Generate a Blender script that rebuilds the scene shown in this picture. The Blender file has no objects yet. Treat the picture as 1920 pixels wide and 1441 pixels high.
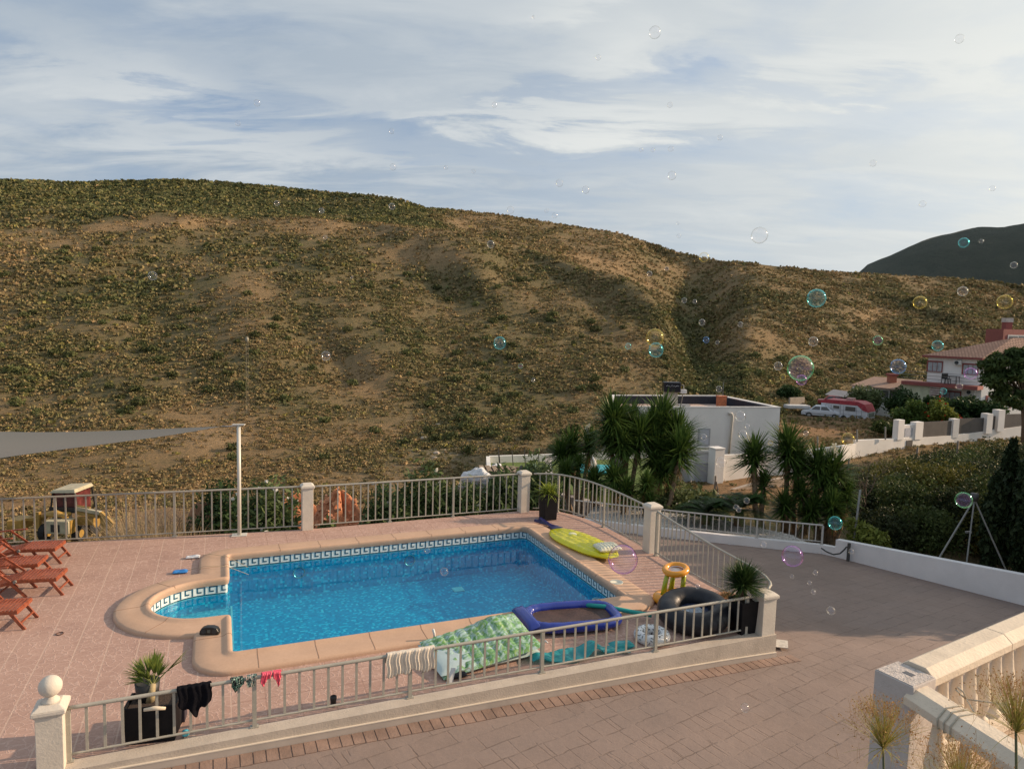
import bpy, math, random
import numpy as np
from mathutils import Vector, Matrix
random.seed(7); RNG = np.random.default_rng(7)
PI = math.pi
scene = bpy.context.scene
COL = scene.collection

# ------------------------------------------------------------------ camera
F, PITCH, ROLL, H = 1318.4, 0.0893, 0.0274, 5.6
_f = Vector((0, math.cos(PITCH), -math.sin(PITCH)))
_u = Vector((0, math.sin(PITCH), math.cos(PITCH)))
_r = Vector((1, 0, 0))
CR = _r * math.cos(ROLL) + _u * math.sin(ROLL)
CU = _u * math.cos(ROLL) - _r * math.sin(ROLL)
cam_d = bpy.data.cameras.new('camera'); cam = bpy.data.objects.new('camera', cam_d); COL.objects.link(cam)
m = Matrix((CR, CU, -_f)).transposed().to_4x4(); m.translation = (0, 0, H)
cam.matrix_world = m
cam_d.sensor_width = 36; cam_d.lens = F / 1920 * 36; cam_d.clip_start = .05; cam_d.clip_end = 3000
scene.camera = cam

def ray(px, py): return _f * F + CR * (px - 960) + CU * (720.5 - py)
def G(px, py, z=0.0):                       # where the sight line of a place meets height z
    d = ray(px, py); t = (z - H) / d.z; return Vector((d.x * t, d.y * t, z))
def A(px, py, y):                           # point on the sight line at distance y ahead
    d = ray(px, py); t = y / d.y; return Vector((d.x * t, y, H + d.z * t))

# ------------------------------------------------------------------ light and sky
SUN_EL, SUN_AZ = math.radians(21), math.atan2(.975, .22)      # azimuth from +Y towards +X
sdir = Vector((math.sin(SUN_AZ) * math.cos(SUN_EL), math.cos(SUN_AZ) * math.cos(SUN_EL), math.sin(SUN_EL)))
sl = bpy.data.lights.new('sun', 'SUN'); sl.energy = 4.9; sl.angle = math.radians(.6); sl.color = (1, .74, .5)
so = bpy.data.objects.new('sun', sl); COL.objects.link(so)
so.rotation_euler = sdir.to_track_quat('Z', 'Y').to_euler(); so.location = sdir * 100
scene.view_settings.view_transform = 'Standard'; scene.view_settings.look = 'None'
scene.view_settings.exposure = 0.22; scene.view_settings.gamma = 1

class NT:
    """small node-tree writer"""
    def __init__(s, tree): s.t = tree; s.N = tree.nodes; s.L = tree.links
    def n(s, typ, **kw):
        nd = s.N.new(typ)
        for k, v in kw.items():
            if k[0] == '_': nd.inputs[int(k[1:]) if k[1:].isdigit() else k[1:]].default_value = v
            else: setattr(nd, k, v)
        return nd
    def link(s, a, b): s.L.new(a, b)
    def math(s, op, a, b=None, c=None, clamp=False):
        nd = s.N.new('ShaderNodeMath'); nd.operation = op; nd.use_clamp = clamp
        for i, v in enumerate((a, b, c)):
            if v is None: continue
            if isinstance(v, (int, float)): nd.inputs[i].default_value = v
            else: s.L.new(v, nd.inputs[i])
        return nd.outputs[0]
    def mix(s, fac, a, b, typ='MIX'):
        nd = s.N.new('ShaderNodeMix'); nd.data_type = 'RGBA'; nd.blend_type = typ
        for sock, v in ((nd.inputs[0], fac), (nd.inputs[6], a), (nd.inputs[7], b)):
            if isinstance(v, (int, float)): sock.default_value = v
            elif isinstance(v, (tuple, list)): sock.default_value = (*v[:3], 1)
            else: s.L.new(v, sock)
        return nd.outputs[2]
    def ramp(s, fac, stops, interp='LINEAR'):
        nd = s.N.new('ShaderNodeValToRGB'); cr = nd.color_ramp; cr.interpolation = interp
        while len(cr.elements) < len(stops): cr.elements.new(.5)
        for e, (p, c) in zip(cr.elements, stops):
            e.position = p; e.color = (*c, 1) if isinstance(c, tuple) else (c, c, c, 1)
        if fac is not None: s.L.new(fac, nd.inputs[0])
        return nd.outputs[0]
    def noise(s, vec, scale, detail=4, rough=.55, dist=0.0, dim='3D'):
        nd = s.N.new('ShaderNodeTexNoise'); nd.noise_dimensions = dim
        nd.inputs['Scale'].default_value = scale; nd.inputs['Detail'].default_value = detail
        nd.inputs['Roughness'].default_value = rough; nd.inputs['Distortion'].default_value = dist
        if vec is not None: s.L.new(vec, nd.inputs['Vector'])
        return nd.outputs[0]
    def mapping(s, vec, loc=(0,0,0), rot=(0,0,0), sc=(1,1,1)):
        nd = s.N.new('ShaderNodeMapping'); s.L.new(vec, nd.inputs[0])
        nd.inputs[1].default_value = loc; nd.inputs[2].default_value = rot; nd.inputs[3].default_value = sc
        return nd.outputs[0]

world = bpy.data.worlds.new("World"); scene.world = world; world.use_nodes = True
w = NT(world.node_tree); w.N.clear()
sky = w.n('ShaderNodeTexSky', sky_type='NISHITA', sun_disc=False, sun_elevation=SUN_EL, sun_rotation=SUN_AZ,
          air_density=1.0, dust_density=1.5, ozone_density=1.2)
tc = w.n('ShaderNodeTexCoord'); sep = w.n('ShaderNodeSeparateXYZ'); w.link(tc.outputs['Generated'], sep.inputs[0])
dx, dy, dz = sep.outputs
az = w.math('ARCTAN2', dx, dy); el = w.math('ARCSINE', w.math('MINIMUM', w.math('MAXIMUM', dz, -1.0), 1.0))
# cloud-layer coordinates
den = w.math('ADD', w.math('MAXIMUM', dz, 0.0), .16)
cmb = w.n('ShaderNodeCombineXYZ'); w.link(w.math('DIVIDE', dx, den), cmb.inputs[0]); w.link(w.math('DIVIDE', dy, den), cmb.inputs[1])
lay = cmb.outputs[0]
n1 = w.noise(w.mapping(lay, rot=(0,0,.35), sc=(.75,1.1,1)), 1.7, 9, .58, .35)
n2 = w.noise(w.mapping(lay, loc=(4,2,1), rot=(0,0,.2), sc=(.5,1.3,1)), 3.6, 8, .6, .5)
azn = w.math('ADD', az, w.math('MULTIPLY', w.math('SUBTRACT', n1, .5), .42))
eln = w.math('ADD', el, w.math('MULTIPLY', w.math('SUBTRACT', n2, .5), .17))
def blob(px, py, sx, sy, amp):
    d = ray(px, py).normalized(); a = math.atan2(d.x, d.y); e = math.asin(d.z)
    qa = w.math('POWER', w.math('ABSOLUTE', w.math('DIVIDE', w.math('SUBTRACT', azn, a), sx / F)), 2.0)
    qe = w.math('POWER', w.math('ABSOLUTE', w.math('DIVIDE', w.math('SUBTRACT', eln, e), sy / F)), 2.0)
    return w.math('MULTIPLY', w.math('EXPONENT', w.math('MULTIPLY', w.math('ADD', qa, qe), -1.0)), amp)
def total(lst):
    r = None
    for b in lst: r = blob(*b) if r is None else w.math('ADD', r, blob(*b))
    return r
gap = total([(340,205,190,30,1.15),(560,200,120,22,.6),(760,240,140,34,.75),(1240,165,140,32,.8),(1010,195,130,20,.6),(760,298,80,15,.8),(1560,205,230,35,.6),(1050,285,330,22,.45)])
wht = total([(1200,105,110,50,.8),(230,150,150,40,.65),(1130,232,360,22,1.0),(1560,140,220,24,.7),(330,260,300,40,.5),(600,300,200,30,.35),(1130,5,160,20,.6)])
cl = w.math('ADD', w.math('MULTIPLY', w.math('SUBTRACT', n1, .5), 1.6), .66)
cl = w.math('SUBTRACT', w.math('ADD', cl, w.math('MULTIPLY', wht, .5)), w.math('MULTIPLY', gap, .50))
cl = w.math('ADD', cl, w.math('MULTIPLY', w.math('SUBTRACT', n2, .5), .5))
cover = w.ramp(cl, [(.12, .18), (.45, .62), (.75, .93)], 'EASE')
# towards the sun the sky pales
sd = w.n('ShaderNodeVectorMath', operation='DOT_PRODUCT'); w.link(tc.outputs['Generated'], sd.inputs[0]); sd.inputs[1].default_value = sdir
glow = w.ramp(sd.outputs['Value'], [(0, 0.), (.28, .12), (.66, .46), (.93, 1.)])
shade = w.math('ADD', w.math('MULTIPLY', w.math('SUBTRACT', n2, .42), 1.3), w.math('MULTIPLY', wht, .75), clamp=True)
ccol = w.mix(shade, (.36, .42, .485), (.64, .66, .655))
ccol = w.mix(glow, ccol, (.88, .87, .79))
base = w.n('ShaderNodeMix', data_type='RGBA', blend_type='MULTIPLY'); base.inputs[0].default_value = 1
w.link(sky.outputs[0], base.inputs[6]); base.inputs[7].default_value = (.095, .098, .105, 1)
blue = w.mix(.55, base.outputs[2], (.21, .32, .50))
blue = w.mix(w.math('MULTIPLY', glow, .8), blue, (.70, .75, .77))
final = w.mix(cover, blue, ccol)
bg = w.n('ShaderNodeBackground'); bg.inputs[1].default_value = 1.0
w.link(final, bg.inputs[0]); wo = w.n('ShaderNodeOutputWorld'); w.link(bg.outputs[0], wo.inputs[0])

# ------------------------------------------------------------------ materials
MATS = {}
def newmat(name):
    mt = bpy.data.materials.new(name); mt.use_nodes = True; t = NT(mt.node_tree); t.N.clear()
    out = t.n('ShaderNodeOutputMaterial'); b = t.n('ShaderNodeBsdfPrincipled'); t.link(b.outputs[0], out.inputs[0])
    return mt, t, b, out
def P(name, col, rough=.7, var=.12, scale=6., bump=.0, bscale=None, metal=0., col2=None, spec=.5, grime=0., trans=0.):
    if name in MATS: return MATS[name]
    mt, t, b, out = newmat(name)
    tcn = t.n('ShaderNodeTexCoord'); v = tcn.outputs['Object']
    n = t.noise(v, scale, 6, .6)
    c2 = col2 or tuple(min(1, c * (1 - 1.6 * var)) for c in col)
    c1 = tuple(min(1, c * (1 + var)) for c in col) if not col2 else col
    c = t.mix(t.ramp(n, [(.3, 0.), (.7, 1.)]), c1, c2)
    if grime:
        g = t.noise(v, scale * .23, 8, .7)
        c = t.mix(t.math('MULTIPLY', t.ramp(g, [(.5, 0.), (.72, 1.)]), grime), c, tuple(x * .45 for x in col))
    t.link(c, b.inputs['Base Color'])
    b.inputs['Roughness'].default_value = rough; b.inputs['Metallic'].default_value = metal
    b.inputs['Specular IOR Level'].default_value = spec
    if trans:
        b.inputs['Transmission Weight'].default_value = trans
    if bump:
        bp = t.n('ShaderNodeBump'); bp.inputs['Strength'].default_value = bump; bp.inputs['Distance'].default_value = .02
        t.link(t.noise(v, bscale or scale * 6, 5, .6), bp.inputs['Height']); t.link(bp.outputs[0], b.inputs['Normal'])
    MATS[name] = mt; return mt
def foliage(name, a, bcol, rough=.55, sheen=.0, trans=.25, attr=False):
    if name in MATS: return MATS[name]
    mt, t, b, out = newmat(name)
    g = t.n('ShaderNodeNewGeometry'); r = g.outputs['Random Per Island']
    c = t.mix(r, a, bcol)
    if attr:
        at = t.n('ShaderNodeAttribute', attribute_name='tint'); c = t.mix(1.0, c, at.outputs['Color'], 'MULTIPLY')
    t.link(c, b.inputs['Base Color']); b.inputs['Roughness'].default_value = rough
    b.inputs['Specular IOR Level'].default_value = .12
    tr = t.n('ShaderNodeBsdfTranslucent'); t.link(c, tr.inputs[0])
    mx = t.n('ShaderNodeMixShader'); mx.inputs[0].default_value = trans
    t.link(b.outputs[0], mx.inputs[1]); t.link(tr.outputs[0], mx.inputs[2]); t.link(mx.outputs[0], out.inputs[0])
    MATS[name] = mt; return mt

# ------------------------------------------------------------------ mesh builder
BASE = {}
def props(o, label=None, cat=None, group=None, kind=None):
    if label: o['label'] = label
    if cat: o['category'] = cat
    if group: o['group'] = group
    if kind: o['kind'] = kind
    return o
def thing(name, loc, label, cat, group=None, rz=0):
    o = bpy.data.objects.new(name, None); COL.objects.link(o); o.location = loc; o.rotation_euler = (0, 0, rz)
    o.empty_display_size = .2; BASE[o.name] = Vector(loc)
    return props(o, label, cat, group)

def frame(d):
    d = Vector(d).normalized(); a = Vector((0, 0, 1)) if abs(d.z) < .95 else Vector((1, 0, 0))
    x = d.cross(a).normalized(); return x, d.cross(x).normalized(), d
class B:
    def __init__(s): s.v = []; s.f = []; s.mi = []; s.cur = 0
    def _add(s, vs, fs):
        o = len(s.v); s.v += [tuple(p) for p in vs]
        for f in fs: s.f.append(tuple(i + o for i in f)); s.mi.append(s.cur)
        return s
    def box(s, c, size, rz=0, rx=0, ry=0):
        R = Matrix.Rotation(rz, 3, 'Z') @ Matrix.Rotation(ry, 3, 'Y') @ Matrix.Rotation(rx, 3, 'X')
        hx, hy, hz = (k / 2 for k in size); c = Vector(c)
        vs = [c + R @ Vector((x * hx, y * hy, z * hz)) for x in (-1, 1) for y in (-1, 1) for z in (-1, 1)]
        return s._add(vs, [(0,1,3,2),(4,6,7,5),(0,4,5,1),(2,3,7,6),(0,2,6,4),(1,5,7,3)])
    def bar(s, p0, p1, wd, ht, up=(0,0,1)):
        """rectangular bar from p0 to p1"""
        p0, p1 = Vector(p0), Vector(p1); d = (p1 - p0).normalized(); up = Vector(up)
        x = d.cross(up).normalized(); y = x.cross(d).normalized()
        vs = [p + x * (a * wd / 2) + y * (b * ht / 2) for p in (p0, p1) for a, b in ((-1,-1),(1,-1),(1,1),(-1,1))]
        return s._add(vs, [(0,1,2,3),(7,6,5,4),(0,4,5,1),(1,5,6,2),(2,6,7,3),(3,7,4,0)])
    def tube(s, pts, r, n=8, closed=False, flat=None):
        pts = [Vector(p) for p in pts]; N = len(pts); rs = r if isinstance(r, (list, tuple)) else [r] * N
        vs, fs = [], []; px = None
        for i, p in enumerate(pts):
            if closed: d = pts[(i + 1) % N] - pts[i - 1]
            else: d = pts[min(i + 1, N - 1)] - pts[max(i - 1, 0)]
            d = d.normalized() if d.length > 1e-9 else Vector((0,0,1))
            if px is None: x, y, _ = frame(d)
            else:
                x = (px - d * px.dot(d)); x = x.normalized() if x.length > 1e-6 else frame(d)[0]; y = d.cross(x)
            px = x
            for k in range(n):
                a = 2 * PI * k / n; vs.append(p + (x * math.cos(a) + y * math.sin(a) * (flat or 1)) * rs[i])
        M = N if closed else N - 1
        for i in range(M):
            for k in range(n):
                a, b_ = i * n + k, i * n + (k + 1) % n; c, d = ((i + 1) % N) * n + (k + 1) % n, ((i + 1) % N) * n + k
                fs.append((a, b_, c, d))
        if not closed: fs.append(tuple(range(n))[::-1]); fs.append(tuple(range((N - 1) * n, N * n)))
        return s._add(vs, fs)
    def cyl(s, p0, p1, r0, r1=None, n=16): return s.tube([p0, p1], [r0, r0 if r1 is None else r1], n)
    def lathe(s, c, prof, n=24, sq=None, rz=0):
        """profile of (radius, z) turned about a vertical axis"""
        c = Vector(c); vs, fs = [], []
        for r, z in prof:
            for k in range(n):
                a = 2 * PI * k / n + rz; vs.append(c + Vector((math.cos(a) * r, math.sin(a) * r, z)))
        for i in range(len(prof) - 1):
            for k in range(n): fs.append((i*n+k, i*n+(k+1)%n, (i+1)*n+(k+1)%n, (i+1)*n+k))
        fs.append(tuple(range(n))[::-1]); fs.append(tuple(range((len(prof)-1)*n, len(prof)*n)))
        return s._add(vs, fs)
    def prism(s, poly, z0, z1):
        n = len(poly); vs = [(p[0], p[1], z0 if len(p) < 3 else p[2] + z0) for p in poly] + [(p[0], p[1], z1 if len(p) < 3 else p[2] + z1) for p in poly]
        return s._add(vs, [tuple(range(n))[::-1], tuple(range(n, 2*n))] + [(i, (i+1)%n, (i+1)%n+n, i+n) for i in range(n)])
    def quad(s, *p): return s._add(p, [tuple(range(len(p)))])
    def grid(s, fn, nu, nv, closeu=False, closev=False):
        vs = [fn(i / (nu if closeu else nu - 1), j / (nv if closev else nv - 1)) for i in range(nu) for j in range(nv)]
        fs = []
        for i in range(nu if closeu else nu - 1):
            for j in range(nv if closev else nv - 1):
                a, b_ = i, (i + 1) % nu; c, d = j, (j + 1) % nv
                fs.append((a*nv+c, b_*nv+c, b_*nv+d, a*nv+d))
        return s._add(vs, fs)
    def sphere(s, c, r, n=16, sz=(1,1,1)):
        c = Vector(c)
        return s.grid(lambda u, v: c + Vector((math.cos(2*PI*u)*math.sin(PI*v)*r*sz[0], math.sin(2*PI*u)*math.sin(PI*v)*r*sz[1], -math.cos(PI*v)*r*sz[2])), n, n//2+1, closeu=True)
    def torus(s, c, R, r, n=40, k=16, sz=1., M=None, wob=None):
        c = Vector(c); M = M or Matrix.Identity(3)
        def fn(u, v):
            a = 2*PI*u; b_ = 2*PI*v; rr = r * (1 + (wob(a) if wob else 0))
            return c + M @ Vector(((R + rr*math.cos(b_))*math.cos(a), (R + rr*math.cos(b_))*math.sin(a), rr*math.sin(b_)*sz))
        return s.grid(fn, n, k, True, True)
    def obj(s, name, mats, parent=None, smooth=False, bevel=0, label=None, local=False, auto=None, up=False):
        me = bpy.data.meshes.new(name)
        off = Vector((0,0,0))
        if parent is not None and not local: off = BASE.get(parent.name, Vector((0,0,0)))
        me.from_pydata([(p[0]-off.x, p[1]-off.y, p[2]-off.z) for p in s.v], [], s.f)
        mats = mats if isinstance(mats, (list, tuple)) else [mats]
        for mt in mats: me.materials.append(mt)
        if len(mats) > 1: me.polygons.foreach_set('material_index', s.mi)
        import bmesh as bm_
        b_ = bm_.new(); b_.from_mesh(me); bm_.ops.recalc_face_normals(b_, faces=b_.faces[:]); 
        if up:
            b_.normal_update()
            dn_ = [f for f in b_.faces if f.normal.z < 0]
            if dn_: bm_.ops.reverse_faces(b_, faces=dn_)
        b_.to_mesh(me); b_.free()
        if smooth: me.polygons.foreach_set('use_smooth', [True] * len(me.polygons))
        o = bpy.data.objects.new(name, me); COL.objects.link(o)
        if parent is not None: o.parent = parent; BASE[o.name] = off
        if bevel:
            md = o.modifiers.new('bevel', 'BEVEL'); md.width = bevel; md.segments = 2; md.limit_method = 'ANGLE'
            md.angle_limit = math.radians(40)
        if auto: me.polygons.foreach_set('use_smooth', [True]*len(me.polygons)); me.set_sharp_from_angle(angle=math.radians(auto))
        if label: o['label'] = label
        return o

def npmesh(name, V, Fq, mat, parent=None, smooth=False, tint=None, base=None, matidx=None):
    """big meshes straight from arrays (quads or triangles)"""
    me = bpy.data.meshes.new(name); off = BASE.get(parent.name, Vector((0,0,0))) if parent is not None else Vector((0,0,0))
    V = np.asarray(V, np.float32) - np.array(off, np.float32); Fq = np.asarray(Fq, np.int32); k = Fq.shape[1]
    me.vertices.add(len(V)); me.vertices.foreach_set('co', V.ravel())
    me.loops.add(Fq.size); me.loops.foreach_set('vertex_index', Fq.ravel())
    me.polygons.add(len(Fq)); me.polygons.foreach_set('loop_start', np.arange(0, Fq.size, k, dtype=np.int32))
    if smooth: me.polygons.foreach_set('use_smooth', np.ones(len(Fq), bool))
    for mt in (mat if isinstance(mat, list) else [mat]): me.materials.append(mt)
    if matidx is not None: me.polygons.foreach_set('material_index', matidx.astype(np.int32))
    me.update(calc_edges=True)
    if tint is not None:
        at = me.attributes.new('tint', 'FLOAT_COLOR', 'POINT')
        at.data.foreach_set('color', np.c_[tint, np.ones(len(tint))].astype(np.float32).ravel())
    o = bpy.data.objects.new(name, me); COL.objects.link(o)
    if parent is not None: o.parent = parent; BASE[o.name] = off
    return o

def leaf_cloud(cent, rad, K, size, rng, shell=.55, asp=1.6, droop=0., up=.0):
    """K leaf quads round each centre; cent (N,3), rad (N,3), size (N,) -> V, F"""
    N = len(cent); d = rng.normal(size=(N, K, 3)); d /= np.linalg.norm(d, axis=2, keepdims=True)
    rr = shell + (1 - shell) * rng.random((N, K, 1)); pos = cent[:, None] + d * rr * rad[:, None]
    a = rng.normal(size=(N, K, 3)); a[..., 2] += up; a -= .3 * d; a /= np.linalg.norm(a, axis=2, keepdims=True)
    b_ = np.cross(a, rng.normal(size=(N, K, 3)) + d * 1.5); b_ /= np.linalg.norm(b_, axis=2, keepdims=True) + 1e-9
    s_ = size[:, None, None] * (.6 + .8 * rng.random((N, K, 1)))
    a = a * s_ * asp / 2; b_ = b_ * s_ / 2
    V = np.stack([pos - a, pos - b_ * .9, pos + a, pos + b_ * .9], axis=2).reshape(-1, 3)
    Fq = np.arange(N * K * 4).reshape(-1, 4)
    return V, Fq
def blades(cent, dirs, L, wd, droop, seg=3, rng=RNG):
    """tapered strap leaves: cent (N,3), dirs (N,3), L,wd,droop (N,)"""
    N = len(cent); side = np.cross(dirs, np.array([0, 0, 1.]) + .15 * rng.normal(size=(N, 3))); side /= np.linalg.norm(side, axis=1, keepdims=True) + 1e-9
    rows = []
    for i in range(seg + 1):
        t = i / seg; c = cent + dirs * (L * t)[:, None]; c = c.copy(); c[:, 2] -= droop * L * t * t
        wq = (wd * (1 - t) ** .7 * (0.55 + .45 * min(1, t * 6)) if i < seg else wd * .03)[:, None] / 2
        rows += [c - side * wq, c + side * wq]
    V = np.stack(rows, axis=1).reshape(-1, 3); n = 2 * (seg + 1); o = np.arange(N)[:, None] * n
    Fq = np.concatenate([o + np.array([2*i, 2*i+1, 2*i+3, 2*i+2]) for i in range(seg)])
    # keep islands together per blade
    return V, Fq
def cat(parts):
    Vs, Fs, o = [], [], 0
    for V, Fq in parts: Vs.append(V); Fs.append(Fq + o); o += len(V)
    return np.concatenate(Vs), np.concatenate(Fs)

# pool frame
PA = math.radians(22.7); EX = Vector((math.cos(PA), math.sin(PA), 0)); EY = Vector((-math.sin(PA), math.cos(PA), 0))
O = G(431, 1236); 
def L(s, t, z=0): return O + EX * s + EY * t + Vector((0, 0, z))
def toL(p): d = Vector((p[0], p[1], 0)) - Vector((O.x, O.y, 0)); return d.dot(EX), d.dot(EY)

# shared materials
WHITE = P('painted_plaster', (.62, .56, .48), .8, .06, 3, .25, 30, grime=.25)
BRIGHT = P('white_plaster', (.72, .70, .67), .8, .05, 2, .2, 20, grime=.18)
RAIL = P('rail_paint', (.36, .34, .29), .5, .08, 9, .15, 60)
WOOD = P('oiled_wood', (.30,.075,.032), .42, .3, 14, .25, 40)

# ------------------------------------------------------------------ terrain
def coltab():
    cols = {}
    lz = [(13,-3.6),(24,-3.8),(34,-3.9)]; rz_ = [(13,-3.0),(25,-2.0),(39,-3.3)]
    cols[0] = (lz, [(905,40),(820,50),(730,64),(640,80),(550,100),(470,122),(402,148),(404,178),(386,215),(360,255),(334,300)])
    cols[-350] = (lz, [(905,40),(820,50),(730,64),(640,80),(550,100),(470,122),(404,148),(404,175),(390,215),(365,255),(342,300)])
    cols[150] = (lz, [(905,40),(820,50),(730,64),(640,80),(550,100),(470,122),(402,149),(405,178),(385,217),(360,257),(337,300)])
    cols[330] = (lz, [(905,40),(820,50),(730,64),(640,80),(550,100),(470,122),(402,150),(405,178),(385,218),(358,258),(333,300)])
    cols[560] = (lz, [(905,40),(830,50),(740,64),(650,80),(560,100),(480,124),(408,152),(412,175),(396,212),(374,248),(350,290)])
    cols[740] = (lz, [(902,40),(830,50),(745,64),(660,79),(575,98),(500,120),(425,150),(425,172),(408,200),(390,235),(369,270)])
    cols[800] = (lz, [(902,40),(830,50),(748,64),(665,79),(582,98),(508,119),(436,148),(434,168),(418,198),(402,228),(388,255)])
    cols[950] = (lz, [(897,41),(830,50),(755,62),(680,77),(605,94),(535,112),(462,138),(462,155),(440,185),(418,215),(399,245)])
    cols[1050] = (lz, [(890,42),(830,50),(760,62),(690,76),(620,92),(550,108),(482,130),(486,150),(462,180),(436,205),(409,235)])
    cols[1160] = ([(13,-3.4),(24,-2.8),(36,-3.4)], [(885,43),(830,51),(768,61),(703,74),(640,88),(582,101),(522,116),(530,140),(497,165),(462,195),(430,225)])
    cols[1240] = ([(13,-3.2),(24,-2.3),(38,-3.4)], [(875,45),(825,52),(772,60),(722,71),(670,82),(622,92),(574,103),(580,128),(542,155),(500,185),(455,214)])
    cols[1300] = ([(13,-3.0),(24,-2.0),(39,-3.4)], [(860,46),(820,54),(785,61),(752,69),(724,79),(706,89),(692,101),(655,122),(595,152),(532,182),(475,208)])
    cols[1400] = (rz_, [(850,47),(815,54),(780,62),(745,70),(705,78),(665,87),(625,98),(590,110),(556,127),(520,152),(486,185)])
    cols[1550] = (rz_, [(838,50),(808,59),(784,68),(750,77),(710,86),(670,96),(632,107),(596,119),(562,135),(531,157),(501,182)])
    cols[1750] = (rz_, [(822,52),(803,62),(780,74),(745,88),(705,99),(665,111),(630,123),(598,136),(568,151),(541,164),(514,178)])
    cols[1920] = (rz_, [(815,54),(797,64),(772,77),(740,90),(703,102),(668,114),(636,126),(606,139),(582,151),(558,162),(535,172)])
    cols[2350] = (rz_, [(830,54),(810,64),(785,77),(755,90),(718,102),(683,114),(652,126),(625,139),(603,151),(585,162),(570,170)])
    return cols
def smooth(a, k, ax):
    ker = np.exp(-np.linspace(-2, 2, 2*k+1)**2); ker /= ker.sum()
    pad = [(k, k) if i == ax else (0, 0) for i in range(a.ndim)]
    return np.apply_along_axis(lambda r: np.convolve(r, ker, 'valid'), ax, np.pad(a, pad, mode='edge'))
tab = coltab(); cpx = sorted(tab); NR = 15
Rr = np.zeros((len(cpx), NR)); Zr = np.zeros_like(Rr)
for i, c in enumerate(cpx):
    near, far = tab[c]; d = ray(c, 620); kr = math.hypot(d.x, d.y) / d.y; row = [(r * kr, z) for r, z in near]
    for py, r in far:
        d = ray(c, py); r *= kr; row.append((r, H + d.z / math.hypot(d.x, d.y) * r))
    row.append((row[-1][0] + 70, row[-1][1] - 16))
    Rr[i] = [q[0] for q in row]; Zr[i] = [q[1] for q in row]
NC, NV = 760, 620
pxs = np.linspace(-350, 2350, NC)
Rc = np.stack([np.interp(pxs, cpx, Rr[:, j]) for j in range(NR)], 1); Zc = np.stack([np.interp(pxs, cpx, Zr[:, j]) for j in range(NR)], 1)
Rc = smooth(Rc, 13, 0); Zc = smooth(Zc, 12, 0)
sv = np.concatenate([np.linspace(0, 3, 60), np.linspace(3, 14, NV - 60 + 1)[1:]])
Rg = np.stack([np.interp(sv, np.arange(NR), Rc[i]) for i in range(NC)]); Zg = np.stack([np.interp(sv, np.arange(NR), Zc[i]) for i in range(NC)])
Rg = smooth(Rg, 10, 1); Zg = smooth(Zg, 7, 1)
def lattice(seed, nx, ny, X, Y):
    g = np.random.default_rng(seed).random((nx + 2, ny + 2)); xi = np.clip(X, 0, nx - 1e-6); yi = np.clip(Y, 0, ny - 1e-6)
    x0 = xi.astype(int); y0 = yi.astype(int); fx = xi - x0; fy = yi - y0; fx = fx*fx*(3-2*fx); fy = fy*fy*(3-2*fy)
    return (g[x0, y0]*(1-fx)*(1-fy) + g[x0+1, y0]*fx*(1-fy) + g[x0, y0+1]*(1-fx)*fy + g[x0+1, y0+1]*fx*fy) * 2 - 1
U_ = np.repeat(pxs[:, None], NV, 1); 
azg = np.arctan((U_ - 960) / F * 1.0)
dirs_h = np.array([[ray(p, 620).x, ray(p, 620).y] for p in pxs]); dirs_h /= np.linalg.norm(dirs_h, axis=1, keepdims=True)
X0 = dirs_h[:, 0:1] * Rg; Y0 = dirs_h[:, 1:2] * Rg
hill = np.clip((Rg - 38) / 25, 0, 1)
def fbm(seed, X, Y, base, octs, gain=.5):
    s_ = 0; a = 1.
    for o in range(octs):
        k = base / 2**o; s_ = s_ + a * lattice(seed + o, int(800/k)+2, int(800/k)+2, (X + 400) / k, (Y + 100) / k); a *= gain
    return s_
def rng_rel(): return fbm(11, X0, Y0, 46, 2)
# slide the surface along the lines of sight: spurs and gullies with true depth
rel = fbm(21, X0 * 1.25, Y0 * .55, 30, 3)
hz_ = 577 + (U_ - 0) * .0274; py0 = hz_ - (Zg - H) / Rg * F * 1.0
def seg(x0, y0, x1, y1, wd):
    dx_, dy_ = x1 - x0, y1 - y0; t_ = np.clip(((U_ - x0)*dx_ + (py0 - y0)*dy_) / (dx_*dx_ + dy_*dy_), 0, 1); return np.exp(-((U_ - x0 - t_*dx_)**2 + (py0 - y0 - t_*dy_)**2) / wd**2)
spur = np.zeros_like(Rg)
for q in ((760,440,900,505,34,-.045),(900,505,1060,600,36,-.03),(850,430,960,480,30,.045),(960,480,1120,560,34,.03),(1040,475,1240,575,26,-.03),(520,560,640,700,45,.045),(640,700,880,860,55,.04),
          (430,540,480,640,60,-.04),(640,600,740,720,50,-.035),(900,640,1100,700,50,-.03),(820,560,960,760,55,.03),(150,470,300,620,60,.03),(0,520,200,560,70,-.03),(1400,520,1700,640,60,-.02),(1500,700,1700,560,50,.025),(300,640,420,800,50,.03)):
    spur += q[5] * seg(*q[:5])
gul = 1 + hill * (.05 * rel + (.35 + .50 * np.clip((U_ - 600) / 260, 0, 1)) * spur)
tanv = (Zg - H) / Rg
Rg2 = Rg * gul; Zg2 = np.where(hill > 0, H + tanv * Rg2, Zg)
X1 = dirs_h[:, 0:1] * Rg2; Y1 = dirs_h[:, 1:2] * Rg2
Z1 = Zg2 + hill * (.35 * fbm(51, X1, Y1, 9, 3) + np.clip(Rg2/200,0,1)*1.1 * fbm(61, X1, Y1, 26, 2))
Z1 += (1 - hill) * .12 * fbm(71, X1, Y1, 4, 3)
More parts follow.
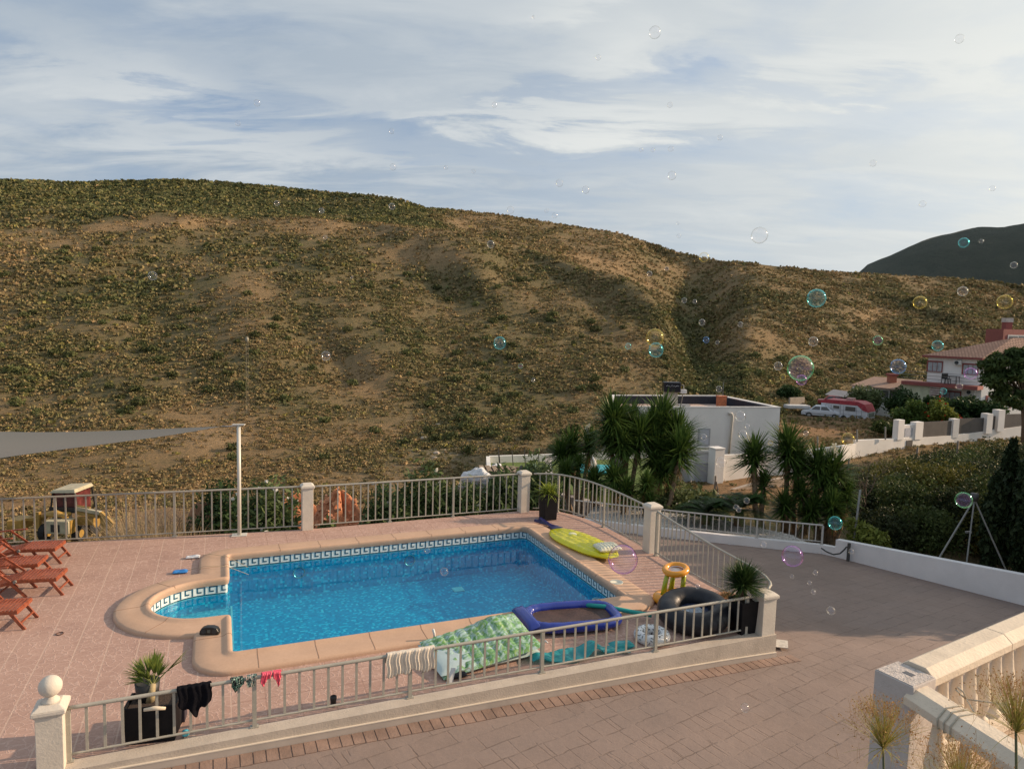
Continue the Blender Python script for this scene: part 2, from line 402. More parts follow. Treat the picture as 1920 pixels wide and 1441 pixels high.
SKY_ = [(-350,342),(0,336),(60,337),(150,341),(200,338),(330,334),(420,339),(500,347),(560,353),(640,361),(700,364),(745,370),(775,381),(800,388),(850,391),(900,395),(960,403),(1000,409),(1040,415),(1100,425),(1160,433),(1190,443),(1230,456),(1270,469),(1310,479),(1350,485),(1400,489),(1450,495),(1500,500),(1560,505),(1610,509),(1700,514),(1780,518),(1850,524),(1920,534),(2350,575)]
for it in range(3):                       # bring the crest line to its measured height
    dep = (Z1 - H) * _f.z + Y1 * _f.y; py_ = 720.5 - F * ((Z1 - H) * CU.z + Y1 * CU.y + X1 * CU.x) / dep; px_c = 960 + F * ((Z1 - H) * CR.z + Y1 * CR.y + X1 * CR.x) / dep
    k_ = py_[:, 300:].argmin(1) + 300; ar = np.arange(NC); dl = py_[ar, k_] - np.interp(px_c[ar, k_], [q[0] for q in SKY_], [q[1] for q in SKY_]) - 3.5
    dl = smooth(dl, 4, 0); rk = smooth(np.maximum(Rg2[ar, k_], 150), 30, 0)[:, None]; ramp_ = np.clip((Rg2 - .55*rk) / (.45*rk), 0, 1); ramp_ = ramp_**2*(3 - 2*ramp_)
    Z1 = Z1 + dl[:, None] * ramp_ * Rg2 / F
py_g = 720.5 - F * ((Z1 - H) * CU.z + Y1 * CU.y + X1 * CU.x) / ((Z1 - H) * _f.z + Y1 * _f.y)
# vegetation cover: -1 golden grass .. +1 dense green
def bl(u, v, su, sv_, a): return a * np.exp(-((U_ - u) / su)**2 - ((py_g - v) / sv_)**2)
veg = .38 * fbm(81, X1 * 1.1, Y1 * .8, 34, 5, .62) + .22 * fbm(97, X1 * 1.3, Y1, 7, 3, .6) - .04
veg += np.clip((Rg2 - 162) / 8, 0, 1) * np.clip((860 - U_) / 80, 0, 1) * 1.1
for q in [(450,545,90,60,-.8),(210,610,120,25,-.8),(830,480,60,14,-.8),(1110,490,90,16,-.8),(640,660,90,60,-.35),(700,720,50,40,-.8),(330,420,250,14,-.6),(700,430,120,14,-.45),  # two thin bands combine tan grass with painted sunlight on the spur crests
          (1130,560,60,40,-.45),(1200,660,70,60,-.5),(1000,860,120,20,-.6),(450,830,150,60,-.5),(640,880,160,50,-.5),(1400,640,120,40,-.45),(1640,590,60,12,-.9),(1700,660,90,20,-.35),(60,440,120,40,-.4),
          (200,540,200,50,.45),(560,600,60,60,.5),(1290,610,50,80,.75),(1300,700,60,60,.6),(900,480,90,40,.35),(950,740,120,60,.55),(560,480,150,40,.4),(110,650,110,40,.35),(700,590,90,80,.45),
          (150,730,220,30,.35),(560,760,60,30,.3),(860,550,90,30,.35),(1180,480,120,20,.35),(1660,655,60,12,.7),(1500,560,200,20,.2),(820,800,60,60,.5),(1450,700,120,30,.35)]:
    veg += bl(*q[:4], q[4] * (.6 if q[4] < 0 else .9))
veg = np.clip(veg, -1, 1)
rockm = np.clip(bl(830,830,75,40,1.) + bl(700,885,200,22,.25) + bl(380,820,80,25,.3), 0, 1)
soil = np.clip(bl(1530,800,130,30,1.) + bl(300,960,700,45,.8) + bl(1650,800,60,20,.5) + bl(1410,915,110,35,1.) + bl(1500,870,90,30,.6), 0, 1)
tint = np.stack([veg * .5 + .5, rockm, soil], -1).reshape(-1, 3)
Vt = np.stack([X1, Y1, Z1], -1).reshape(-1, 3)
ii = (np.arange(NC - 1)[:, None] * NV + np.arange(NV - 1)[None]).reshape(-1)
Ft = np.stack([ii, ii + NV, ii + NV + 1, ii + 1], 1)
mt, t, b, out = newmat('hillside_ground')
at = t.n('ShaderNodeAttribute', attribute_name='tint'); sp = t.n('ShaderNodeSeparateColor'); t.link(at.outputs['Color'], sp.inputs[0])
geo = t.n('ShaderNodeNewGeometry'); pos = geo.outputs['Position']
nf = t.noise(pos, 1.6, 8, .7); nm = t.noise(pos, .35, 6, .65)
v_ = t.math('ADD', sp.outputs[0], t.math('ADD', t.math('MULTIPLY', t.math('SUBTRACT', nf, .5), .9), t.math('MULTIPLY', t.math('SUBTRACT', nm, .5), .5)))
gcol = t.ramp(v_, [(.0, (.36,.24,.125)), (.28, (.25,.172,.092)), (.5, (.185,.142,.075)), (.68, (.145,.122,.062)), (1., (.10,.098,.046))])
nr = t.noise(pos, 2.6, 6, .85)
gcol = t.mix(t.math('MULTIPLY', t.ramp(nr, [(.50, 0.), (.60, 1.)]), t.math('MULTIPLY', sp.outputs[1], .9)), gcol, (.46, .38, .31))
gcol = t.mix(t.math('MULTIPLY', sp.outputs[2], .75), gcol, t.mix(nf, (.20, .11, .06), (.38, .23, .13)))
t.link(gcol, b.inputs['Base Color']); b.inputs['Roughness'].default_value = .95; b.inputs['Specular IOR Level'].default_value = .1
bp = t.n('ShaderNodeBump'); bp.inputs['Strength'].default_value = .8; bp.inputs['Distance'].default_value = .5
t.link(t.noise(pos, 2.2, 8, .75), bp.inputs['Height']); t.link(bp.outputs[0], b.inputs['Normal'])
ter = npmesh('hillside_terrain', Vt, Ft, mt, smooth=True, tint=tint); props(ter, kind='structure')

def ground_z(x, y):
    """height of the terrain under (x, y)"""
    r = math.hypot(x, y); u = 960 + (x / y) * F * 1.0
    # invert column: nearest dirs_h
    ang = math.atan2(x, y); k = int(np.argmin(np.abs(np.arctan2(dirs_h[:, 0], dirs_h[:, 1]) - ang)))
    return float(np.interp(r, Rg2[k], Z1[k]))

# scrub covering the hill: uncountable, one object
rs = np.random.default_rng(5)
def scatter(n, jmin, jmax, wfun):
    i = rs.integers(5, NC - 5, n * 4); j = (jmin + (jmax - jmin) * rs.random(n * 4)).astype(int)
    ok = rs.random(n * 4) < wfun(i, j); i, j = i[ok][:n], j[ok][:n]
    p = np.stack([X1[i, j], Y1[i, j], Z1[i, j]], -1); q = np.stack([X1[i+1, j], Y1[i+1, j], Z1[i+1, j]], -1); s_ = np.stack([X1[i, j+1], Y1[i, j+1], Z1[i, j+1]], -1)
    a, b_ = rs.random((len(i), 1)), rs.random((len(i), 1)); return p + (q - p) * a + (s_ - p) * b_, veg[i, j], Rg2[i, j], i, j
j0 = 62
patchn = fbm(131, X1, Y1, 3.2, 2)
wf = lambda i, j: np.clip(.62 + .85 * patchn[i, j], .12, 1.) * np.where((soil[i, j] > .6), np.where(pxs[i] > 1100, .08, .45), np.clip(.50 + .55 * veg[i, j], .22, 1.0))
cells = []
P_, vg, rr_, i_, j_ = scatter(250000, 26, NV - 36, wf)
near = rr_ < 62
sz = (.13 + .0016 * rr_) * (.5 + 1.3 * rs.random(len(P_))**2.5) * (1 + .35 * np.clip(vg, -.5, 1))
def tintof(vgv, n, rsx):
    dry = np.array([.34, .235, .125]); olive = np.array([.215, .178, .085]); dark = np.array([.115, .125, .053]); yel = np.array([.25, .22, .07])
    k = np.clip(vgv[:, None] * .55 + .40 + .22 * rsx.normal(size=(n, 1)), 0, 1)
    c = np.where(k < .5, dry + (olive - dry) * (k / .5), olive + (dark - olive) * ((k - .5) / .5))
    ysel = (rsx.random((n, 1)) < .04) & (k > .35); return np.where(ysel, yel, c) * (.75 + .5 * rsx.random((n, 1)))
parts, tints = [], []
for sel, K, sf in ((near, 20, .38), (~near & (rr_ < 110), 11, .52), (rr_ >= 110, 6, .8)):
    c = P_[sel].copy(); s_ = sz[sel]; c[:, 2] += s_ * .28
    rad = np.stack([s_ * 1.25, s_ * 1.25, s_ * .5], 1) * .62
    parts.append(leaf_cloud(c, rad, K, s_ * sf, rs, .35, 1.2, up=.5)); tints.append(np.repeat(tintof(vg[sel], len(c), rs), K * 4, axis=0))
V, Fq = cat(parts)
scrub = npmesh('hillside_scrub', V, Fq, foliage('scrub_leaves', (.8,.8,.8), (1.15,1.15,1.1), .8, trans=.12, attr=True), tint=np.concatenate(tints))
props(scrub, 'low dry and green scrub covering the whole brown hillside', 'scrub', kind='stuff')

# bigger bushes and pale rocks on the lower slope, as one mass of ground cover
P_, vg, rr_, i_, j_ = scatter(420, j0, 330, lambda i, j: np.clip(.3 + veg[i, j], .05, 1) * (soil[i, j] < .5))
s_ = (.7 + .0045 * rr_) * (.6 + .7 * rs.random(len(P_))); c = P_.copy(); c[:, 2] += s_ * .25
V, Fq = leaf_cloud(c, np.stack([s_, s_, s_ * .6], 1) * .6, 150, s_ * .16, rs, .45, 1.3, up=.6)
o = npmesh('hillside_bushes', V, Fq, foliage('scrub_leaves', None, None, attr=True), tint=np.repeat(np.array([[.095,.105,.042]]) * (.7 + .7 * rs.random((len(c), 1))), 600, axis=0))
props(o, 'taller dark green bushes dotted over the lower slope', 'bushes', kind='stuff')
bb = B()
P_, vg, rr_, i_, j_ = scatter(480, j0, 260, lambda i, j: rockm[i, j] ** 2)
for p, r in zip(P_, rr_):
    s0 = random.uniform(.10, .46) * (2.0 if random.random() < .12 else 1) ; a = random.random() * 6
    n = 7; ph = [random.uniform(.6, 1.15) for _ in range(n)]
    pts = [(p[0] + math.cos(a + 2*PI*k/n) * s0 * ph[k], p[1] + math.sin(a + 2*PI*k/n) * s0 * ph[k] * .7) for k in range(n)]
    z = p[2]; o0 = len(bb.v); vs = [(x, y, z - .25) for x, y in pts] + [(x, y, z + s0 * .22 * random.uniform(.5, 1.3)) for x, y in pts] + [(p[0] + (x - p[0]) * .55, p[1] + (y - p[1]) * .55, z + s0 * .42) for x, y in pts]
    bb._add(vs, [(k, (k+1)%n, (k+1)%n+n, k+n) for k in range(n)] + [(k+n, (k+1)%n+n, (k+1)%n+2*n, k+2*n) for k in range(n)] + [tuple(range(2*n, 3*n))])
rocks = bb.obj('hillside_rocks', P('pale_limestone', (.42, .35, .28), .9, .15, 4, .5, 12)); props(rocks, 'pale limestone rocks strewn over the foot of the slope', 'rocks', kind='stuff')

# the far dark hill at the right
def farhill():
    pf = [(1500,580),(1590,535),(1626,507),(1662,493),(1708,472),(1760,453),(1830,440),(1920,432),(2000,408),(2100,345),(2200,270),(2350,180),(2500,120)]  # steep right end lies out of frame, raised to shade the hill
    xs = np.linspace(1480, 2500, 120); rows = 30; V = []
    for i, px in enumerate(xs):
        py = np.interp(px, [q[0] for q in pf], [q[1] for q in pf]); top = A(px, py, 560)
        for j in range(rows):
            k = j / (rows - 1); y = 380 + 180 * k if k < .85 else 533 + 160 * (k - .85)
            zz = -20 + (top.z + 20) * math.sin(min(1, k / .85) * PI / 2) ** .9 if k <= .85 else top.z - 40 * (k - .85)
            V.append((top.x * (y / 560) , y, zz))
    V = np.array(V); V[:, 2] += 1.6 * fbm(31, V[:, 0] * .5, V[:, 1] * .5, 18, 4)
    i2 = (np.arange(119)[:, None] * rows + np.arange(rows - 1)[None]).reshape(-1)
    return V, np.stack([i2, i2 + rows, i2 + rows + 1, i2 + 1], 1)
V, Fq = farhill()
mt, t, b, out = newmat('far_hill_ground'); geo = t.n('ShaderNodeNewGeometry')
c = t.ramp(t.noise(geo.outputs['Position'], .09, 8, .7), [(.3, (.055,.068,.055)), (.6, (.075,.085,.066)), (.8, (.10,.10,.08))])
t.link(c, b.inputs['Base Color']); b.inputs['Roughness'].default_value = 1
bp = t.n('ShaderNodeBump'); bp.inputs['Strength'].default_value = 1; bp.inputs['Distance'].default_value = 3; t.link(t.noise(geo.outputs['Position'], .35, 8, .8), bp.inputs['Height']); t.link(bp.outputs[0], b.inputs['Normal'])
o = npmesh('distant_hill', V, Fq, mt, smooth=True); props(o, kind='structure')
# ground plain to the horizon under everything
b_ = B(); b_.quad((-1500,-200,-30),(1500,-200,-30),(1500,1800,-30),(-1500,1800,-30)); props(b_.obj('ground', MATS['scrub_leaves'] and P('plain_soil', (.12,.09,.05), .95)), kind='structure')

# ------------------------------------------------------------------ terrace, pool, driveway
from mathutils.geometry import tessellate_polygon
def rpoly(pts, rad, n=5):
    out = []; N = len(pts)
    for i in range(N):
        p, r = Vector(pts[i]), rad[i]
        if r <= 0: out.append(p.copy()); continue
        a = (Vector(pts[i-1]) - p).normalized(); c = (Vector(pts[(i+1) % N]) - p).normalized()
        d = r / math.tan(math.acos(max(-1, min(1, a.dot(c)))) / 2)
        p0, p1 = p + a * d, p + c * d
        for k in range(n + 1):
            u = k / n; out.append(p0 * (1-u)**2 + p * 2*u*(1-u) + p1 * u*u)
    return out
arc = []
for k in range(0, 17):
    a = PI / 2 + PI * k / 16; arc.append((-.38 + 1.02 * math.cos(a), 2.57 + 1.0 * math.sin(a)))
PW, PL = 7.5, 5.1
inner = rpoly([(0, 0), (PW, 0), (PW, PL), (0, PL), (0, 3.57)] + arc + [(0, 1.57)], [.12, .05, .22, .12, .06] + [0]*17 + [.06])
def offs(poly, d):
    out = []; N = len(poly)
    for i in range(N):
        a = (poly[i] - poly[i-1]).normalized(); c = (poly[(i+1) % N] - poly[i]).normalized()
        na, nc = Vector((a.y, -a.x)), Vector((c.y, -c.x)); n = (na + nc); n = n.normalized() if n.length > .01 else na
        out.append(poly[i] + n * (d / max(.35, n.dot(na))))
    return out
def W2(p, z=0): return O + EX * p[0] + EY * p[1] + Vector((0, 0, z))
def fill(bld, outer, holes, z):
    vs = [[Vector((p[0], p[1], z)) for p in outer]] + [[Vector((p[0], p[1], z)) for p in h] for h in holes]
    tris = tessellate_polygon(vs); flat = [v for q in vs for v in q]; bld._add(flat, [tuple(t_) for t_ in tris])

c1px = [(1000,957),(1030,957),(1050,959),(1072,964),(1095,971),(1111,977),(1140,990),(1170,1006),(1204,1026)]
C1 = [G(*p) for p in c1px]
C2 = [Vector((x, y, 0)) for x, y in ((3.66,16.75),(3.86,16.2),(4.08,15.65),(4.30,15.1),(4.52,14.6),(4.75,14.15),(4.96,13.75),(5.08,13.35),(5.08,13.0),(4.92,12.76))]
R0, R1, R2, R3 = Vector((-20,13.85,0)), Vector((-12,16.17,0)), G(575,992), G(983,957)
F0, F1 = G(130,1428), G(1405,1188)                       # foot line of the front railing
fd = (F1 - F0).normalized(); fn = Vector((fd.y, -fd.x, 0))  # towards the camera
wallL, wallR = F0 - fd * .3, F1 + fd * .45
deckpoly = [R0, R1, R2, R3] + C1 + C2 + [wallR + fn * .0, wallL, wallL - fd*.6, Vector((-7.2,5,0)), Vector((-24,5,0)), Vector((-24,13.0,0))]
mt, t, b, out = newmat('stamped_pink_paving')
geo = t.n('ShaderNodeNewGeometry'); pl = t.mapping(geo.outputs['Position'], rot=(0,0,0))
rot = t.n('ShaderNodeVectorRotate', rotation_type='Z_AXIS'); t.link(geo.outputs['Position'], rot.inputs[0]); rot.inputs['Angle'].default_value = -PA; rot.inputs['Center'].default_value = O
sp = t.n('ShaderNodeSeparateXYZ'); sub = t.n('ShaderNodeVectorMath', operation='SUBTRACT'); t.link(rot.outputs[0], sub.inputs[0]); sub.inputs[1].default_value = O
t.link(sub.outputs[0], sp.inputs[0])
wob = t.math('MULTIPLY', t.math('SUBTRACT', t.noise(geo.outputs['Position'], 3.), .5), .012)
def line(s, per, wd):
    f = t.math('ABSOLUTE', t.math('SUBTRACT', t.math('FRACT', t.math('DIVIDE', t.math('ADD', s, wob), per)), .5))
    return t.math('GREATER_THAN', f, .5 - wd / per)
lx = line(sp.outputs[0], .47, .011); ly = line(sp.outputs[1], .47, .009)
right = t.ramp(sp.outputs[0], [(0, .0), (.02, .85)]); farr = t.ramp(t.math('DIVIDE', sp.outputs[1], 10), [(.50, 0), (.56, .8)])
ly = t.math('MULTIPLY', ly, t.math('MAXIMUM', t.math('MULTIPLY', right, 1.0), farr))
ln = t.math('MAXIMUM', lx, ly)
n1 = t.noise(geo.outputs['Position'], 1.1, 6, .65); n2 = t.noise(geo.outputs['Position'], 22, 6, .7, .6)
vo = t.n('ShaderNodeTexVoronoi', feature='DISTANCE_TO_EDGE'); vo.inputs['Scale'].default_value = 6.5
wv = t.n('ShaderNodeVectorMath', operation='ADD'); t.link(geo.outputs['Position'], wv.inputs[0])
nz = t.n('ShaderNodeTexNoise'); nz.inputs['Scale'].default_value = 6; t.link(geo.outputs['Position'], nz.inputs['Vector']); sc_ = t.n('ShaderNodeVectorMath', operation='SCALE'); t.link(nz.outputs['Color'], sc_.inputs[0]); sc_.inputs['Scale'].default_value = .22
t.link(sc_.outputs[0], wv.inputs[1]); t.link(wv.outputs[0], vo.inputs['Vector'])
vein = t.ramp(vo.outputs['Distance'], [(0, 1.), (.07, 0.)])
c = t.mix(t.ramp(n1, [(.3, 0), (.7, 1)]), (.43, .28, .225), (.33, .208, .168))
c = t.mix(t.ramp(n2, [(.35, 0), (.7, .55)]), c, (.52, .34, .28))
c = t.mix(t.math('MULTIPLY', vein, .55), c, (.60, .43, .36))
g2 = t.noise(geo.outputs['Position'], .55, 7, .85)
c = t.mix(t.ramp(g2, [(.52, 0), (.75, .4)]), c, (.26, .155, .13))
c = t.mix(t.math('MULTIPLY', lx, .48), c, t.mix(right, (.60, .45, .36), (.24, .13, .10)))
c = t.mix(t.math('MULTIPLY', ly, .6), c, (.24, .13, .10))
t.link(c, b.inputs['Base Color']); b.inputs['Roughness'].default_value = .75; b.inputs['Specular IOR Level'].default_value = .25
hgt = t.math('ADD', t.math('ADD', t.math('MULTIPLY', n2, .6), t.math('MULTIPLY', vein, .5)), t.math('MULTIPLY', ln, -1.2))
bp = t.n('ShaderNodeBump'); bp.inputs['Strength'].default_value = .45; bp.inputs['Distance'].default_value = .012; t.link(hgt, bp.inputs['Height']); t.link(bp.outputs[0], b.inputs['Normal'])
DECKM = mt
bd = B(); fill(bd, deckpoly, [[W2(p) for p in offs(inner, .2)]], 0); deck = bd.obj('pool_deck', DECKM, up=True); props(deck, kind='structure')

def retaining(pts, z0, z1, th, side=1):
    """wall strip below a line of points"""
    q = B(); N = len(pts); n_ = []
    for i in range(N):
        d = (pts[min(i+1, N-1)] - pts[max(i-1, 0)]).normalized(); n_.append(Vector((d.y, -d.x, 0)) * th * side)
    vs = []
    for p, n in zip(pts, n_): vs += [(p.x, p.y, z0), (p.x, p.y, z1), (p.x + n.x, p.y + n.y, z1), (p.x + n.x, p.y + n.y, z0)]
    fs = [(0,1,2,3), tuple(4*(N-1)+k for k in (3,2,1,0))]
    for i in range(N-1):
        for k in range(4): fs.append((4*i+k, 4*(i+1)+k, 4*(i+1)+(k+1)%4, 4*i+(k+1)%4))
    q._add(vs, fs); return q
edge = [R0, R1, R2, R3] + C1 + C2
retw = retaining(edge, -4.2, -.004, .12, 1).obj('retaining_wall', WHITE)
props(retw, 'cream retaining wall carrying the rear edge of the pool terrace', 'wall')

def zd(x, y): 
    xx = max(-8, min(14, x)); k = y - 12.2; rmp = k if k > .6 else (0 if k < -.6 else (k + .6)**2 / 2.4)
    return -.17 - .0215 * (xx + 5.3) - .085 * rmp
# front low wall
front = thing('front_wall', (wallL.x, wallL.y, -.2), 'low beige wall with pale skirting along the front of the pool terrace', 'wall')
zL, zR = zd(F0.x, F0.y), zd(F1.x, F1.y)
def strip(o0, o1, z1f, z0f, ext=0):
    q = B(); a, c_ = wallL, wallR + fd * ext; n = 24; vs = []
    for i in range(n + 1):
        p = a + (c_ - a) * (i / n); 
        for o_, z in ((o0, z0f(p)), (o0, z1f(p)), (o1, z1f(p)), (o1, z0f(p))): vs.append((p.x + fn.x*o_, p.y + fn.y*o_, z))
    fs = [(3,2,1,0), tuple(4*n+k for k in range(4))]
    for i in range(n):
        for k in range(4): fs.append((4*i+k, 4*i+(k+1)%4, 4*(i+1)+(k+1)%4, 4*(i+1)+k))
    q._add(vs, fs); return q
strip(-.02, .21, lambda p: .012, lambda p: zd(p.x, p.y) - .3).obj('body', P('wall_render', (.50,.43,.36), .85, .07, 4, .35, 40, grime=.35), front)
strip(.213, .235, lambda p: zd(p.x, p.y) + .10, lambda p: zd(p.x, p.y) - .3).obj('skirting', P('skirting_tile', (.46,.40,.35), .6, .06, 3), front)
strip(.205, .24, lambda p: zd(p.x, p.y) + .116, lambda p: zd(p.x, p.y) + .102).obj('skirting_trim', P('trim_light', (.66,.58,.48), .6, .05, 3), front)

# coping
cop = thing('pool_coping', (O.x, O.y, 0), 'smooth peach stone coping running round the blue swimming pool', 'coping')
prof = [(-.025,-.03),(-.04,.03),(-.045,.075),(-.03,.112),(.0,.125),(.045,.118),(.085,.092),(.14,.084),(.30,.082),(.52,.078),(.555,.062),(.57,.03),(.57,-.03)]
rings = [[W2(p, z) for p in offs(inner, d)] for d, z in prof]; N = len(inner); q = B()
vs = [p for r in rings for p in r]; fs = []
for i in range(len(rings) - 1):
    for k in range(N): fs.append((i*N+k, i*N+(k+1)%N, (i+1)*N+(k+1)%N, (i+1)*N+k))
q._add(vs, fs)
mt, t, b, out = newmat('peach_stone'); geo = t.n('ShaderNodeNewGeometry')
c = t.mix(t.ramp(t.noise(geo.outputs['Position'], 1.3, 8, .7), [(.3, 0), (.72, 1)]), (.58, .385, .265), (.46, .30, .205))
c = t.mix(t.ramp(t.noise(geo.outputs['Position'], 30, 5, .7), [(.4, 0), (.8, .35)]), c, (.38, .23, .15))
t.link(c, b.inputs['Base Color']); b.inputs['Roughness'].default_value = .7
bp = t.n('ShaderNodeBump'); bp.inputs['Strength'].default_value = .25; bp.inputs['Distance'].default_value = .01; t.link(t.noise(geo.outputs['Position'], 30, 5, .7), bp.inputs['Height']); t.link(bp.outputs[0], b.inputs['Normal'])
MATP = mt
q.cur = 1; per = 0; acc = .35
for i in range(N):
    a, c_ = inner[i], inner[(i+1) % N]; d = c_ - a; ln_ = d.length; dn = d.normalized(); nn = Vector((dn.y, -dn.x))
    if ln_ > .25 or 8 <= i: 
        while acc < ln_:
            p = a + dn * acc
            if ln_ < .3 or (.25 < acc < ln_ - .2):
                [q.bar(W2(p + nn * d0, z0_), W2(p + nn * d1, z1_), .010, .006) for d0, z0_, d1, z1_ in ((-.046,.076,-.03,.112),(-.03,.113,.0,.1255),(.0,.1255,.045,.1185),(.045,.1185,.085,.0925),(.085,.0925,.14,.0845),(.14,.0845,.52,.0785),(.52,.0785,.556,.0625))]
            acc += .92
        acc -= ln_
    else: acc -= ln_; acc = max(acc, .3)
q.obj('stone_band', [MATP, P('joint_mortar', (.30,.18,.12), .9)], cop, auto=50)

# basin
pool = thing('swimming_pool', (O.x, O.y, -1.5), 'rectangular blue mosaic swimming pool with a rounded step end', 'swimming pool')
def mosaic(name, stops, size=.05):
    mt, t, b, out = newmat(name); geo = t.n('ShaderNodeNewGeometry')
    rot = t.n('ShaderNodeVectorRotate', rotation_type='Z_AXIS'); t.link(geo.outputs['Position'], rot.inputs[0]); rot.inputs['Angle'].default_value = -PA
    ad = t.n('ShaderNodeVectorMath', operation='ADD'); t.link(rot.outputs[0], ad.inputs[0]); ad.inputs[1].default_value = (.013,.013,.013)
    dv = t.n('ShaderNodeVectorMath', operation='SCALE'); t.link(ad.outputs[0], dv.inputs[0]); dv.inputs['Scale'].default_value = 1 / size
    fl = t.n('ShaderNodeVectorMath', operation='FLOOR'); t.link(dv.outputs[0], fl.inputs[0])
    wn = t.n('ShaderNodeTexWhiteNoise', noise_dimensions='3D'); t.link(fl.outputs[0], wn.inputs[0])
    c = t.ramp(wn.outputs['Value'], stops, 'CONSTANT'); t.link(c, b.inputs['Base Color']); b.inputs['Roughness'].default_value = .25
    return mt
MOS = mosaic('pool_mosaic', [(0,(.003,.33,.54)),(.3,(.004,.38,.60)),(.65,(.008,.43,.65)),(.84,(.04,.62,.80)),(.97,(.16,.72,.85))])
q = B(); wall = inner; n = N
vs = [W2(p, -1.05) for p in wall] + [W2(p, -.02) for p in wall]; q._add(vs, [(k, (k+1)%n, (k+1)%n+n, k+n) for k in range(n)])
fill(q, [W2(p) for p in offs(inner, .0)], [], -1.05)
me = q.obj('basin', MOS, pool)
stp = [(.06, 1.57), (.06, 3.57)] + [(a[0], a[1]) for a in arc]
q = B(); q.prism([W2(Vector(p) if not isinstance(p, Vector) else p, 0)[:2] for p in offs([Vector(p) for p in stp], -.002)], -1.049, -.55); q.obj('step', mosaic('step_mosaic', [(0,(.16,.48,.60)),(.3,(.24,.58,.68)),(.6,(.36,.68,.76)),(.85,(.52,.78,.82))]), pool)
q = B(); q.bar(W2(Vector((.075,1.5)), -.545), W2(Vector((.075,3.6)), -.545), .035, .03); q.obj('step_edge', P('white_tile', (.75,.8,.8), .3), pool)
# key-pattern border
q = B(); z0, z1 = -.245, -.005
cum = [0]; 
for i in range(N): cum.append(cum[-1] + (inner[(i+1)%N] - inner[i]).length)
vs = [W2(p, z0) for p in offs(inner, -.006)] + [W2(p, z1) for p in offs(inner, -.006)]
q._add(vs, [(k, (k+1)%N, (k+1)%N+N, k+N) for k in range(N)]); q.cur = 1
def at_s(s):
    s %= cum[-1]; i = max(0, np.searchsorted(cum, s, 'right') - 1); i = min(i, N-1); a, c_ = inner[i], inner[(i+1)%N]; d = (c_ - a).normalized()
    return a + d * (s - cum[i]) + Vector((-d.y, d.x)) * .010
def stroke(s0, s1, h0, h1):
    k = max(1, int(abs(s1 - s0) / .05))
    for i in range(k):
        a, c_ = at_s(s0 + (s1-s0)*i/k), at_s(s0 + (s1-s0)*(i+1)/k)
        if (a - c_).length > .12: continue
        q.quad(W2(a, z0 + h0), W2(c_, z0 + h0), W2(c_, z0 + h1), W2(a, z0 + h1))
un = cum[-1] / round(cum[-1] / .235); th = .030
for k in range(int(round(cum[-1] / un))):
    s = k * un; 
    stroke(s, s + un, .02, .02 + th*.8); stroke(s + .02, s + .02 + th, .0481, .215); stroke(s + .0501, s + un*.80, .215-th, .215)
    stroke(s + un*.80 - th, s + un*.80, .085, .1849); stroke(s + un*.40, s + un*.80 - th - .0001, .085, .085 + th)
q.obj('tile_border', [P('border_white', (.70,.76,.74), .3, .05, 20), P('border_navy', (.025,.10,.16), .3, .1, 20)], pool)
q = B(); q.lathe(W2(Vector((5.3, 4.2)), -1.045), [(.0,0),(.19,0),(.19,.012),(0,.012)], 4, rz=PI/4+PA); q.obj('drain_cover', MATS['white_tile'], pool)
for s_ in (1.6, 4.3):
    q = B(); c_ = W2(Vector((s_, PL - .012)), -.5); q.tube([c_ + (EX*math.cos(a)*.13 + Vector((0,0,math.sin(a)*.13))) for a in np.linspace(0, 2*PI, 20)[:-1]], .012, 6, closed=True); q.obj('pool_light', P('steel', (.5,.52,.52), .3, metal=.8), pool)
# water
mt, t, b, out = newmat('pool_water_surface'); t.N.remove(b)
tr = t.n('ShaderNodeBsdfTransparent'); tr.inputs[0].default_value = (.42,.92,1.0,1)
gl = t.n('ShaderNodeBsdfGlossy'); gl.inputs['Roughness'].default_value = .015; gl.inputs[0].default_value = (1,1,1,1)
fr = t.n('ShaderNodeFresnel'); fr.inputs[0].default_value = 1.34; geo = t.n('ShaderNodeNewGeometry')
bp = t.n('ShaderNodeBump'); bp.inputs['Strength'].default_value = .055; bp.inputs['Distance'].default_value = .02
t.link(t.noise(t.mapping(geo.outputs['Position'], sc=(1,1.4,1)), 3.0, 3, .5), bp.inputs['Height']); t.link(bp.outputs[0], gl.inputs['Normal']); t.link(bp.outputs[0], fr.inputs['Normal'])
mx = t.n('ShaderNodeMixShader'); t.link(t.math('MULTIPLY', fr.outputs[0], .58), mx.inputs[0]); t.link(tr.outputs[0], mx.inputs[1]); t.link(gl.outputs[0], mx.inputs[2]); t.link(mx.outputs[0], out.inputs[0])
q = B(); fill(q, [W2(p) for p in offs(inner, -.002)], [], -.215); wt = q.obj('pool_water', mt, up=True); props(wt, kind='structure')

# driveway sheet
def inpoly(x, y, poly):
    c = False; n = len(poly); j = n - 1
    for i in range(n):
        if (poly[i].y > y) != (poly[j].y > y) and x < (poly[j].x - poly[i].x) * (y - poly[i].y) / (poly[j].y - poly[i].y) + poly[i].x: c = not c
        j = i
    return c
K0 = [G(a, b_, -1.22) for a, b_ in ((1120,1000),(1240,1003),(1350,1016),(1460,1028),(1540,1036),(1572,1043))]
WB0, WB1 = G(1565,1043,-1.22), G(1920,1139,-.98); wdirn = (WB1 - WB0).normalized(); WB2 = WB1 + wdirn * 9
dpoly = [Vector((0,23.9,0))] + K0 + [WB2, Vector((19, 0.5, 0)), Vector((-9, .5, 0)), Vector((-9, 7, 0)), wallL] + [wallL] 
q = B(); stp_ = .25; idx = {}; vs = []; fs = []
def vid(i, j):
    if (i, j) not in idx:
        x, y = -9 + i*stp_, .5 + j*stp_; idx[(i, j)] = len(vs); vs.append((x, y, zd(x, y)))
    return idx[(i, j)]
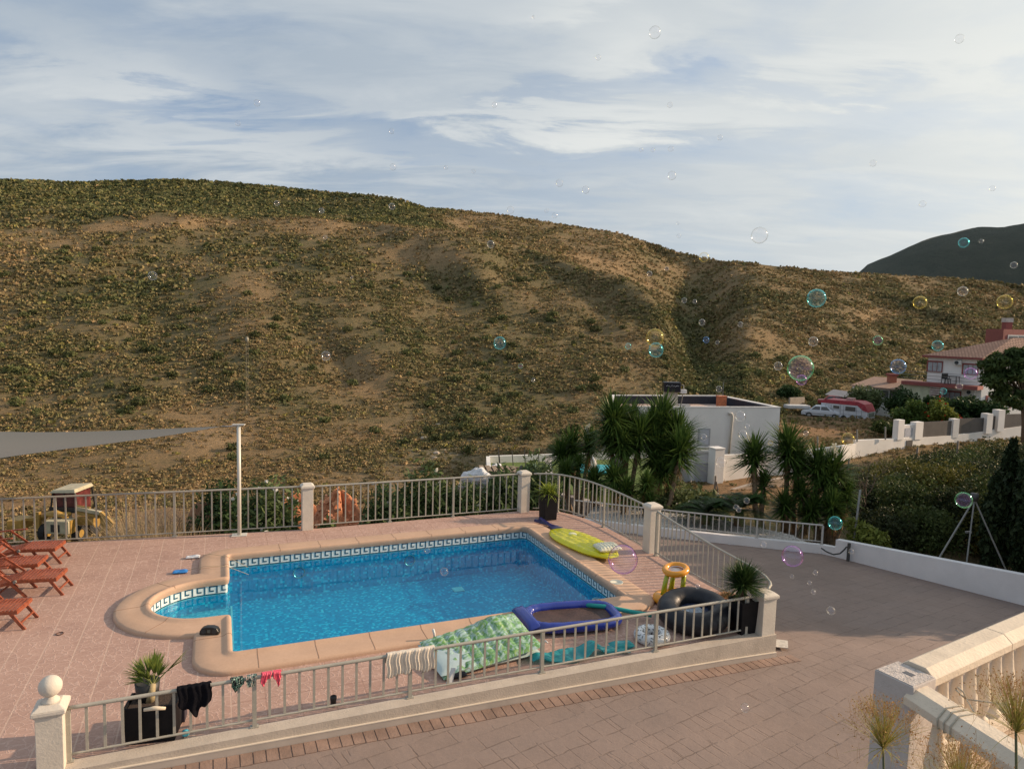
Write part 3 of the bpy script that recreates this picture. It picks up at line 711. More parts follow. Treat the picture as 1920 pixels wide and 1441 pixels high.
for i in range(112):
    for j in range(94):
        x, y = -9 + (i+.5)*stp_, .5 + (j+.5)*stp_
        dd = (Vector((x,y,0)) - WB0); beyond = dd.dot(Vector((-wdirn.y, wdirn.x, 0)))
        if beyond > .3 and x > 8: continue
        if inpoly(x, y, deckpoly): 
            # keep only a rim under the terrace edge
            if min((Vector((x,y,0)) - p).length for p in C2 + C1) > .8 : continue
            if -2 < toL((x,y))[1] and toL((x,y))[0] < PW + .3 and toL((x,y))[1] < PL + .3: continue
        if y > 21.6 + (8 - x) * .28 and x < 12: continue
        if x < 0 and y > 14: continue
        fs.append((vid(i,j), vid(i+1,j), vid(i+1,j+1), vid(i,j+1)))
q._add(vs, fs)
mt, t, b, out = newmat('stamped_driveway'); geo = t.n('ShaderNodeNewGeometry')
rot = t.n('ShaderNodeVectorRotate', rotation_type='Z_AXIS'); t.link(geo.outputs['Position'], rot.inputs[0]); rot.inputs['Angle'].default_value = -.62
nz = t.n('ShaderNodeTexNoise'); nz.inputs['Scale'].default_value = 3.2; nz.inputs['Detail'].default_value = 5; t.link(geo.outputs['Position'], nz.inputs['Vector'])
sc_ = t.n('ShaderNodeVectorMath', operation='SCALE'); t.link(nz.outputs['Color'], sc_.inputs[0]); sc_.inputs['Scale'].default_value = .075
wv = t.n('ShaderNodeVectorMath', operation='ADD'); t.link(rot.outputs[0], wv.inputs[0]); t.link(sc_.outputs[0], wv.inputs[1])
def brick(bw, rh, off, ofr, sq, sqf, mort=.012, vec=wv.outputs[0]):
    br = t.n('ShaderNodeTexBrick', offset=off, offset_frequency=ofr, squash=sq, squash_frequency=sqf); t.link(vec, br.inputs[0])
    br.inputs['Scale'].default_value = 1; br.inputs['Mortar Size'].default_value = mort; br.inputs['Mortar Smooth'].default_value = .3
    br.inputs['Brick Width'].default_value = bw; br.inputs['Row Height'].default_value = rh; br.inputs['Bias'].default_value = 0
    br.inputs['Color1'].default_value = (.3,.3,.3,1); br.inputs['Color2'].default_value = (.8,.8,.8,1); br.inputs['Mortar'].default_value = (0,0,0,1)
    return br
b1 = brick(.62, .32, .37, 2, 1.5, 3); b2 = brick(.31, .96, .5, 2, .66, 2, .010)
sel = t.ramp(t.noise(t.mapping(wv.outputs[0], sc=(1,1,1)), .8, 1, .3), [(.49, 0.), (.51, 1.)])
mort = t.math('MAXIMUM', t.math('MULTIPLY', b1.outputs['Fac'], 1.0), t.math('MULTIPLY', b2.outputs['Fac'], t.math('MULTIPLY', sel, .8)))
patch = t.ramp(t.noise(geo.outputs['Position'], 2.4, 3, .6), [(.38, .0), (.62, 1.)])
mort = t.math('MULTIPLY', mort, patch)
n1 = t.noise(geo.outputs['Position'], .5, 7, .65); n2 = t.noise(geo.outputs['Position'], 18, 6, .85)
c = t.mix(t.ramp(n1, [(.35, 0), (.68, 1)]), (.275, .208, .178), (.205, .162, .145))
c = t.mix(t.math('MULTIPLY', t.math('SUBTRACT', b1.outputs['Color'], .3), .45), c, (.17, .12, .10))
c = t.mix(t.ramp(n2, [(.4, 0), (.75, .45)]), c, (.31, .24, .205))
c = t.mix(t.math('MULTIPLY', mort, .5), c, (.10, .07, .056))
g2 = t.noise(geo.outputs['Position'], .22, 6, .7); c = t.mix(t.ramp(g2, [(.5, 0), (.7, .45)]), c, (.16, .115, .09))
t.link(c, b.inputs['Base Color']); b.inputs['Roughness'].default_value = .8; b.inputs['Specular IOR Level'].default_value = .2
hgt = t.math('ADD', t.math('MULTIPLY', n2, .35), t.math('MULTIPLY', mort, -1.3)); hgt = t.math('ADD', hgt, t.math('MULTIPLY', t.noise(geo.outputs['Position'], 5, 4, .6), .8))
bp = t.n('ShaderNodeBump'); bp.inputs['Strength'].default_value = .55; bp.inputs['Distance'].default_value = .018; t.link(hgt, bp.inputs['Height']); t.link(bp.outputs[0], b.inputs['Normal'])
dr = q.obj('driveway', mt, smooth=True, up=True); props(dr, kind='structure')
# header course along the wall foot
q = B(); nseg = 78; 
for i in range(nseg):
    a = wallL + fd * (i * .162 + .006); c_ = wallL + fd * ((i+1) * .162 - .010)
    if a.dot(fd) > (wallR + fd*.25).dot(fd): break
    j = random.uniform(-.008, .008)
    pts = [a + fn*.24, c_ + fn*.24, c_ + fn*(.50 + j), a + fn*(.50 + j)]
    q.quad(*[(p.x, p.y, zd(p.x, p.y) + .012) for p in pts]); 
    for k in range(4):
        p, r_ = pts[k], pts[(k+1)%4]; q.quad((p.x,p.y,zd(p.x,p.y)+.012),(r_.x,r_.y,zd(r_.x,r_.y)+.012),(r_.x,r_.y,zd(r_.x,r_.y)-.01),(p.x,p.y,zd(p.x,p.y)-.01))
hd = q.obj('driveway_header_course', P('header_brick', (.27,.18,.14), .8, .2, 2.2, .4, 25)); props(hd, kind='structure')

# ------------------------------------------------------------------ pillars
def pillar(x, y, z0, top, w_, label, rz=PA, ball=False, name='gate_pillar'):
    o = thing(name, (x, y, z0), label, 'pillar'); h = top - z0
    q = B(); q.box((0,0,(h-.13)/2), (w_, w_, h-.13), rz); q.obj('shaft', WHITE, o, bevel=.008, local=True)
    q = B(); W_ = w_ + .07
    for (a, z_0, z_1) in ((w_+.03, h-.13, h-.105), (W_, h-.105, h-.05)): q.box((0,0,(z_0+z_1)/2), (a,a,z_1-z_0-.0005), rz)
    c_, s_ = math.cos(rz), math.sin(rz); R_ = lambda u, v, z: (u*c_-v*s_, u*s_+v*c_, z)
    hw, ht = W_/2, W_/2*.62
    vs = [R_(u*hw, v*hw, h-.05) for u, v in ((-1,-1),(1,-1),(1,1),(-1,1))] + [R_(u*ht, v*ht, h) for u, v in ((-1,-1),(1,-1),(1,1),(-1,1))]
    q._add(vs, [(0,1,2,3),(4,5,6,7)] + [(k,(k+1)%4,(k+1)%4+4,k+4) for k in range(4)])
    q.obj('cap', WHITE, o, bevel=.01, local=True)
    if ball:
        q = B(); q.lathe((0,0,h-.005), [(.10,0),(.095,.03),(.06,.06),(.055,.09),(.07,.11)], 20); q.sphere((0,0,h+.19), .128, 32); q.obj('ball', WHITE, o, True, local=True)
    return o
P1 = G(576, 991); P2 = G(981, 958); P3 = G(1220, 1033)
pillar(P1.x, P1.y, -.3, 1.22, .28, 'cream pillar in the straight rear railing, behind the long side of the pool', name='fence_pillar')
pillar(P2.x, P2.y, -.3, 1.22, .28, 'cream pillar where the rear railing starts to curve, beside the black pot', name='fence_pillar')
pillar(P3.x, P3.y, -.3, 1.22, .30, 'cream pillar between the two curved railings, behind the yellow float', name='fence_pillar')
PR = F1 + fd * .28 + fn * .03
pillar(PR.x, PR.y, -.9, .80, .30, 'cream pillar with stepped cap at the right end of the front railing', name='fence_pillar')
PB = F0 - fd * .17 + fn*.02
pillar(PB.x, PB.y, -.5, .84, .29, 'cream pillar topped with a round ball, front left corner', ball=True, name='ball_pillar')

# ------------------------------------------------------------------ railings
def resample(pts, d):
    cum_ = [0]; 
    for a, c_ in zip(pts, pts[1:]): cum_.append(cum_[-1] + (c_ - a).length)
    n = max(1, round(cum_[-1] / d)); out = []
    for k in range(n + 1):
        s = cum_[-1] * k / n; i = min(len(pts) - 2, max(0, int(np.searchsorted(cum_, s, 'right')) - 1))
        u = (s - cum_[i]) / max(1e-9, cum_[i+1] - cum_[i]); out.append(pts[i].lerp(pts[i+1], min(1, u)))
    return out
def railing(label, pts, h, gap, posts, group='metal railings round the pool terrace', mat=RAIL, h2=None, bw=.034, railr=.026):
    o = thing('metal_railing', pts[0], label, 'railing', group); h2 = h if h2 is None else h2
    fine = resample(pts, .12); M_ = len(fine) - 1; hh = lambda u: h + (h2 - h) * u
    B().tube([p + Vector((0,0,hh(i/M_) - .02)) for i, p in enumerate(fine)], railr, 8).obj('top_rail', mat, o, True)
    B().tube([p + Vector((0,0,.09)) for p in fine], .016, 6).obj('bottom_rail', mat, o, True)
    q = B().box((0,0,.5), (bw, .014, 1)); proto = q.obj('baluster', mat, o, local=True)
    q = B().box((0,0,.5), (.055, .05, 1)); q.box((0,0,.008/1), (.11,.09,.012)); pproto = q.obj('post', mat, o, local=True)
    bs = resample(pts, gap); n = len(bs) - 1; used = [False, False]
    pidx = {round(f * n) for f in posts}
    for i in range(0, n + 1):
        if (i == 0 or i == n) and i not in pidx: continue
        d = (bs[min(i+1, n)] - bs[max(i-1, 0)]); ang = math.atan2(d.y, d.x); hi = hh(i/n)
        k = 1 if i in pidx else 0; src = (proto, pproto)[k]
        c_ = src if not used[k] else src.copy()
        if used[k]: COL.objects.link(c_); c_.parent = o
        used[k] = True; off = bs[i] - pts[0]
        if k: c_.location = off; c_.scale.z = hi - .04
        else: c_.location = off + Vector((0,0,.095)); c_.scale.z = hi - .135
        c_.rotation_euler = (0, 0, ang)
    if not used[1]: bpy.data.objects.remove(pproto)
    return o
railing('long rear metal railing on the left, standing before the yellow digger', [Vector((-17.5,14.58,0)), R1 + Vector((.0,-.08,0)), P1 + (R1-P1).normalized()*.16], 1.16, .215, (0, .2, .40, .555, .76))
railing('straight rear metal railing between the two pillars behind the long side of the pool', [P1.lerp(P2, .03), P1.lerp(P2, .975)], 1.15, .2, (.34, .67))
railing('curved rear metal railing behind the black pot and the yellow float', [p + (O + EX*4 + EY*2 - p).normalized()*.05 for p in C1], 1.15, .19, (.18, .6))
railing('curved side metal railing sweeping along the driveway to the front right pillar', [p + Vector((-.04,-.0,0)) for p in C2], 1.12, .165, (0, .66), h2=.76)
railing('front metal railing hung with swimwear on top of the low beige wall', [F0 + fn*.0 + Vector((0,0,.014)), F1 + fd*.10 + Vector((0,0,.014))], .71, .196, (.0, .205, .40, .60, .80, .985))

# ------------------------------------------------------------------ driveway edge: kerb wall, low railing, long white wall
def wallstrip(name, pts, z0s, z1s, th, mat, label, catg='wall', cap=None, parent=None):
    q = B(); N = len(pts); vs = []
    for i, p in enumerate(pts):
        d = (pts[min(i+1, N-1)] - pts[max(i-1, 0)]); d.z = 0; d.normalize(); n = Vector((-d.y, d.x, 0)) * th
        z0 = z0s[i] if isinstance(z0s, (list, tuple)) else z0s; z1 = z1s[i] if isinstance(z1s, (list, tuple)) else z1s
        vs += [(p.x, p.y, z0), (p.x, p.y, z1), (p.x+n.x, p.y+n.y, z1), (p.x+n.x, p.y+n.y, z0)]
    fs = [(0,1,2,3), tuple(4*(N-1)+k for k in (3,2,1,0))]
    for i in range(N-1):
        for k in range(4): fs.append((4*i+k, 4*(i+1)+k, 4*(i+1)+(k+1)%4, 4*i+(k+1)%4))
    q._add(vs, fs); o = q.obj(name, mat, parent); 
    if parent is None: props(o, label, catg)
    return o
KB = [Vector((2.2, 23.5, 0))] + K0[1:5]
SHWALL = P('boundary_white', (.66,.65,.66), .85, .05, 1.5, .2, 25, grime=.15)
wallstrip('kerb_wall', KB + [Vector((WB0.x, WB0.y, 0))], -3.2, [zd(p.x, p.y) + .27 for p in KB] + [zd(WB0.x, WB0.y) + .29], .18, SHWALL, 'low white kerb wall curving along the far edge of the driveway')
railing('low grey metal railing on the white kerb wall before the dark yuccas', [Vector((p.x + .03, p.y + .08, zd(p.x, p.y) + .27)) for p in KB] , .62, .19, (0,.25,.5,.75,1), group=None, mat=P('grey_rail', (.42,.41,.39), .5, .05, 5))
WT = [WB0 + wdirn * k for k in (0, 1.2, 2.6, 5, 8, 12)]
zt = []
for p in WT:
    k = (p - WB0).length / (WB1 - WB0).length; zt.append(-1.22 + .53 + .24*0 + k * (.24 + .27))
wallstrip('boundary_wall', [Vector((p.x, p.y, 0)) for p in WT], -3.2, [zt[i] for i in range(len(WT))], .2, SHWALL, 'long white wall along the right side of the driveway')
# standpipe with hose at the wall
o = thing('standpipe', (G(1590,1050,-1.2).x, G(1590,1050,-1.2).y, -1.2), 'grey standpipe with a black hose at the start of the white wall', 'standpipe')
p = G(1590,1050,-1.2); tcd = (Vector((0,0,0)) - p).normalized() * .12; tcd.z = 0
B().box(p + tcd + Vector((0,0,.25)), (.07,.06,.62), .4).obj('post', P('dark_metal', (.05,.05,.05), .5), o)
q = B(); hp = [A(1583+dx_, 1022+dy_, p.y - .3) for dx_, dy_ in ((5,2),(0,8),(-8,15),(-20,17),(-33,12),(-43,5))]; q.tube(hp, .022, 6); q.obj('hose', P('black_rubber', (.02,.02,.02), .5), o, True)
# manhole cover and garden hose at the pillar foot
z = zd(4.9, 12.1) ; q = B(); mc = G(1459,1206,z); q.prism([(mc.x + a*.23, mc.y + c_*.20) for a, c_ in ((-1,-.7),(.5,-1),(1,.6),(-.6,1))], z+.003, z+.014); props(q.obj('manhole_cover', P('stone_slab', (.50,.47,.43), .8, .2, 12, .4)), 'pale speckled square cover set in the driveway beside the end pillar', 'cover')
q = B(); q.tube([PR + Vector((.17, .08, -.9 + .75)), PR + Vector((.2,.08,-.75)), PR + Vector((.28,-.02,-.62)), PR + Vector((.2,-.1,-.5)), PR + Vector((.19,-.02,-.1)), PR+Vector((.18,.02,.1))], .014, 6); 
for v in range(len(q.v)): q.v[v] = (q.v[v][0], q.v[v][1], max(q.v[v][2], zd(q.v[v][0], q.v[v][1]) + .012))
props(q.obj('garden_hose', P('hose_white', (.55,.53,.48), .5), None, True), 'thin pale hose hanging down beside the front right pillar', 'hose')

# ------------------------------------------------------------------ foreground balustrade
BAL = P('cast_stone', (.66,.56,.44), .75, .07, 4, .35, 35, grime=.3)
bz = 3.02
pc = (G(1648,1253,3.1) + G(1684,1242,3.1) + G(1745,1273,3.1) + G(1715,1284,3.1)) / 4
ang = math.atan2((G(1715,1284,3.1) - G(1648,1253,3.1)).y, (G(1715,1284,3.1) - G(1648,1253,3.1)).x)
o = thing('balustrade_pillar', (pc.x, pc.y, -.3), 'plain square stone pillar with a rough flat top at the corner of the near balustrade', 'pillar')
q = B(); q.box((pc.x, pc.y, 1.4), (.29, .29, 3.40), ang); q.obj('shaft', P('grey_render', (.50,.45,.42), .85, .06, 3, .3, 30, grime=.2), o, bevel=.006)
q = B(); q.box((pc.x, pc.y, 3.1), (.275, .275, .012), ang); q.obj('top', P('rough_mortar', (.55,.50,.47), .95, .2, 25, 1., 60), o)
q = B(); q.box((pc.x+.02, pc.y-.01, 3.1065), (.07, .045, .004), ang); q.obj('hole', P('hole_dark', (.10,.11,.13), .9), o)
def rail_prof(p0, p1, w_, h_, mat, o, seg=1.05):
    """bevelled stone handrail laid in lengths"""
    d = (p1 - p0); Ln = d.length; d.normalize(); x = Vector((d.y, -d.x, 0)); n = max(1, round(Ln / seg))
    for i in range(n):
        a = p0 + d * (Ln * i / n + .003); c_ = p0 + d * (Ln * (i+1) / n - .003)
        prof_ = [(-.5, 0), (-.5, .5), (-.24, 1), (.24, 1), (.5, .5), (.5, 0)]
        q = B(); vs = [e + x*(u*w_) + Vector((0,0,v*h_)) for e in (a, c_) for u, v in prof_]; m_ = len(prof_)
        q._add(vs, [tuple(range(m_)), tuple(range(m_, 2*m_))] + [(k, (k+1)%m_, (k+1)%m_+m_, k+m_) for k in range(m_)]); q.obj('rail_section', mat, o, bevel=.004)
def baluster_prof(h): 
    pr = [(.062,0),(.062,.05),(.045,.07),(.038,.10),(.055,.20),(.066,.30),(.060,.42),(.044,.60),(.034,.76),(.032,.82),(.045,.84),(.045,.88),(.036,.90),(.058,.94),(.060,.999)]
    return [(r*1.05, z*h) for r, z in pr]
def balustrade(label, p0, p1, h, gap, first):
    o = thing('stone_balustrade', (p0.x, p0.y, bz - h), label, 'balustrade')
    rail_prof(p0, p1, .27, .115, BAL, o); d = (p1 - p0); Ln = d.length; d.normalize()
    q = B(); q.bar(p0 + Vector((0,0,-h)), p1 + Vector((0,0,-h)), .24, .09); q.obj('base_rail', BAL, o, bevel=.005)
    proto = None; s = first
    while s < Ln - .1:
        p = p0 + d * s - p0
        if proto is None:
            q = B(); q.lathe((0,0,0), baluster_prof(h - .045), 20); proto = q.obj('baluster', BAL, o, local=True, auto=35); c_ = proto
        else: c_ = proto.copy(); COL.objects.link(c_); c_.parent = o
        c_.location = p + Vector((0,0,.045)); s += gap
    return o
dA = (G(1920,1158,3.1) - G(1705,1250,3.1)); dA.z = 0; dA.normalize()
dB = (G(1910,1390,3.1) - G(1735,1282,3.1)); dB.z = 0; dB.normalize()
a0 = pc + dA * .15; a0.z = bz - .0; b0 = pc + dB * .13; b0.z = bz - .06
balustrade('sunlit stone balustrade running right and away from the plain near pillar', a0, a0 + dA * 3.6, .68, .215, .2)
balustrade('shaded stone balustrade with rope round its rail, coming towards the viewer', b0, b0 + dB * 2.9, .68, .225, .18)
# terrace floor behind the balustrade
q = B(); fl = [pc + Vector((0,0,0)), pc + dA*4.2, pc + dA*4.2 + dB*4, pc + dB*3.6]; q.prism([(p.x, p.y) for p in fl], bz - .95, bz - .73); props(q.obj('stair_landing', P('landing_floor', (.48,.36,.26), .8, .1, 3, .3, 20)), kind='structure')
q = B(); q.prism([(p.x, p.y) for p in [pc + dB*.1 , pc + dA*4.1, pc + dA*4.1 + dB*3.9, pc + dB*3.5]], -.8, bz - .951); props(q.obj('landing_wall', WHITE), 'cream wall under the landing with the stone balustrades', 'wall')
# rope
ro = thing('rope', (b0.x, b0.y, b0.z), 'pale rope wound round the near stone rail and drawn off to the right', 'rope')
q = B(); xB = Vector((dB.y, -dB.x, 0))
def around(s, off):
    pr = [(-.54,-.02),(-.535,.5),(-.25,1.04),(.25,1.04),(.535,.5),(.54,-.02),(0,-.05)]
    return [b0 + dB*(s + off*k/6) + xB*(u*.27) + Vector((0,0,v*.115)) for k, (u, v) in enumerate(pr)]
for s in (.26, .31, .36): q.tube(around(s, .06) + [around(s, .06)[0] + dB*.01], .0055, 6)
q.obj('coil', P('rope_fibre', (.50,.45,.36), .9, .15, 60, .5, 200), ro, True)
kn = b0 + dB*.36 - xB*.09*(-1) + Vector((0,0,.13))
q = B(); pts = [b0 + dB*.35 + xB*.12*(1 if True else -1) + Vector((0,0,.12))]
e = A(1960, 1325, 4.6); sgn = 1 if (xB.x > 0) else -1
st = b0 + dB*.33 + xB*.13*sgn + Vector((0,0,.09)); mid = A(1812,1310,4.85)
q.tube([st, mid, A(1870,1318,4.7), e], .006, 6); q.tube([mid, A(1800,1300,4.87), A(1792,1292,4.9)], .007, 6); q.tube([mid, A(1806,1296,4.86), A(1796,1288,4.9)], .007, 6)
q.obj('line', MATS['rope_fibre'], ro, True)

# ------------------------------------------------------------------ papyrus heads in the foreground
PAP = foliage('papyrus_green', (.30,.30,.06), (.42,.36,.12), .6); PAPD = foliage('papyrus_dry', (.42,.26,.11), (.32,.17,.07), .8)
def papyrus(px, py, dist, rad, label, seed, n=210, dry=.6, stem_to=None):
    c_ = A(px, py, dist); o = thing('papyrus', (c_.x, c_.y, c_.z - 1.4), label, 'plant', 'papyrus plants below the viewpoint'); g = np.random.default_rng(seed)
    q = B(); foot = c_ + Vector((.10, -.02, -1.4)) ; q.tube([c_, c_ + Vector((.02,0,-.2)), c_ + Vector((.05,0,-.6)), foot], [.006,.006,.007,.009], 6); q.obj('stem', P('papyrus_stem', (.10,.11,.05), .7), o, True)
    th = g.random(n) * 2*PI; ph = np.abs(g.normal(size=n)) * .50 + .12; ph = np.minimum(ph, 1.5)
    D = np.stack([np.sin(ph)*np.cos(th), np.sin(ph)*np.sin(th), np.cos(ph)], 1); cc = np.repeat(np.array(c_)[None], n, 0)
    V, Fq = blades(cc, D, rad*(.55+.45*g.random(n)), np.full(n, .0050), .10 + .25*g.random(n), 4, g); npmesh('rays', V, Fq, PAP, o)
    tips = []; 
    Lr = rad*(.75+.3*g.random(n)); tip = cc + D*Lr[:, None]; tip[:, 2] -= .2*Lr
    m2 = 3; cc2 = np.repeat(tip - D*Lr[:, None]*.25, m2, 0); D2 = np.repeat(D, m2, 0) + .8*g.normal(size=(n*m2, 3)); D2 /= np.linalg.norm(D2, axis=1, keepdims=True)
    V1, F1_ = blades(cc2, D2, np.full(n*m2, rad*.25), np.full(n*m2, .0022), .1*np.ones(n*m2), 2, g)
    ce = cc2 + D2*rad*.2; V2, F2_ = leaf_cloud(ce, np.full((len(ce), 3), .010), 1, np.full(len(ce), .0065), g, .2, 1.8)
    V, Fq = cat([(V1, F1_), (V2, F2_)]); npmesh('dry_flowers', V, Fq, PAPD, o); return o
papyrus(1656, 1402, 3.6, .37, 'dry papyrus head in front of the plain stone pillar', 3)
papyrus(1905, 1372, 3.2, .38, 'large papyrus head over the near stone rail at the right frame edge', 4)
papyrus(1800, 1490, 3.4, .38, 'low papyrus head behind the near balusters at the bottom edge', 5)

# ------------------------------------------------------------------ shade sail and pole
pb = G(449,1003)
o = thing('sail_pole', pb, 'slender white steel pole holding the corner of the grey shade sail', 'pole')
B().cyl(pb, pb + Vector((0,0,2.82)), .047, n=20).obj('shaft', P('pole_paint', (.60,.58,.52), .35, .04, 3), o, True)
B().box(pb + Vector((0,0,.012)), (.36,.26,.018), .3).obj('base_plate', MATS['pole_paint'], o)
B().box(pb + Vector((0,0,2.84)), (.30,.12,.022), .1).obj('top_plate', MATS['pole_paint'], o)
top = pb + Vector((0,0,2.80)); so_ = thing('shade_sail', top, 'grey shade sail stretched in from the left frame edge', 'shade sail')
ca = top + Vector((-.45,.02,-.02)); cb = A(-120, 800, 13.0); cc_ = A(-260, 905, 11.5); cd = A(-420, 830, 16)
def sail(u, v):
    e0 = ca.lerp(A(-150, 800, 17.5), v); e1 = ca.lerp(A(-150, 884, 12.6), v); p = e0.lerp(e1, u)
    bow = 4*v*(1-v); p = p + Vector((0,0,-.16*bow*math.sin(PI*(.15+.7*u)))); 
    inset = (.5 - u)*.30*bow; p += (e1 - e0)*inset*.9; return p
q = B(); q.grid(sail, 9, 40); 
mt, t, b, out = newmat('sail_fabric'); b.inputs['Roughness'].default_value = .9
tcn = t.n('ShaderNodeTexCoord'); cl_ = t.mix(t.noise(tcn.outputs['Object'], 40, 3), (.20,.205,.195), (.25,.25,.235)); t.link(cl_, b.inputs['Base Color'])
tr = t.n('ShaderNodeBsdfTranslucent'); t.link(cl_, tr.inputs[0]); mx = t.n('ShaderNodeMixShader'); mx.inputs[0].default_value = .35; t.link(b.outputs[0], mx.inputs[1]); t.link(tr.outputs[0], mx.inputs[2]); t.link(mx.outputs[0], out.inputs[0])
q.obj('fabric', mt, so_, True)
B().tube([top, ca], .012, 6).obj('turnbuckle', P('steel', (.5,.52,.52), .3, metal=.8), so_, True)
# thin mast on the hillside
mb = A(464, 778, 58); mtp = A(463, 640, 58); o = thing('hill_mast', mb, 'very thin lattice mast standing on the slope above the sail pole', 'mast')
q = B()
for k in range(3):
    a = 2*PI*k/3; off = Vector((math.cos(a)*.13, math.sin(a)*.13, 0)); q.tube([mb + off - Vector((0,0,1)), mtp + off*.8], .008, 4)
for k in range(22):
    z0 = mb.lerp(mtp, k/22); z1 = mb.lerp(mtp, (k+1)/22); a, c_ = 2*PI*(k%3)/3, 2*PI*((k+1)%3)/3
    q.tube([z0 + Vector((math.cos(a)*.13, math.sin(a)*.13, 0)), z1 + Vector((math.cos(c_)*.13, math.sin(c_)*.13, 0))], .006, 3)
q.obj('lattice', P('mast_grey', (.26,.24,.18), .5), o)
B().sphere(mtp + Vector((0,0,.15)), .16, 10, (1,1,1.6)).obj('lamp_head', MATS['mast_grey'], o, True)

# ------------------------------------------------------------------ loungers
def lounger():
    o = thing('sun_lounger', (0,0,0), 'x', 'sun lounger', 'reddish wooden sun loungers on the left of the terrace')
    Wd, hs = .60, .36                             # flat foot section from x=0 (foot end) to x=-.68
    q = B()
    for sy in (-1, 1): q.box((-.35, sy*(Wd/2 - .015), hs - .03), (.70, .028, .06))
    q.box((-.012, 0, hs - .03), (.028, Wd - .065, .06)); q.box((-.68, 0, hs - .03), (.028, Wd-.065, .05)); q.obj('frame', WOOD, o, bevel=.004, local=True)
    q = B()
    for k in range(11): q.box((-.035 - k*.063, 0, hs + .008), (.044, Wd - .02, .016))
    q.obj('seat', WOOD, o, bevel=.003, local=True)
    q = B(); a = math.radians(14); P0, P1_ = Vector((-.71,0,hs)), Vector((-1.10,0,hs-.10))
    for k in range(6): q.box(P0.lerp(P1_, (k+.5)/6), (.046, Wd-.03, .016), ry=-a)
    for sy in (-1, 1): q.bar(P0 + Vector((0, sy*(Wd/2-.02), -.03)), P1_ + Vector((0, sy*(Wd/2-.02), -.03)), .026, .05)
    q.obj('middle_section', WOOD, o, bevel=.003, local=True)
    q = B(); B0, B1 = Vector((-1.12,0,hs-.08)), Vector((-1.72,0,hs+.42))
    for k in range(11): q.box(B0.lerp(B1, (k+.5)/11), (.052, Wd-.06, .016), ry=math.atan2(.50,.60))
    for sy in (-1, 1): q.bar(B0 + Vector((0, sy*(Wd/2-.035), -.02)), B1 + Vector((0, sy*(Wd/2-.035), -.02)), .026, .05)
    q.obj('backrest', WOOD, o, bevel=.003, local=True)
    for sy in (-1, 1):
        B().bar((-.15, sy*(Wd/2-.045), hs-.02), (.09, sy*(Wd/2-.045), 0), .03, .055).obj('leg', WOOD, o, bevel=.004, local=True)
        B().bar((-.80, sy*(Wd/2-.02), hs-.06), (-.55, sy*(Wd/2-.06), 0), .03, .055).obj('leg', WOOD, o, bevel=.004, local=True)
        B().bar((-1.40, sy*(Wd/2+.02), hs+.22), (-.92, sy*(Wd/2+.02), .0), .03, .055).obj('leg', WOOD, o, bevel=.004, local=True)
        B().bar((-1.55, sy*(Wd/2+.045), hs+.225), (-.80, sy*(Wd/2+.045), hs+.285), .055, .026).obj('armrest', WOOD, o, bevel=.006, local=True)
        B().bar((-1.12, sy*(Wd/2+.02), hs+.26), (-.78, sy*(Wd/2+.02), hs-.02), .026, .045).obj('arm_post', WOOD, o, bevel=.004, local=True)
    B().bar((.02, -(Wd/2-.06), .12), (.02, Wd/2-.06, .12), .03, .03).obj('stretcher', WOOD, o, bevel=.003, local=True)
    B().bar((-1.02, -(Wd/2), .10), (-1.02, Wd/2, .10), .03, .03).obj('stretcher', WOOD, o, bevel=.003, local=True)
    q = B()
    for sy in (-1, 1): q.cyl((-.71, sy*(Wd/2-.01), hs-.02), (-.71, sy*(Wd/2+.03), hs-.02), .03, n=12)
    q.obj('hinge', P('grey_hinge', (.22,.22,.20), .5), o, local=True)
    return o
proto = lounger()
def copy_tree(o, parent=None):
    c = o.copy(); COL.objects.link(c)
    if parent is not None: c.parent = parent
    for ch in list(o.children): copy_tree(ch, c)
    return c
spots = [(124,1049,'wooden sun lounger furthest back, nearest the rear railing',.0),(92,1079,'wooden sun lounger with raised armrest, second from the rear railing',.05),
         (128,1106,'sunlit wooden sun lounger in front, with its middle folded down',.02),(60,1168,'wooden sun lounger nearest the camera, cut by the left frame edge',.0)]
for i, (px, py, lab, dr_) in enumerate(spots):
    o = proto if i == 0 else copy_tree(proto); p = G(px, py, 0)
    o.location = p - Vector((.09,.03,0)); o.rotation_euler = (0,0,PA - math.radians(10) + dr_); o['label'] = lab

# ------------------------------------------------------------------ things on the terrace
def vinyl(name, c, rough=.25, trans=0., **k):
    if name in MATS: return MATS[name]
    mt, t, b, out = newmat(name); b.inputs['Base Color'].default_value = (*c, 1); b.inputs['Roughness'].default_value = rough
    b.inputs['Coat Weight'].default_value = .3; b.inputs['Coat Roughness'].default_value = .15
    geo = t.n('ShaderNodeNewGeometry'); bp = t.n('ShaderNodeBump'); bp.inputs['Strength'].default_value = .35; bp.inputs['Distance'].default_value = .01
    t.link(t.noise(geo.outputs['Position'], 14, 3, .5), bp.inputs['Height']); t.link(bp.outputs[0], b.inputs['Normal'])
    c_ = t.mix(t.noise(geo.outputs['Position'], 5, 3), c, tuple(x*.72 for x in c)); t.link(c_, b.inputs['Base Color'])
    if trans:
        tr = t.n('ShaderNodeBsdfTransparent'); tr.inputs[0].default_value = (*[min(1, x*1.2+.25) for x in c], 1); mx = t.n('ShaderNodeMixShader'); mx.inputs[0].default_value = trans
        tl = t.n('ShaderNodeBsdfTranslucent'); t.link(c_, tl.inputs[0]); m2 = t.n('ShaderNodeMixShader'); m2.inputs[0].default_value = .3
        t.link(b.outputs[0], m2.inputs[1]); t.link(tl.outputs[0], m2.inputs[2])
        t.link(m2.outputs[0], mx.inputs[1]); t.link(tr.outputs[0], mx.inputs[2]); t.link(mx.outputs[0], out.inputs[0])
    MATS[name] = mt; return mt
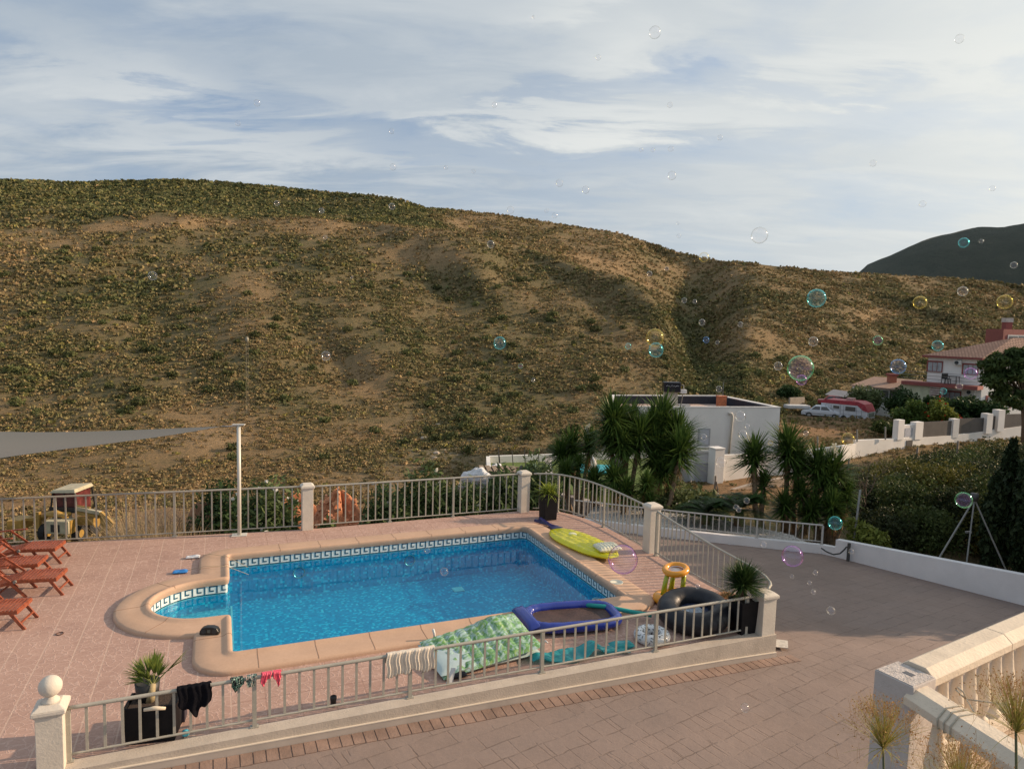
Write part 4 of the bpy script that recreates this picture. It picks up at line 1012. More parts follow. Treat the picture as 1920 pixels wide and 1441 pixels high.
def pillow(c, Lx, Ly, th, rz=0, nu=48, nv=26, ribs=0, ribdir=0, ribamp=.3, outline=None, tilt=(0,0), rnd=0., sd=1, ex=.5, zfn=None):
    """closed inflated sheet"""
    c = Vector(c); R = Matrix.Rotation(rz, 3, 'Z') @ Matrix.Rotation(tilt[0], 3, 'X') @ Matrix.Rotation(tilt[1], 3, 'Y')
    g = np.random.default_rng(sd); ph = g.random(8) * 6
    def fn(side):
        def f(u, v):
            a, e = u*2-1, v*2-1; wy = outline(a) if outline else 1.
            x, y = a*Lx/2, e*Ly/2*wy; edge = max(0, (1 - abs(a)**4)) * max(0, (1 - abs(e)**4)); z = th/2 * edge**ex
            if ribs: q_ = (a if ribdir == 0 else e if ribdir == 1 else None); z *= (1 - ribamp*abs(math.cos(PI*ribs*(q_*.5+.5)))**6) if q_ is not None else (1 - ribamp*max(abs(math.cos(PI*ribs*(a*.5+.5)))**6, abs(math.cos(PI*ribs*.6*(e*.5+.5)))**6))
            if rnd: z += rnd*edge*(math.sin(x*9+ph[0]+y*4)*math.sin(y*13+ph[1]+x*5)+.6*math.sin(x*23+ph[2])*math.sin(y*19+ph[3]))
            zz = th*.5 + (z if side > 0 else -z*.95); 
            if zfn: zz += zfn(a, e)
            return c + R @ Vector((x, y, zz))
        return f
    q = B(); q.grid(fn(1), nu, nv); q.grid(fn(-1), nu, nv); return q
# green leaf-print mattress
def leafprint():
    mt, t, b, out = newmat('leaf_print_vinyl'); tcn = t.n('ShaderNodeTexCoord'); v = t.mapping(tcn.outputs['Object'], rot=(0,0,.5), sc=(1,1,.3))
    n = t.noise(v, 3.2, 2, .5, 1.6); n2 = t.noise(v, 16, 4, .6, .8); wv = t.n('ShaderNodeTexWave'); wv.inputs['Scale'].default_value = 4.5; wv.inputs['Distortion'].default_value = 9; t.link(v, wv.inputs[0])
    c = t.ramp(n, [(.36,(.40,.54,.52)),(.44,(.22,.40,.18)),(.52,(.09,.25,.07)),(.58,(.28,.42,.12)),(.66,(.38,.52,.50))])
    c = t.mix(t.math('MULTIPLY', t.ramp(wv.outputs[0], [(.5,0.),(.56,1.)]), .55), c, (.08,.24,.06)); c = t.mix(t.ramp(n2, [(.5,0),(.6,.6)]), c, (.42,.54,.58))
    t.link(c, b.inputs['Base Color']); b.inputs['Roughness'].default_value = .3; return mt
gm = G(905, 1228, 0)
q = pillow((gm.x-.02, gm.y+.02, 0), 1.80, 1.08, .19, PA + .10, 60, 34, ribs=9, ribdir=2, ribamp=.42, tilt=(math.radians(6), math.radians(-6)), zfn=lambda a, e: .08 + .12*math.exp(-((a-.45)/.35)**2 - ((e-.55)/.5)**2) + .05*max(0,e))
o = q.obj('air_mattress', leafprint(), None, True); props(o, 'large puckered air mattress with a green leaf print, behind the front railing', 'air mattress')
q = pillow((gm.x-.06, gm.y+.03, -.005), 1.82, 1.05, .20, PA + .10, 40, 24, ribs=0, tilt=(math.radians(3), 0)); c_ = q.obj('lower_tube', vinyl('pale_vinyl', (.50,.62,.62)), o, True); c_.matrix_parent_inverse = Matrix.Identity(4)
# black cloth with pale strap by its lower corner
cb_ = G(858, 1268, 0); q = pillow((cb_.x, cb_.y, 0), .26, .2, .10, .4, 20, 14, rnd=.02, sd=9); o = q.obj('swim_bag', P('black_fabric', (.012,.012,.018), .8, .2, 20), None, True); props(o, 'small black bag lying at the foot of the leaf-print mattress', 'bag')
q = B(); q.tube([Vector((cb_.x+.05,cb_.y,.08)), Vector((cb_.x+.18,cb_.y+.03,.14)), Vector((cb_.x+.26,cb_.y-.04,.05)), Vector((cb_.x+.3,cb_.y-.08,.01))], .01, 5); q.obj('strap', P('strap_cream', (.6,.55,.42), .8), o)
cb2 = G(843, 1280, 0); q = B(); q._add([cb2 + Vector(k) for k in ((-.05,-.05,.01),(.05,.0,.02),(.09,.02,.24),(.02,.02,.24),(-.06,-.07,.0),(.03,-.02,.0))], [(0,1,2,3),(4,5,2,3)]); props(q.obj('plastic_sheet', vinyl('clear_plastic', (.72,.76,.8), .2)), 'small white plastic sheet leaning beside the black bag', 'sheet')
# blue inflatable with mesh floor
bc = (G(975,1165) + G(1165,1165) + G(1010,1203) + G(1130,1140)) / 4; bc.z = 0
o = thing('inflatable_lounge', bc, 'royal blue inflatable ring lounge with a dark mesh floor and a headrest', 'inflatable')
BLUE = vinyl('royal_blue_vinyl', (.012,.035,.30)); rr = PA - .16
R = Matrix.Rotation(rr, 3, 'Z')
def sup(a, A_, B_, e=.55): c, s = math.cos(a), math.sin(a); return (math.copysign(abs(c)**e, c)*A_, math.copysign(abs(s)**e, s)*B_)
pts = [bc + R @ Vector((*sup(2*PI*k/72, .83, .46), .135)) for k in range(72)]
q = B(); q.tube(pts, [.10*(1 - .07*(k % 4 == 0)) for k in range(72)], 12, closed=True); q.obj('ring_tube', BLUE, o, True)
q = B(); 
def fl_(u, v):
    a = 2*PI*v; x, y = sup(a, .78, .42); s_ = u; return bc + R @ Vector((x*s_, y*s_, .10 + .035*s_**2 + .012*math.sin(x*s_*11)*math.sin(y*s_*9)))
q.grid(fl_, 10, 48, False, True); q.obj('mesh_floor', P('dark_mesh', (.065,.035,.03), .6, .3, 20, .5, 80), o, True)
q = pillow(bc + R @ Vector((-.87, 0, .06)), .92, .24, .20, rr + PI/2 + .12, 40, 16, ribs=0, tilt=(math.radians(-12),0)); q.obj('headrest', BLUE, o, True)
# teal noodle
q = B(); n0, n1_ = G(1092,1133,.155), G(1222,1153,.12); q.tube([n0, n0.lerp(n1_,.35)+Vector((0,0,.03)), n0.lerp(n1_,.7)+Vector((0,0,.01)), n1_], .042, 14); props(q.obj('pool_noodle', P('teal_foam', (.01,.30,.27), .6, .08, 12), None, True), 'teal foam pool noodle lying on the coping behind the blue inflatable', 'pool noodle')
# turquoise half deflated float
tcn_ = (G(1000,1225) + G(1165,1215) + G(1030,1245)) / 3; TUR = vinyl('turquoise_vinyl', (.06,.50,.55), .15, .35)
q = pillow((tcn_.x+.18, tcn_.y, 0), 1.75, .48, .07, PA-.06, 70, 26, ribs=10, ribdir=0, ribamp=.5, rnd=.018, sd=4, outline=lambda a: .72 + .28*math.cos(a*4.4+.8), zfn=lambda a, e: .17*math.exp(-((a-.28)/.16)**2)*(1-.3*e*e) + .07*math.exp(-((a+.85)/.18)**2))
o = q.obj('deflated_float', TUR, None, True); props(o, 'crumpled half deflated turquoise float beside the blue inflatable', 'pool float')
vv = Vector((tcn_.x-.42, tcn_.y+.12, .14)); B().tube([vv, vv+Vector((.03,0,.05)), vv+Vector((.07,-.02,.02))], .014, 8).obj('valve', P('white_rubber', (.75,.75,.75), .4), o, True)
tq = G(1165,1213,0); q = pillow((tq.x, tq.y, 0), .42, .22, .10, .3, 30, 18, rnd=.02, sd=7); q.obj('tail', TUR, o, True)
# sprinkled ring
dc = G(1222,1200,0); o = thing('swim_ring', dc, 'white swim ring printed with black sprinkles, beside the big black tube', 'swim ring')
q = B(); q.torus(dc + Vector((0,0,.095)), .225, .10, 40, 16); q.obj('tube', vinyl('white_vinyl', (.74,.76,.78), .3), o, True)
q = B(); g = random.Random(3)
for k in range(120):
    a, b2 = g.random()*2*PI, g.uniform(-.5, PI+.3); r_ = .1022; nrm = Vector((math.cos(a)*math.cos(b2), math.sin(a)*math.cos(b2), math.sin(b2))); c_ = dc + Vector((0,0,.095)) + Vector((math.cos(a)*.225, math.sin(a)*.225, 0)) + nrm*r_
    x, y, _ = frame(nrm); th_ = g.random()*PI; u = x*math.cos(th_) + y*math.sin(th_); w2 = nrm.cross(u); q.quad(c_-u*.022-w2*.006, c_+u*.022-w2*.006, c_+u*.022+w2*.006, c_-u*.022+w2*.006)
q.obj('sprinkle_print', P('black_print', (.02,.02,.025), .4), o)
# big black inner tube
tc2 = G(1308,1177,0); tc2 += Vector((.0,.10,0)); tc2 += fn * min(0, (tc2 - F0).dot(fn)*1 + 0) * 0 - fn * max(0, .71 + (tc2 - F0).dot(fn)); o = thing('inner_tube', tc2, 'huge black inflatable tube with a pale round base panel behind the railing', 'inflatable tube')
TM = Matrix.Rotation(math.radians(7), 3, 'X') @ Matrix.Rotation(math.radians(-4), 3, 'Y'); tcc = tc2 + Vector((0,0,.262))
def tl(q):
    q.v = [tuple(tcc + TM @ Vector(v)) for v in q.v]; return q
BLK = P('black_vinyl', (.014,.015,.021), .42, .2, 5, .3, 12, spec=.35); Z0 = Vector((0,0,0))
q = B(); q.torus(Z0, .485, .205, 64, 24, wob=lambda a: .012*math.cos(12*a)); tl(q).obj('tube', BLK, o, True)
q = B(); q.torus(Z0 + Vector((0,0,.05)), .325, .03, 40, 10); tl(q).obj('seam_ring', BLK, o, True)
q = B(); q.lathe(Z0 + Vector((0,0,-.02)), [(.34,0),(.34,.015),(.0,.012)], 32); tl(q).obj('inner_floor', P('navy_vinyl', (.02,.03,.07), .3), o)
q = B(); q.lathe(Z0 + Vector((-.03,-.03,.0)), [(.205,0),(.20,.012),(.0,.016)], 32); tl(q).obj('base_panel', P('pale_panel', (.42,.48,.55), .4, .1, 8), o, True)
q = B()
for k in range(5): q.box(Vector((-.04+.012*k, .05-.04*k, .018)), (.17-.02*(k%2), .009, .003), .15)
tl(q).obj('panel_print', P('panel_ink', (.16,.22,.30), .5), o)
# basketball float
hb = G(1259,1128,0); o = thing('hoop_float', hb, 'inflatable orange and lime basketball hoop float by the side railing', 'hoop float')
ORG = vinyl('orange_vinyl', (.88,.36,.02)); LIM = vinyl('lime_vinyl', (.42,.48,.02))
q = B(); Rb = Matrix.Rotation(.5, 3, 'Z'); q.tube([hb + Rb @ Vector((*sup(2*PI*k/40, .30, .20, .8), .10)) for k in range(40)], .105, 12, closed=True); q.obj('base_ring', ORG, o, True)
tp = hb + Vector((.07,.06,.66)); tilt_ = Matrix.Rotation(-.14, 3, 'Y') @ Matrix.Rotation(.10, 3, 'X')
q = B(); q.torus(tp, .215, .062, 36, 14, M=tilt_); q.obj('hoop', ORG, o, True)
q = B(); q.lathe(tp + Vector((0,0,-.03)), [(.16,.03),(.155,.0),(.155,-.006),(0,-.004)], 28); q.obj('hoop_net', P('white_net', (.68,.62,.60), .6, .15, 30), o, True)
q = B(); q.torus(tp, .155, .008, 32, 6, M=tilt_); q.obj('net_cord', MATS['white_rubber'], o, True)
for dx_, dy_ in ((-.17,-.06),(.17,-.03),(.02,.17)): B().tube([hb + Vector((dx_*1.15,dy_*1.15,.15)), hb + Vector((dx_*1.1+.03,dy_*1.1+.02,.4)), tp + Vector((dx_*.98,dy_*.98,-.02))], [.058,.050,.046], 12).obj('support_tube', LIM, o, True)
for k in range(3):
    a = 2.1*k; q = B(); q.box(tp + Vector((math.cos(a)*.08, math.sin(a)*.06,-.032)), (.03,.03,.003), a); q.obj('print_mark', P('ink_dark', (.05,.08,.08), .5), o)
# yellow float with patterned pillow
ya, yb = G(1045,1006), G(1143,1052); yc = (ya + yb) / 2; yaw = math.atan2((yb-ya).y, (yb-ya).x); Ly_ = (yb-ya).length + .34
o = thing('yellow_float', yc, 'long translucent yellow air bed with a pale patterned pillow, beside the pool', 'air bed')
YEL = vinyl('yellow_vinyl', (.92,.90,.04), .15, .06)
q = pillow((yc.x, yc.y, .055), Ly_, 1.0, .19, yaw, 60, 24, ribs=5, ribdir=1, ribamp=.35, rnd=.008, outline=lambda a: (1-abs(a)**3.2*.75)); q.obj('bed', YEL, o, True)
q = pillow(Vector((yb.x-.04, yb.y+.20, .19)), .58, .46, .18, yaw + 1.35, 40, 24, ribs=7, ribdir=0, ribamp=.25)
mt, t, b, out = newmat('pineapple_print'); tcn = t.n('ShaderNodeTexCoord'); vo = t.n('ShaderNodeTexVoronoi'); vo.inputs['Scale'].default_value = 26; t.link(tcn.outputs['Object'], vo.inputs[0])
t.link(t.ramp(vo.outputs[0], [(.22,(.18,.16,.08)),(.30,(.70,.68,.52))]), b.inputs['Base Color']); b.inputs['Roughness'].default_value = .3
q.obj('pillow', mt, o, True)
q = B(); c_ = yc + Vector((-.36,.42,.17)).xyz if False else yc.lerp(ya, .45) + Vector((.05,.06,.21)); q.sphere(c_, .13, 24, (1,1,.35)); q.obj('cup_holder', P('pale_yellow', (.66,.66,.40), .2), o, True)
# swim fins
f0 = G(1008,978); o = thing('swim_fins', f0, 'dark blue swim fins lying beside the black pot at the pool corner', 'swim fins')
for k, (pa, pb_) in enumerate(((G(1003,977,.05), G(1052,990,.03)), (G(1012,974,.09), G(1048,994,.05)))):
    q = B(); d = (pb_ - pa); x = Vector((-d.y, d.x, 0)).normalized(); vs = []
    for u, w_ in ((0,.05),(.3,.07),(.45,.06),(.7,.09),(1,.12)):
        c_ = pa.lerp(pb_, u); hgt_ = .06*(1-u)+.012
        vs += [c_ - x*w_, c_ + x*w_, c_ + x*w_*.7 + Vector((0,0,hgt_)), c_ - x*w_*.7 + Vector((0,0,hgt_))]
    fs = [(0,1,2,3),(16,17,18,19)] + [(4*i+j, 4*(i+1)+j, 4*(i+1)+(j+1)%4, 4*i+(j+1)%4) for i in range(4) for j in range(4)]
    q._add(vs, fs); q.obj('fin', P('navy_fin', (.02,.02,.10), .35, .3, 10), o, bevel=.008)
# black radio on the coping
rb = G(394,1187,.085); o = thing('portable_speaker', rb, 'black rounded portable radio standing on the coping by the pool steps', 'radio')
q = B(); prof_ = [(-.165,0),(-.16,.06),(-.13,.11),(-.06,.135),(.06,.135),(.13,.11),(.16,.06),(.165,0)]; rz = PA - .35; c, s = math.cos(rz), math.sin(rz)
def rp(u, v, z): return rb + Vector((u*c - v*s, u*s + v*c, z))
vs = [rp(u, -.06, z) for u, z in prof_] + [rp(u*.96, .06, z) for u, z in prof_]; n = len(prof_)
q._add(vs, [tuple(range(n)), tuple(range(n, 2*n))] + [(k,(k+1)%n,(k+1)%n+n,k+n) for k in range(n)]); q.obj('body', P('black_plastic', (.015,.016,.016), .35, .1), o, bevel=.012)
for u in (-.09, .09):
    q = B(); q.cyl(rp(u,-.0605,.06), rp(u,-.066,.06), .042, n=20); q.obj('speaker_grille', P('grille', (.03,.035,.04), .6), o)
q = B(); q.box(rp(0,-.062,.065), (.05,.006,.05), rz); q.obj('display', P('grey_display', (.10,.12,.11), .3), o)
# skimmer lid, floating dispenser, small things
def disc(name, p, r, h, mat, label, catg, rim=True):
    q = B(); q.lathe(p, [(r,0),(r,h*.7),(r*.93,h),(r*.9,h*.8),(.02,h*.85),(.018,h*.6),(0,h*.6)], 28); props(q.obj(name, mat, None, True), label, catg)
disc('skimmer_lid', G(1156,1091,.083), .145, .012, P('lid_cream', (.62,.60,.50), .5, .05, 10), 'round cream skimmer lid set in the coping near the right end of the pool', 'lid')
o = B().torus(G(1119,1125,-.19), .085, .03, 24, 10).obj('chlorine_floater', vinyl('floater_blue', (.05,.28,.42)), None, True); props(o, 'small blue ring floating on the water near the front right pool corner', 'floater')
cp = G(625,1322,0); q = B(); q.lathe(cp, [(.038,0),(.042,.09),(.048,.10),(.048,.14),(.040,.145),(.036,.08),(0,.08)], 20); props(q.obj('cup', P('black_cup', (.012,.012,.014), .4), None, True), 'small black cup standing on the paving behind the front railing', 'cup')
bp_ = G(348,1373,.055); o = B().sphere(bp_, .05, 18).obj('toy_ball', P('light_blue_toy', (.09,.48,.60), .4), None, True); props(o, 'small light blue ball behind the foot of the front railing', 'ball')
wb = G(815,1197,.085); q = B(); q.tube([wb, wb+Vector((-.01,0,.10)), wb+Vector((-.03,0,.17))], [.02,.022,.024], 12); props(q.obj('nozzle', P('white_plastic', (.75,.75,.74), .4), None, True), 'upright white plastic nozzle on the coping beside the leaf-print mattress', 'nozzle')
rg = G(378,1188); rg = G(112,1188)
o = B().torus(G(112,1187,.01), .055, .008, 20, 6).obj('hair_tie', P('hair_tie_brown', (.10,.05,.04), .8), None, True); props(o, 'tiny dark loop lying alone on the paving left of the pool steps', 'loop')
for nm, px, py, colr, lab in (('blue_net', 338, 1074, (.03,.22,.60), 'crumpled bright blue mesh cloth beside the coping on the left'), ('white_net', 362, 1046, (.62,.64,.68), 'crumpled white mesh cloth beside the coping at the upper left pool corner')):
    p = G(px, py, 0); q = pillow((p.x, p.y, 0), .30, .15, .07, .3, 26, 16, rnd=.018, sd=len(nm)); o = q.obj(nm.split('_')[1] + '_cloth', P(nm + '_mat', colr, .5, .25, 30), None, True); props(o, lab, 'cloth')
    q = B(); e_ = W2(Vector((.45, PL-.12 if 'white' in nm else PL-.62)), -.20); lip = W2(Vector((-.0, PL-.22 if 'white' in nm else PL-.9)), .135)
    q.tube([p + Vector((.1,0,.05)), p.lerp(lip, .5) + Vector((0,0,.075)), lip, e_], .005, 5); q.obj('cord', P('cord_tan', (.42,.34,.22), .8), o, True)

# ------------------------------------------------------------------ swimwear drying on the front railing
rail0 = F0 + Vector((0,0,.014))
def srail(px, py): return (G(px, py, .71) - F0).dot(fd)
def drape(name, px0, px1, py, front, back, mat, label, catg='swimwear', seed=1, folds=5, legs=None, group=None):
    s0, s1 = srail(px0, py), srail(px1, py); g = random.Random(seed); ph = [g.random()*6 for _ in range(4)]; W = s1 - s0; zt = .714 + .018; R_ = .034
    o = thing(name, rail0 + fd*s0 + Vector((0,0,.7)), label, catg, group)
    def fn(u, v):
        # v 0 back bottom .. .3 rail .. 1 front bottom
        s = s0 + W*u; hb_, hf = back, front(u)
        tot = hb_ + PI*R_ + hf; a = v*tot; wig = .016*math.sin(u*folds*2*PI + ph[0] + .5*math.sin(a*9+ph[1]))*min(1, .3+a*4)
        if a < hb_: d, z = -R_, zt - (hb_ - a); fall = hb_ - a
        elif a < hb_ + PI*R_: th_ = (a - hb_)/R_; d, z = -R_*math.cos(th_), zt + R_*.55*math.sin(th_); fall = 0
        else: d, z = R_, zt - (a - hb_ - PI*R_); fall = a - hb_ - PI*R_
        wig = (.003 + .034*min(fall,.35))*math.sin(u*folds*2*PI + ph[0] + 4*fall) + .006*math.sin(u*31+ph[2])
        p = rail0 + fd*(s + .012*math.sin(a*20+ph[3]) + .015*fall*math.sin(ph[1]+u*4)) + fn_*(d + wig + (.01 if d > 0 else -.01)); return Vector((p.x, p.y, z))
    fn_ = fn_glob; q = B(); q.grid(fn, 64, 30); c_ = q.obj('cloth', mat, o, True)
    md = c_.modifiers.new('thick', 'SOLIDIFY'); md.thickness = .005; return o
fn_glob = fn
def _blk(u): return .27 + .18*math.exp(-((u-.52)/.13)**2) - .10*max(0, (abs(u-.5)-.3)*3) + .03*math.sin(u*9)
def _wsh(u): return .33 - .07*math.exp(-((u-.52)/.07)**2) + .02*math.sin(u*17)
CLB = P('black_swim', (.005,.005,.008), .8, .3, 30, .4, 50, spec=.1); CLW = P('white_linen', (.68,.60,.50), .85, .08, 8, .4, 60)
CLP = P('pink_swim', (.80,.10,.16), .55, .25, 30, .3, 50)
mt, t, b, out = newmat('floral_black'); tcn = t.n('ShaderNodeTexCoord'); t.link(t.ramp(t.noise(tcn.outputs['Object'], 22, 3, .6, 1.5), [(.5,(.01,.012,.014)),(.56,(.10,.32,.22)),(.62,(.62,.60,.50)),(.68,(.03,.05,.04))]), b.inputs['Base Color']); b.inputs['Roughness'].default_value = .7; CLF = mt
mt, t, b, out = newmat('floral_mixed'); tcn = t.n('ShaderNodeTexCoord'); t.link(t.ramp(t.noise(tcn.outputs['Object'], 26, 3, .6, 1.5), [(.42,(.01,.012,.014)),(.5,(.15,.28,.25)),(.56,(.66,.60,.52)),(.63,(.35,.10,.10))]), b.inputs['Base Color']); b.inputs['Roughness'].default_value = .7; CLF2 = mt
drape('swimsuit', 334, 396, 1283, _blk, .12, CLB, 'black swimsuit hanging over the front railing, leftmost garment', seed=2, folds=2.5)
drape('floral_bikini', 433, 456, 1274, lambda u: .17 - .10*abs(u-.45)*2, .08, CLF, 'black bikini bottom with green and white floral print on the railing', seed=3, folds=2)
drape('patterned_bikini', 463, 481, 1270, lambda u: .13 if u < .45 else .09 + .04*math.sin(u*12), .07, CLF2, 'small patterned bikini top half black, next to the pink pieces', seed=4, folds=2)
drape('pink_bikini', 489, 508, 1265, lambda u: .05 + .10*math.exp(-((u-.3)/.25)**2), .06, CLP, 'bright pink bikini piece on the railing, left of the longer pink one', seed=5, folds=3)
drape('pink_bikini', 512, 527, 1260, lambda u: .06 + .13*math.exp(-((u-.5)/.22)**2), .06, CLP, 'longer bright pink bikini piece hanging in a point from the railing', seed=6, folds=2)
drape('white_shorts', 720, 817, 1221, _wsh, .14, CLW, 'white gathered linen shorts draped over the front railing', seed=8, folds=15)

# ------------------------------------------------------------------ planters and their plants
def planter(name, c, wx, wy, h, rz, label, taper=.86, mat=None):
    o = thing(name, c, label, 'planter'); mat = mat or P('planter_black', (.008,.008,.01), .6, .2, 6, .15, 30, spec=.2)
    c_, s_ = math.cos(rz), math.sin(rz); Rz = lambda u, v, z: (u*c_ - v*s_, u*s_ + v*c_, z); q = B(); rings = []
    for k, z in ((taper,0),(1,h),(.9,h),(.88,h-.06)): rings.append([Rz(a*wx/2*k, b2*wy/2*k, z) for a, b2 in ((-1,-1),(1,-1),(1,1),(-1,1))])
    vs = [p for r in rings for p in r]; q._add(vs, [(0,1,2,3),(12,13,14,15)] + [(4*i+k, 4*i+(k+1)%4, 4*(i+1)+(k+1)%4, 4*(i+1)+k) for i in range(3) for k in range(4)])
    q.obj('pot', mat, o, bevel=.008, local=True); q = B(); q.box((0,0,h-.05), (wx*.86, wy*.86, .03), rz); q.obj('soil', P('potting_soil', (.06,.04,.03), .95, .3, 30, 1., 60), o, local=True); return o
def strapplant(name, c, n, Lm, wd, label, mats, seed=1, elmin=.1, droop=.35, trunk=0, tr=.04, catg='plant', group=None, spread=.03, elmax=1.35, heads=1, blad=None):
    g = np.random.default_rng(seed); c = Vector(c); o = thing(name, c, label, catg, group); parts = []
    if trunk: q = B(); q.tube([c - Vector((0,0,.05)), c + Vector((0,0,trunk*.5)), c + Vector((0,0,trunk))], [tr*1.2, tr, tr*.9], 10); q.obj('trunk', P('fibrous_trunk', (.16,.11,.07), .9, .3, 20, .8, 50), o, True)
    e = elmin + (elmax - elmin)*g.random(n)**.8; a = g.random(n)*2*PI; D = np.stack([np.cos(e)*np.cos(a), np.cos(e)*np.sin(a), np.sin(e)], 1)
    cc = np.array(c + Vector((0,0,trunk)))[None] + g.normal(size=(n, 3))*spread + D*.02
    V, Fq = blades(cc, D, Lm*(.65+.45*g.random(n)), np.full(n, wd), droop*(.4+.9*g.random(n)), 4, g); npmesh('leaves', V, Fq, mats, o); return o
LIMEL = foliage('lime_leaves', (.16,.22,.03), (.30,.34,.05), .5); DARKL = foliage('dark_strap_leaves', (.025,.055,.015), (.06,.10,.03), .45, trans=.15)
pB = G(1027,972); planter('tall_planter', (pB.x, pB.y, 0), .42, .42, .76, PA, 'tall black square pot at the far right corner of the pool', .9)
strapplant('sago_palm', (pB.x, pB.y, .72), 300, .46, .034, 'bright yellow green bushy plant growing in the tall black pot', LIMEL, 5, .05, .55, spread=.07)
pR = G(1392,1186) + Vector((.02,.08,0)); planter('black_planter', (pR.x, pR.y, 0), .40, .40, .62, PA, 'black pot behind the front railing beside the right end pillar', .8)
strapplant('potted_yucca', (pR.x-.02, pR.y+.05, .58), 900, .52, .026, 'dense dark green spiky yucca in the pot beside the right end pillar', DARKL, 6, -.25, .12, spread=.03, trunk=.28, tr=.06)
pt_ = G(1366,1158) + Vector((0,.12,0)); q = B(); q.lathe((pt_.x, pt_.y, 0), [(.13,0),(.18,.33),(.2,.34),(.2,.40),(.17,.40),(.16,.34),(0,.34)], 24); props(q.obj('terracotta_pot', P('terracotta', (.30,.14,.08), .8, .15, 8), None, True), 'brown terracotta pot between the black tube and the black pot', 'pot')
strapplant('dry_potted_plant', (pt_.x, pt_.y, .36), 60, .33, .02, 'dry brownish plant in the terracotta pot by the side railing', foliage('brown_leaves', (.20,.12,.05), (.30,.20,.08)), 8, .3, .8)
pL = G(279,1388) + Vector((0,.14,0)); planter('rectangular_planter', (pL.x, pL.y, 0), .64, .42, .50, PA*.6, 'black rectangular planter holding a fan palm behind the front railing', .92)
q = B(); q.lathe((pL.x-.12, pL.y+.08, .44), [(.13,0),(.155,.26),(.145,.26),(.12,.2),(0,.2)], 20); props(q.obj('inner_pot', P('pot_plastic_black', (.02,.02,.02), .5), None, True), 'round black plastic pot set inside the rectangular planter', 'pot')
q = B(); q.box((pL.x+.16, pL.y+.36, .2), (.18,.22,.38), .3); props(q.obj('dark_box', P('dark_purple_box', (.02,.016,.03), .5), None, bevel=.01), 'dark box standing behind the fan palm planter', 'box')
q = B(); wp = G(270,1330,.56); q.tube([wp, wp + Vector((.12,.02,.015)), wp + Vector((.25,.05,.0))], [.02,.028,.018], 8); props(q.obj('wood_stick', P('bleached_wood', (.66,.56,.42), .8, .1, 20), None, True), 'pale bleached stick lying across the rectangular planter', 'stick')
# fan palm
fp = Vector((pL.x-.05, pL.y+.0, .46)); o = thing('fan_palm', fp, 'young fan palm with stiff green fans growing in the rectangular planter', 'palm')
B().tube([fp, fp + Vector((.02,0,.12)), fp + Vector((.04,0,.26))], [.06,.05,.04], 10).obj('trunk', P('palm_trunk', (.40,.32,.18), .8, .2, 20), o, True)
FANM = foliage('fan_leaf', (.09,.15,.03), (.26,.30,.07), .45, trans=.3); g = np.random.default_rng(12)
for k, (ax, ay, az_, Ls, nn) in enumerate(((-.35,.1,1,.44,24),(-.05,.25,1,.46,26),(.15,.15,1,.42,22),(.75,.1,.80,.62,18),(-.95,.2,.75,.44,24),(-.1,-.45,.9,.36,22),(-.65,-.1,1,.44,24),(.3,.6,.8,.34,20),(-1.1,.1,.35,.36,20))):
    d = Vector((ax, ay, az_)).normalized(); b0_ = fp + Vector((.04,0,.22)); hub = b0_ + d*Ls*.38
    B().tube([b0_, hub], [.010,.008], 5).obj('stalk', MATS['papyrus_stem'] if False else P('stalk_green', (.16,.18,.05), .6), o)
    x, y, _ = frame(d); nrm = y; th_ = np.linspace(-.85,.85,nn) if k != 3 else np.linspace(-.22,.22,nn)
    D = np.array([list((d*math.cos(a) + x*math.sin(a) + nrm*.05*math.sin(a*9)).normalized()) for a in th_])
    V, Fq = blades(np.repeat(np.array(hub)[None], nn, 0), D, Ls*(.62+.1*g.random(nn)), np.full(nn, .026), .05+.12*g.random(nn), 4, g); npmesh('fan', V, Fq, FANM, o)

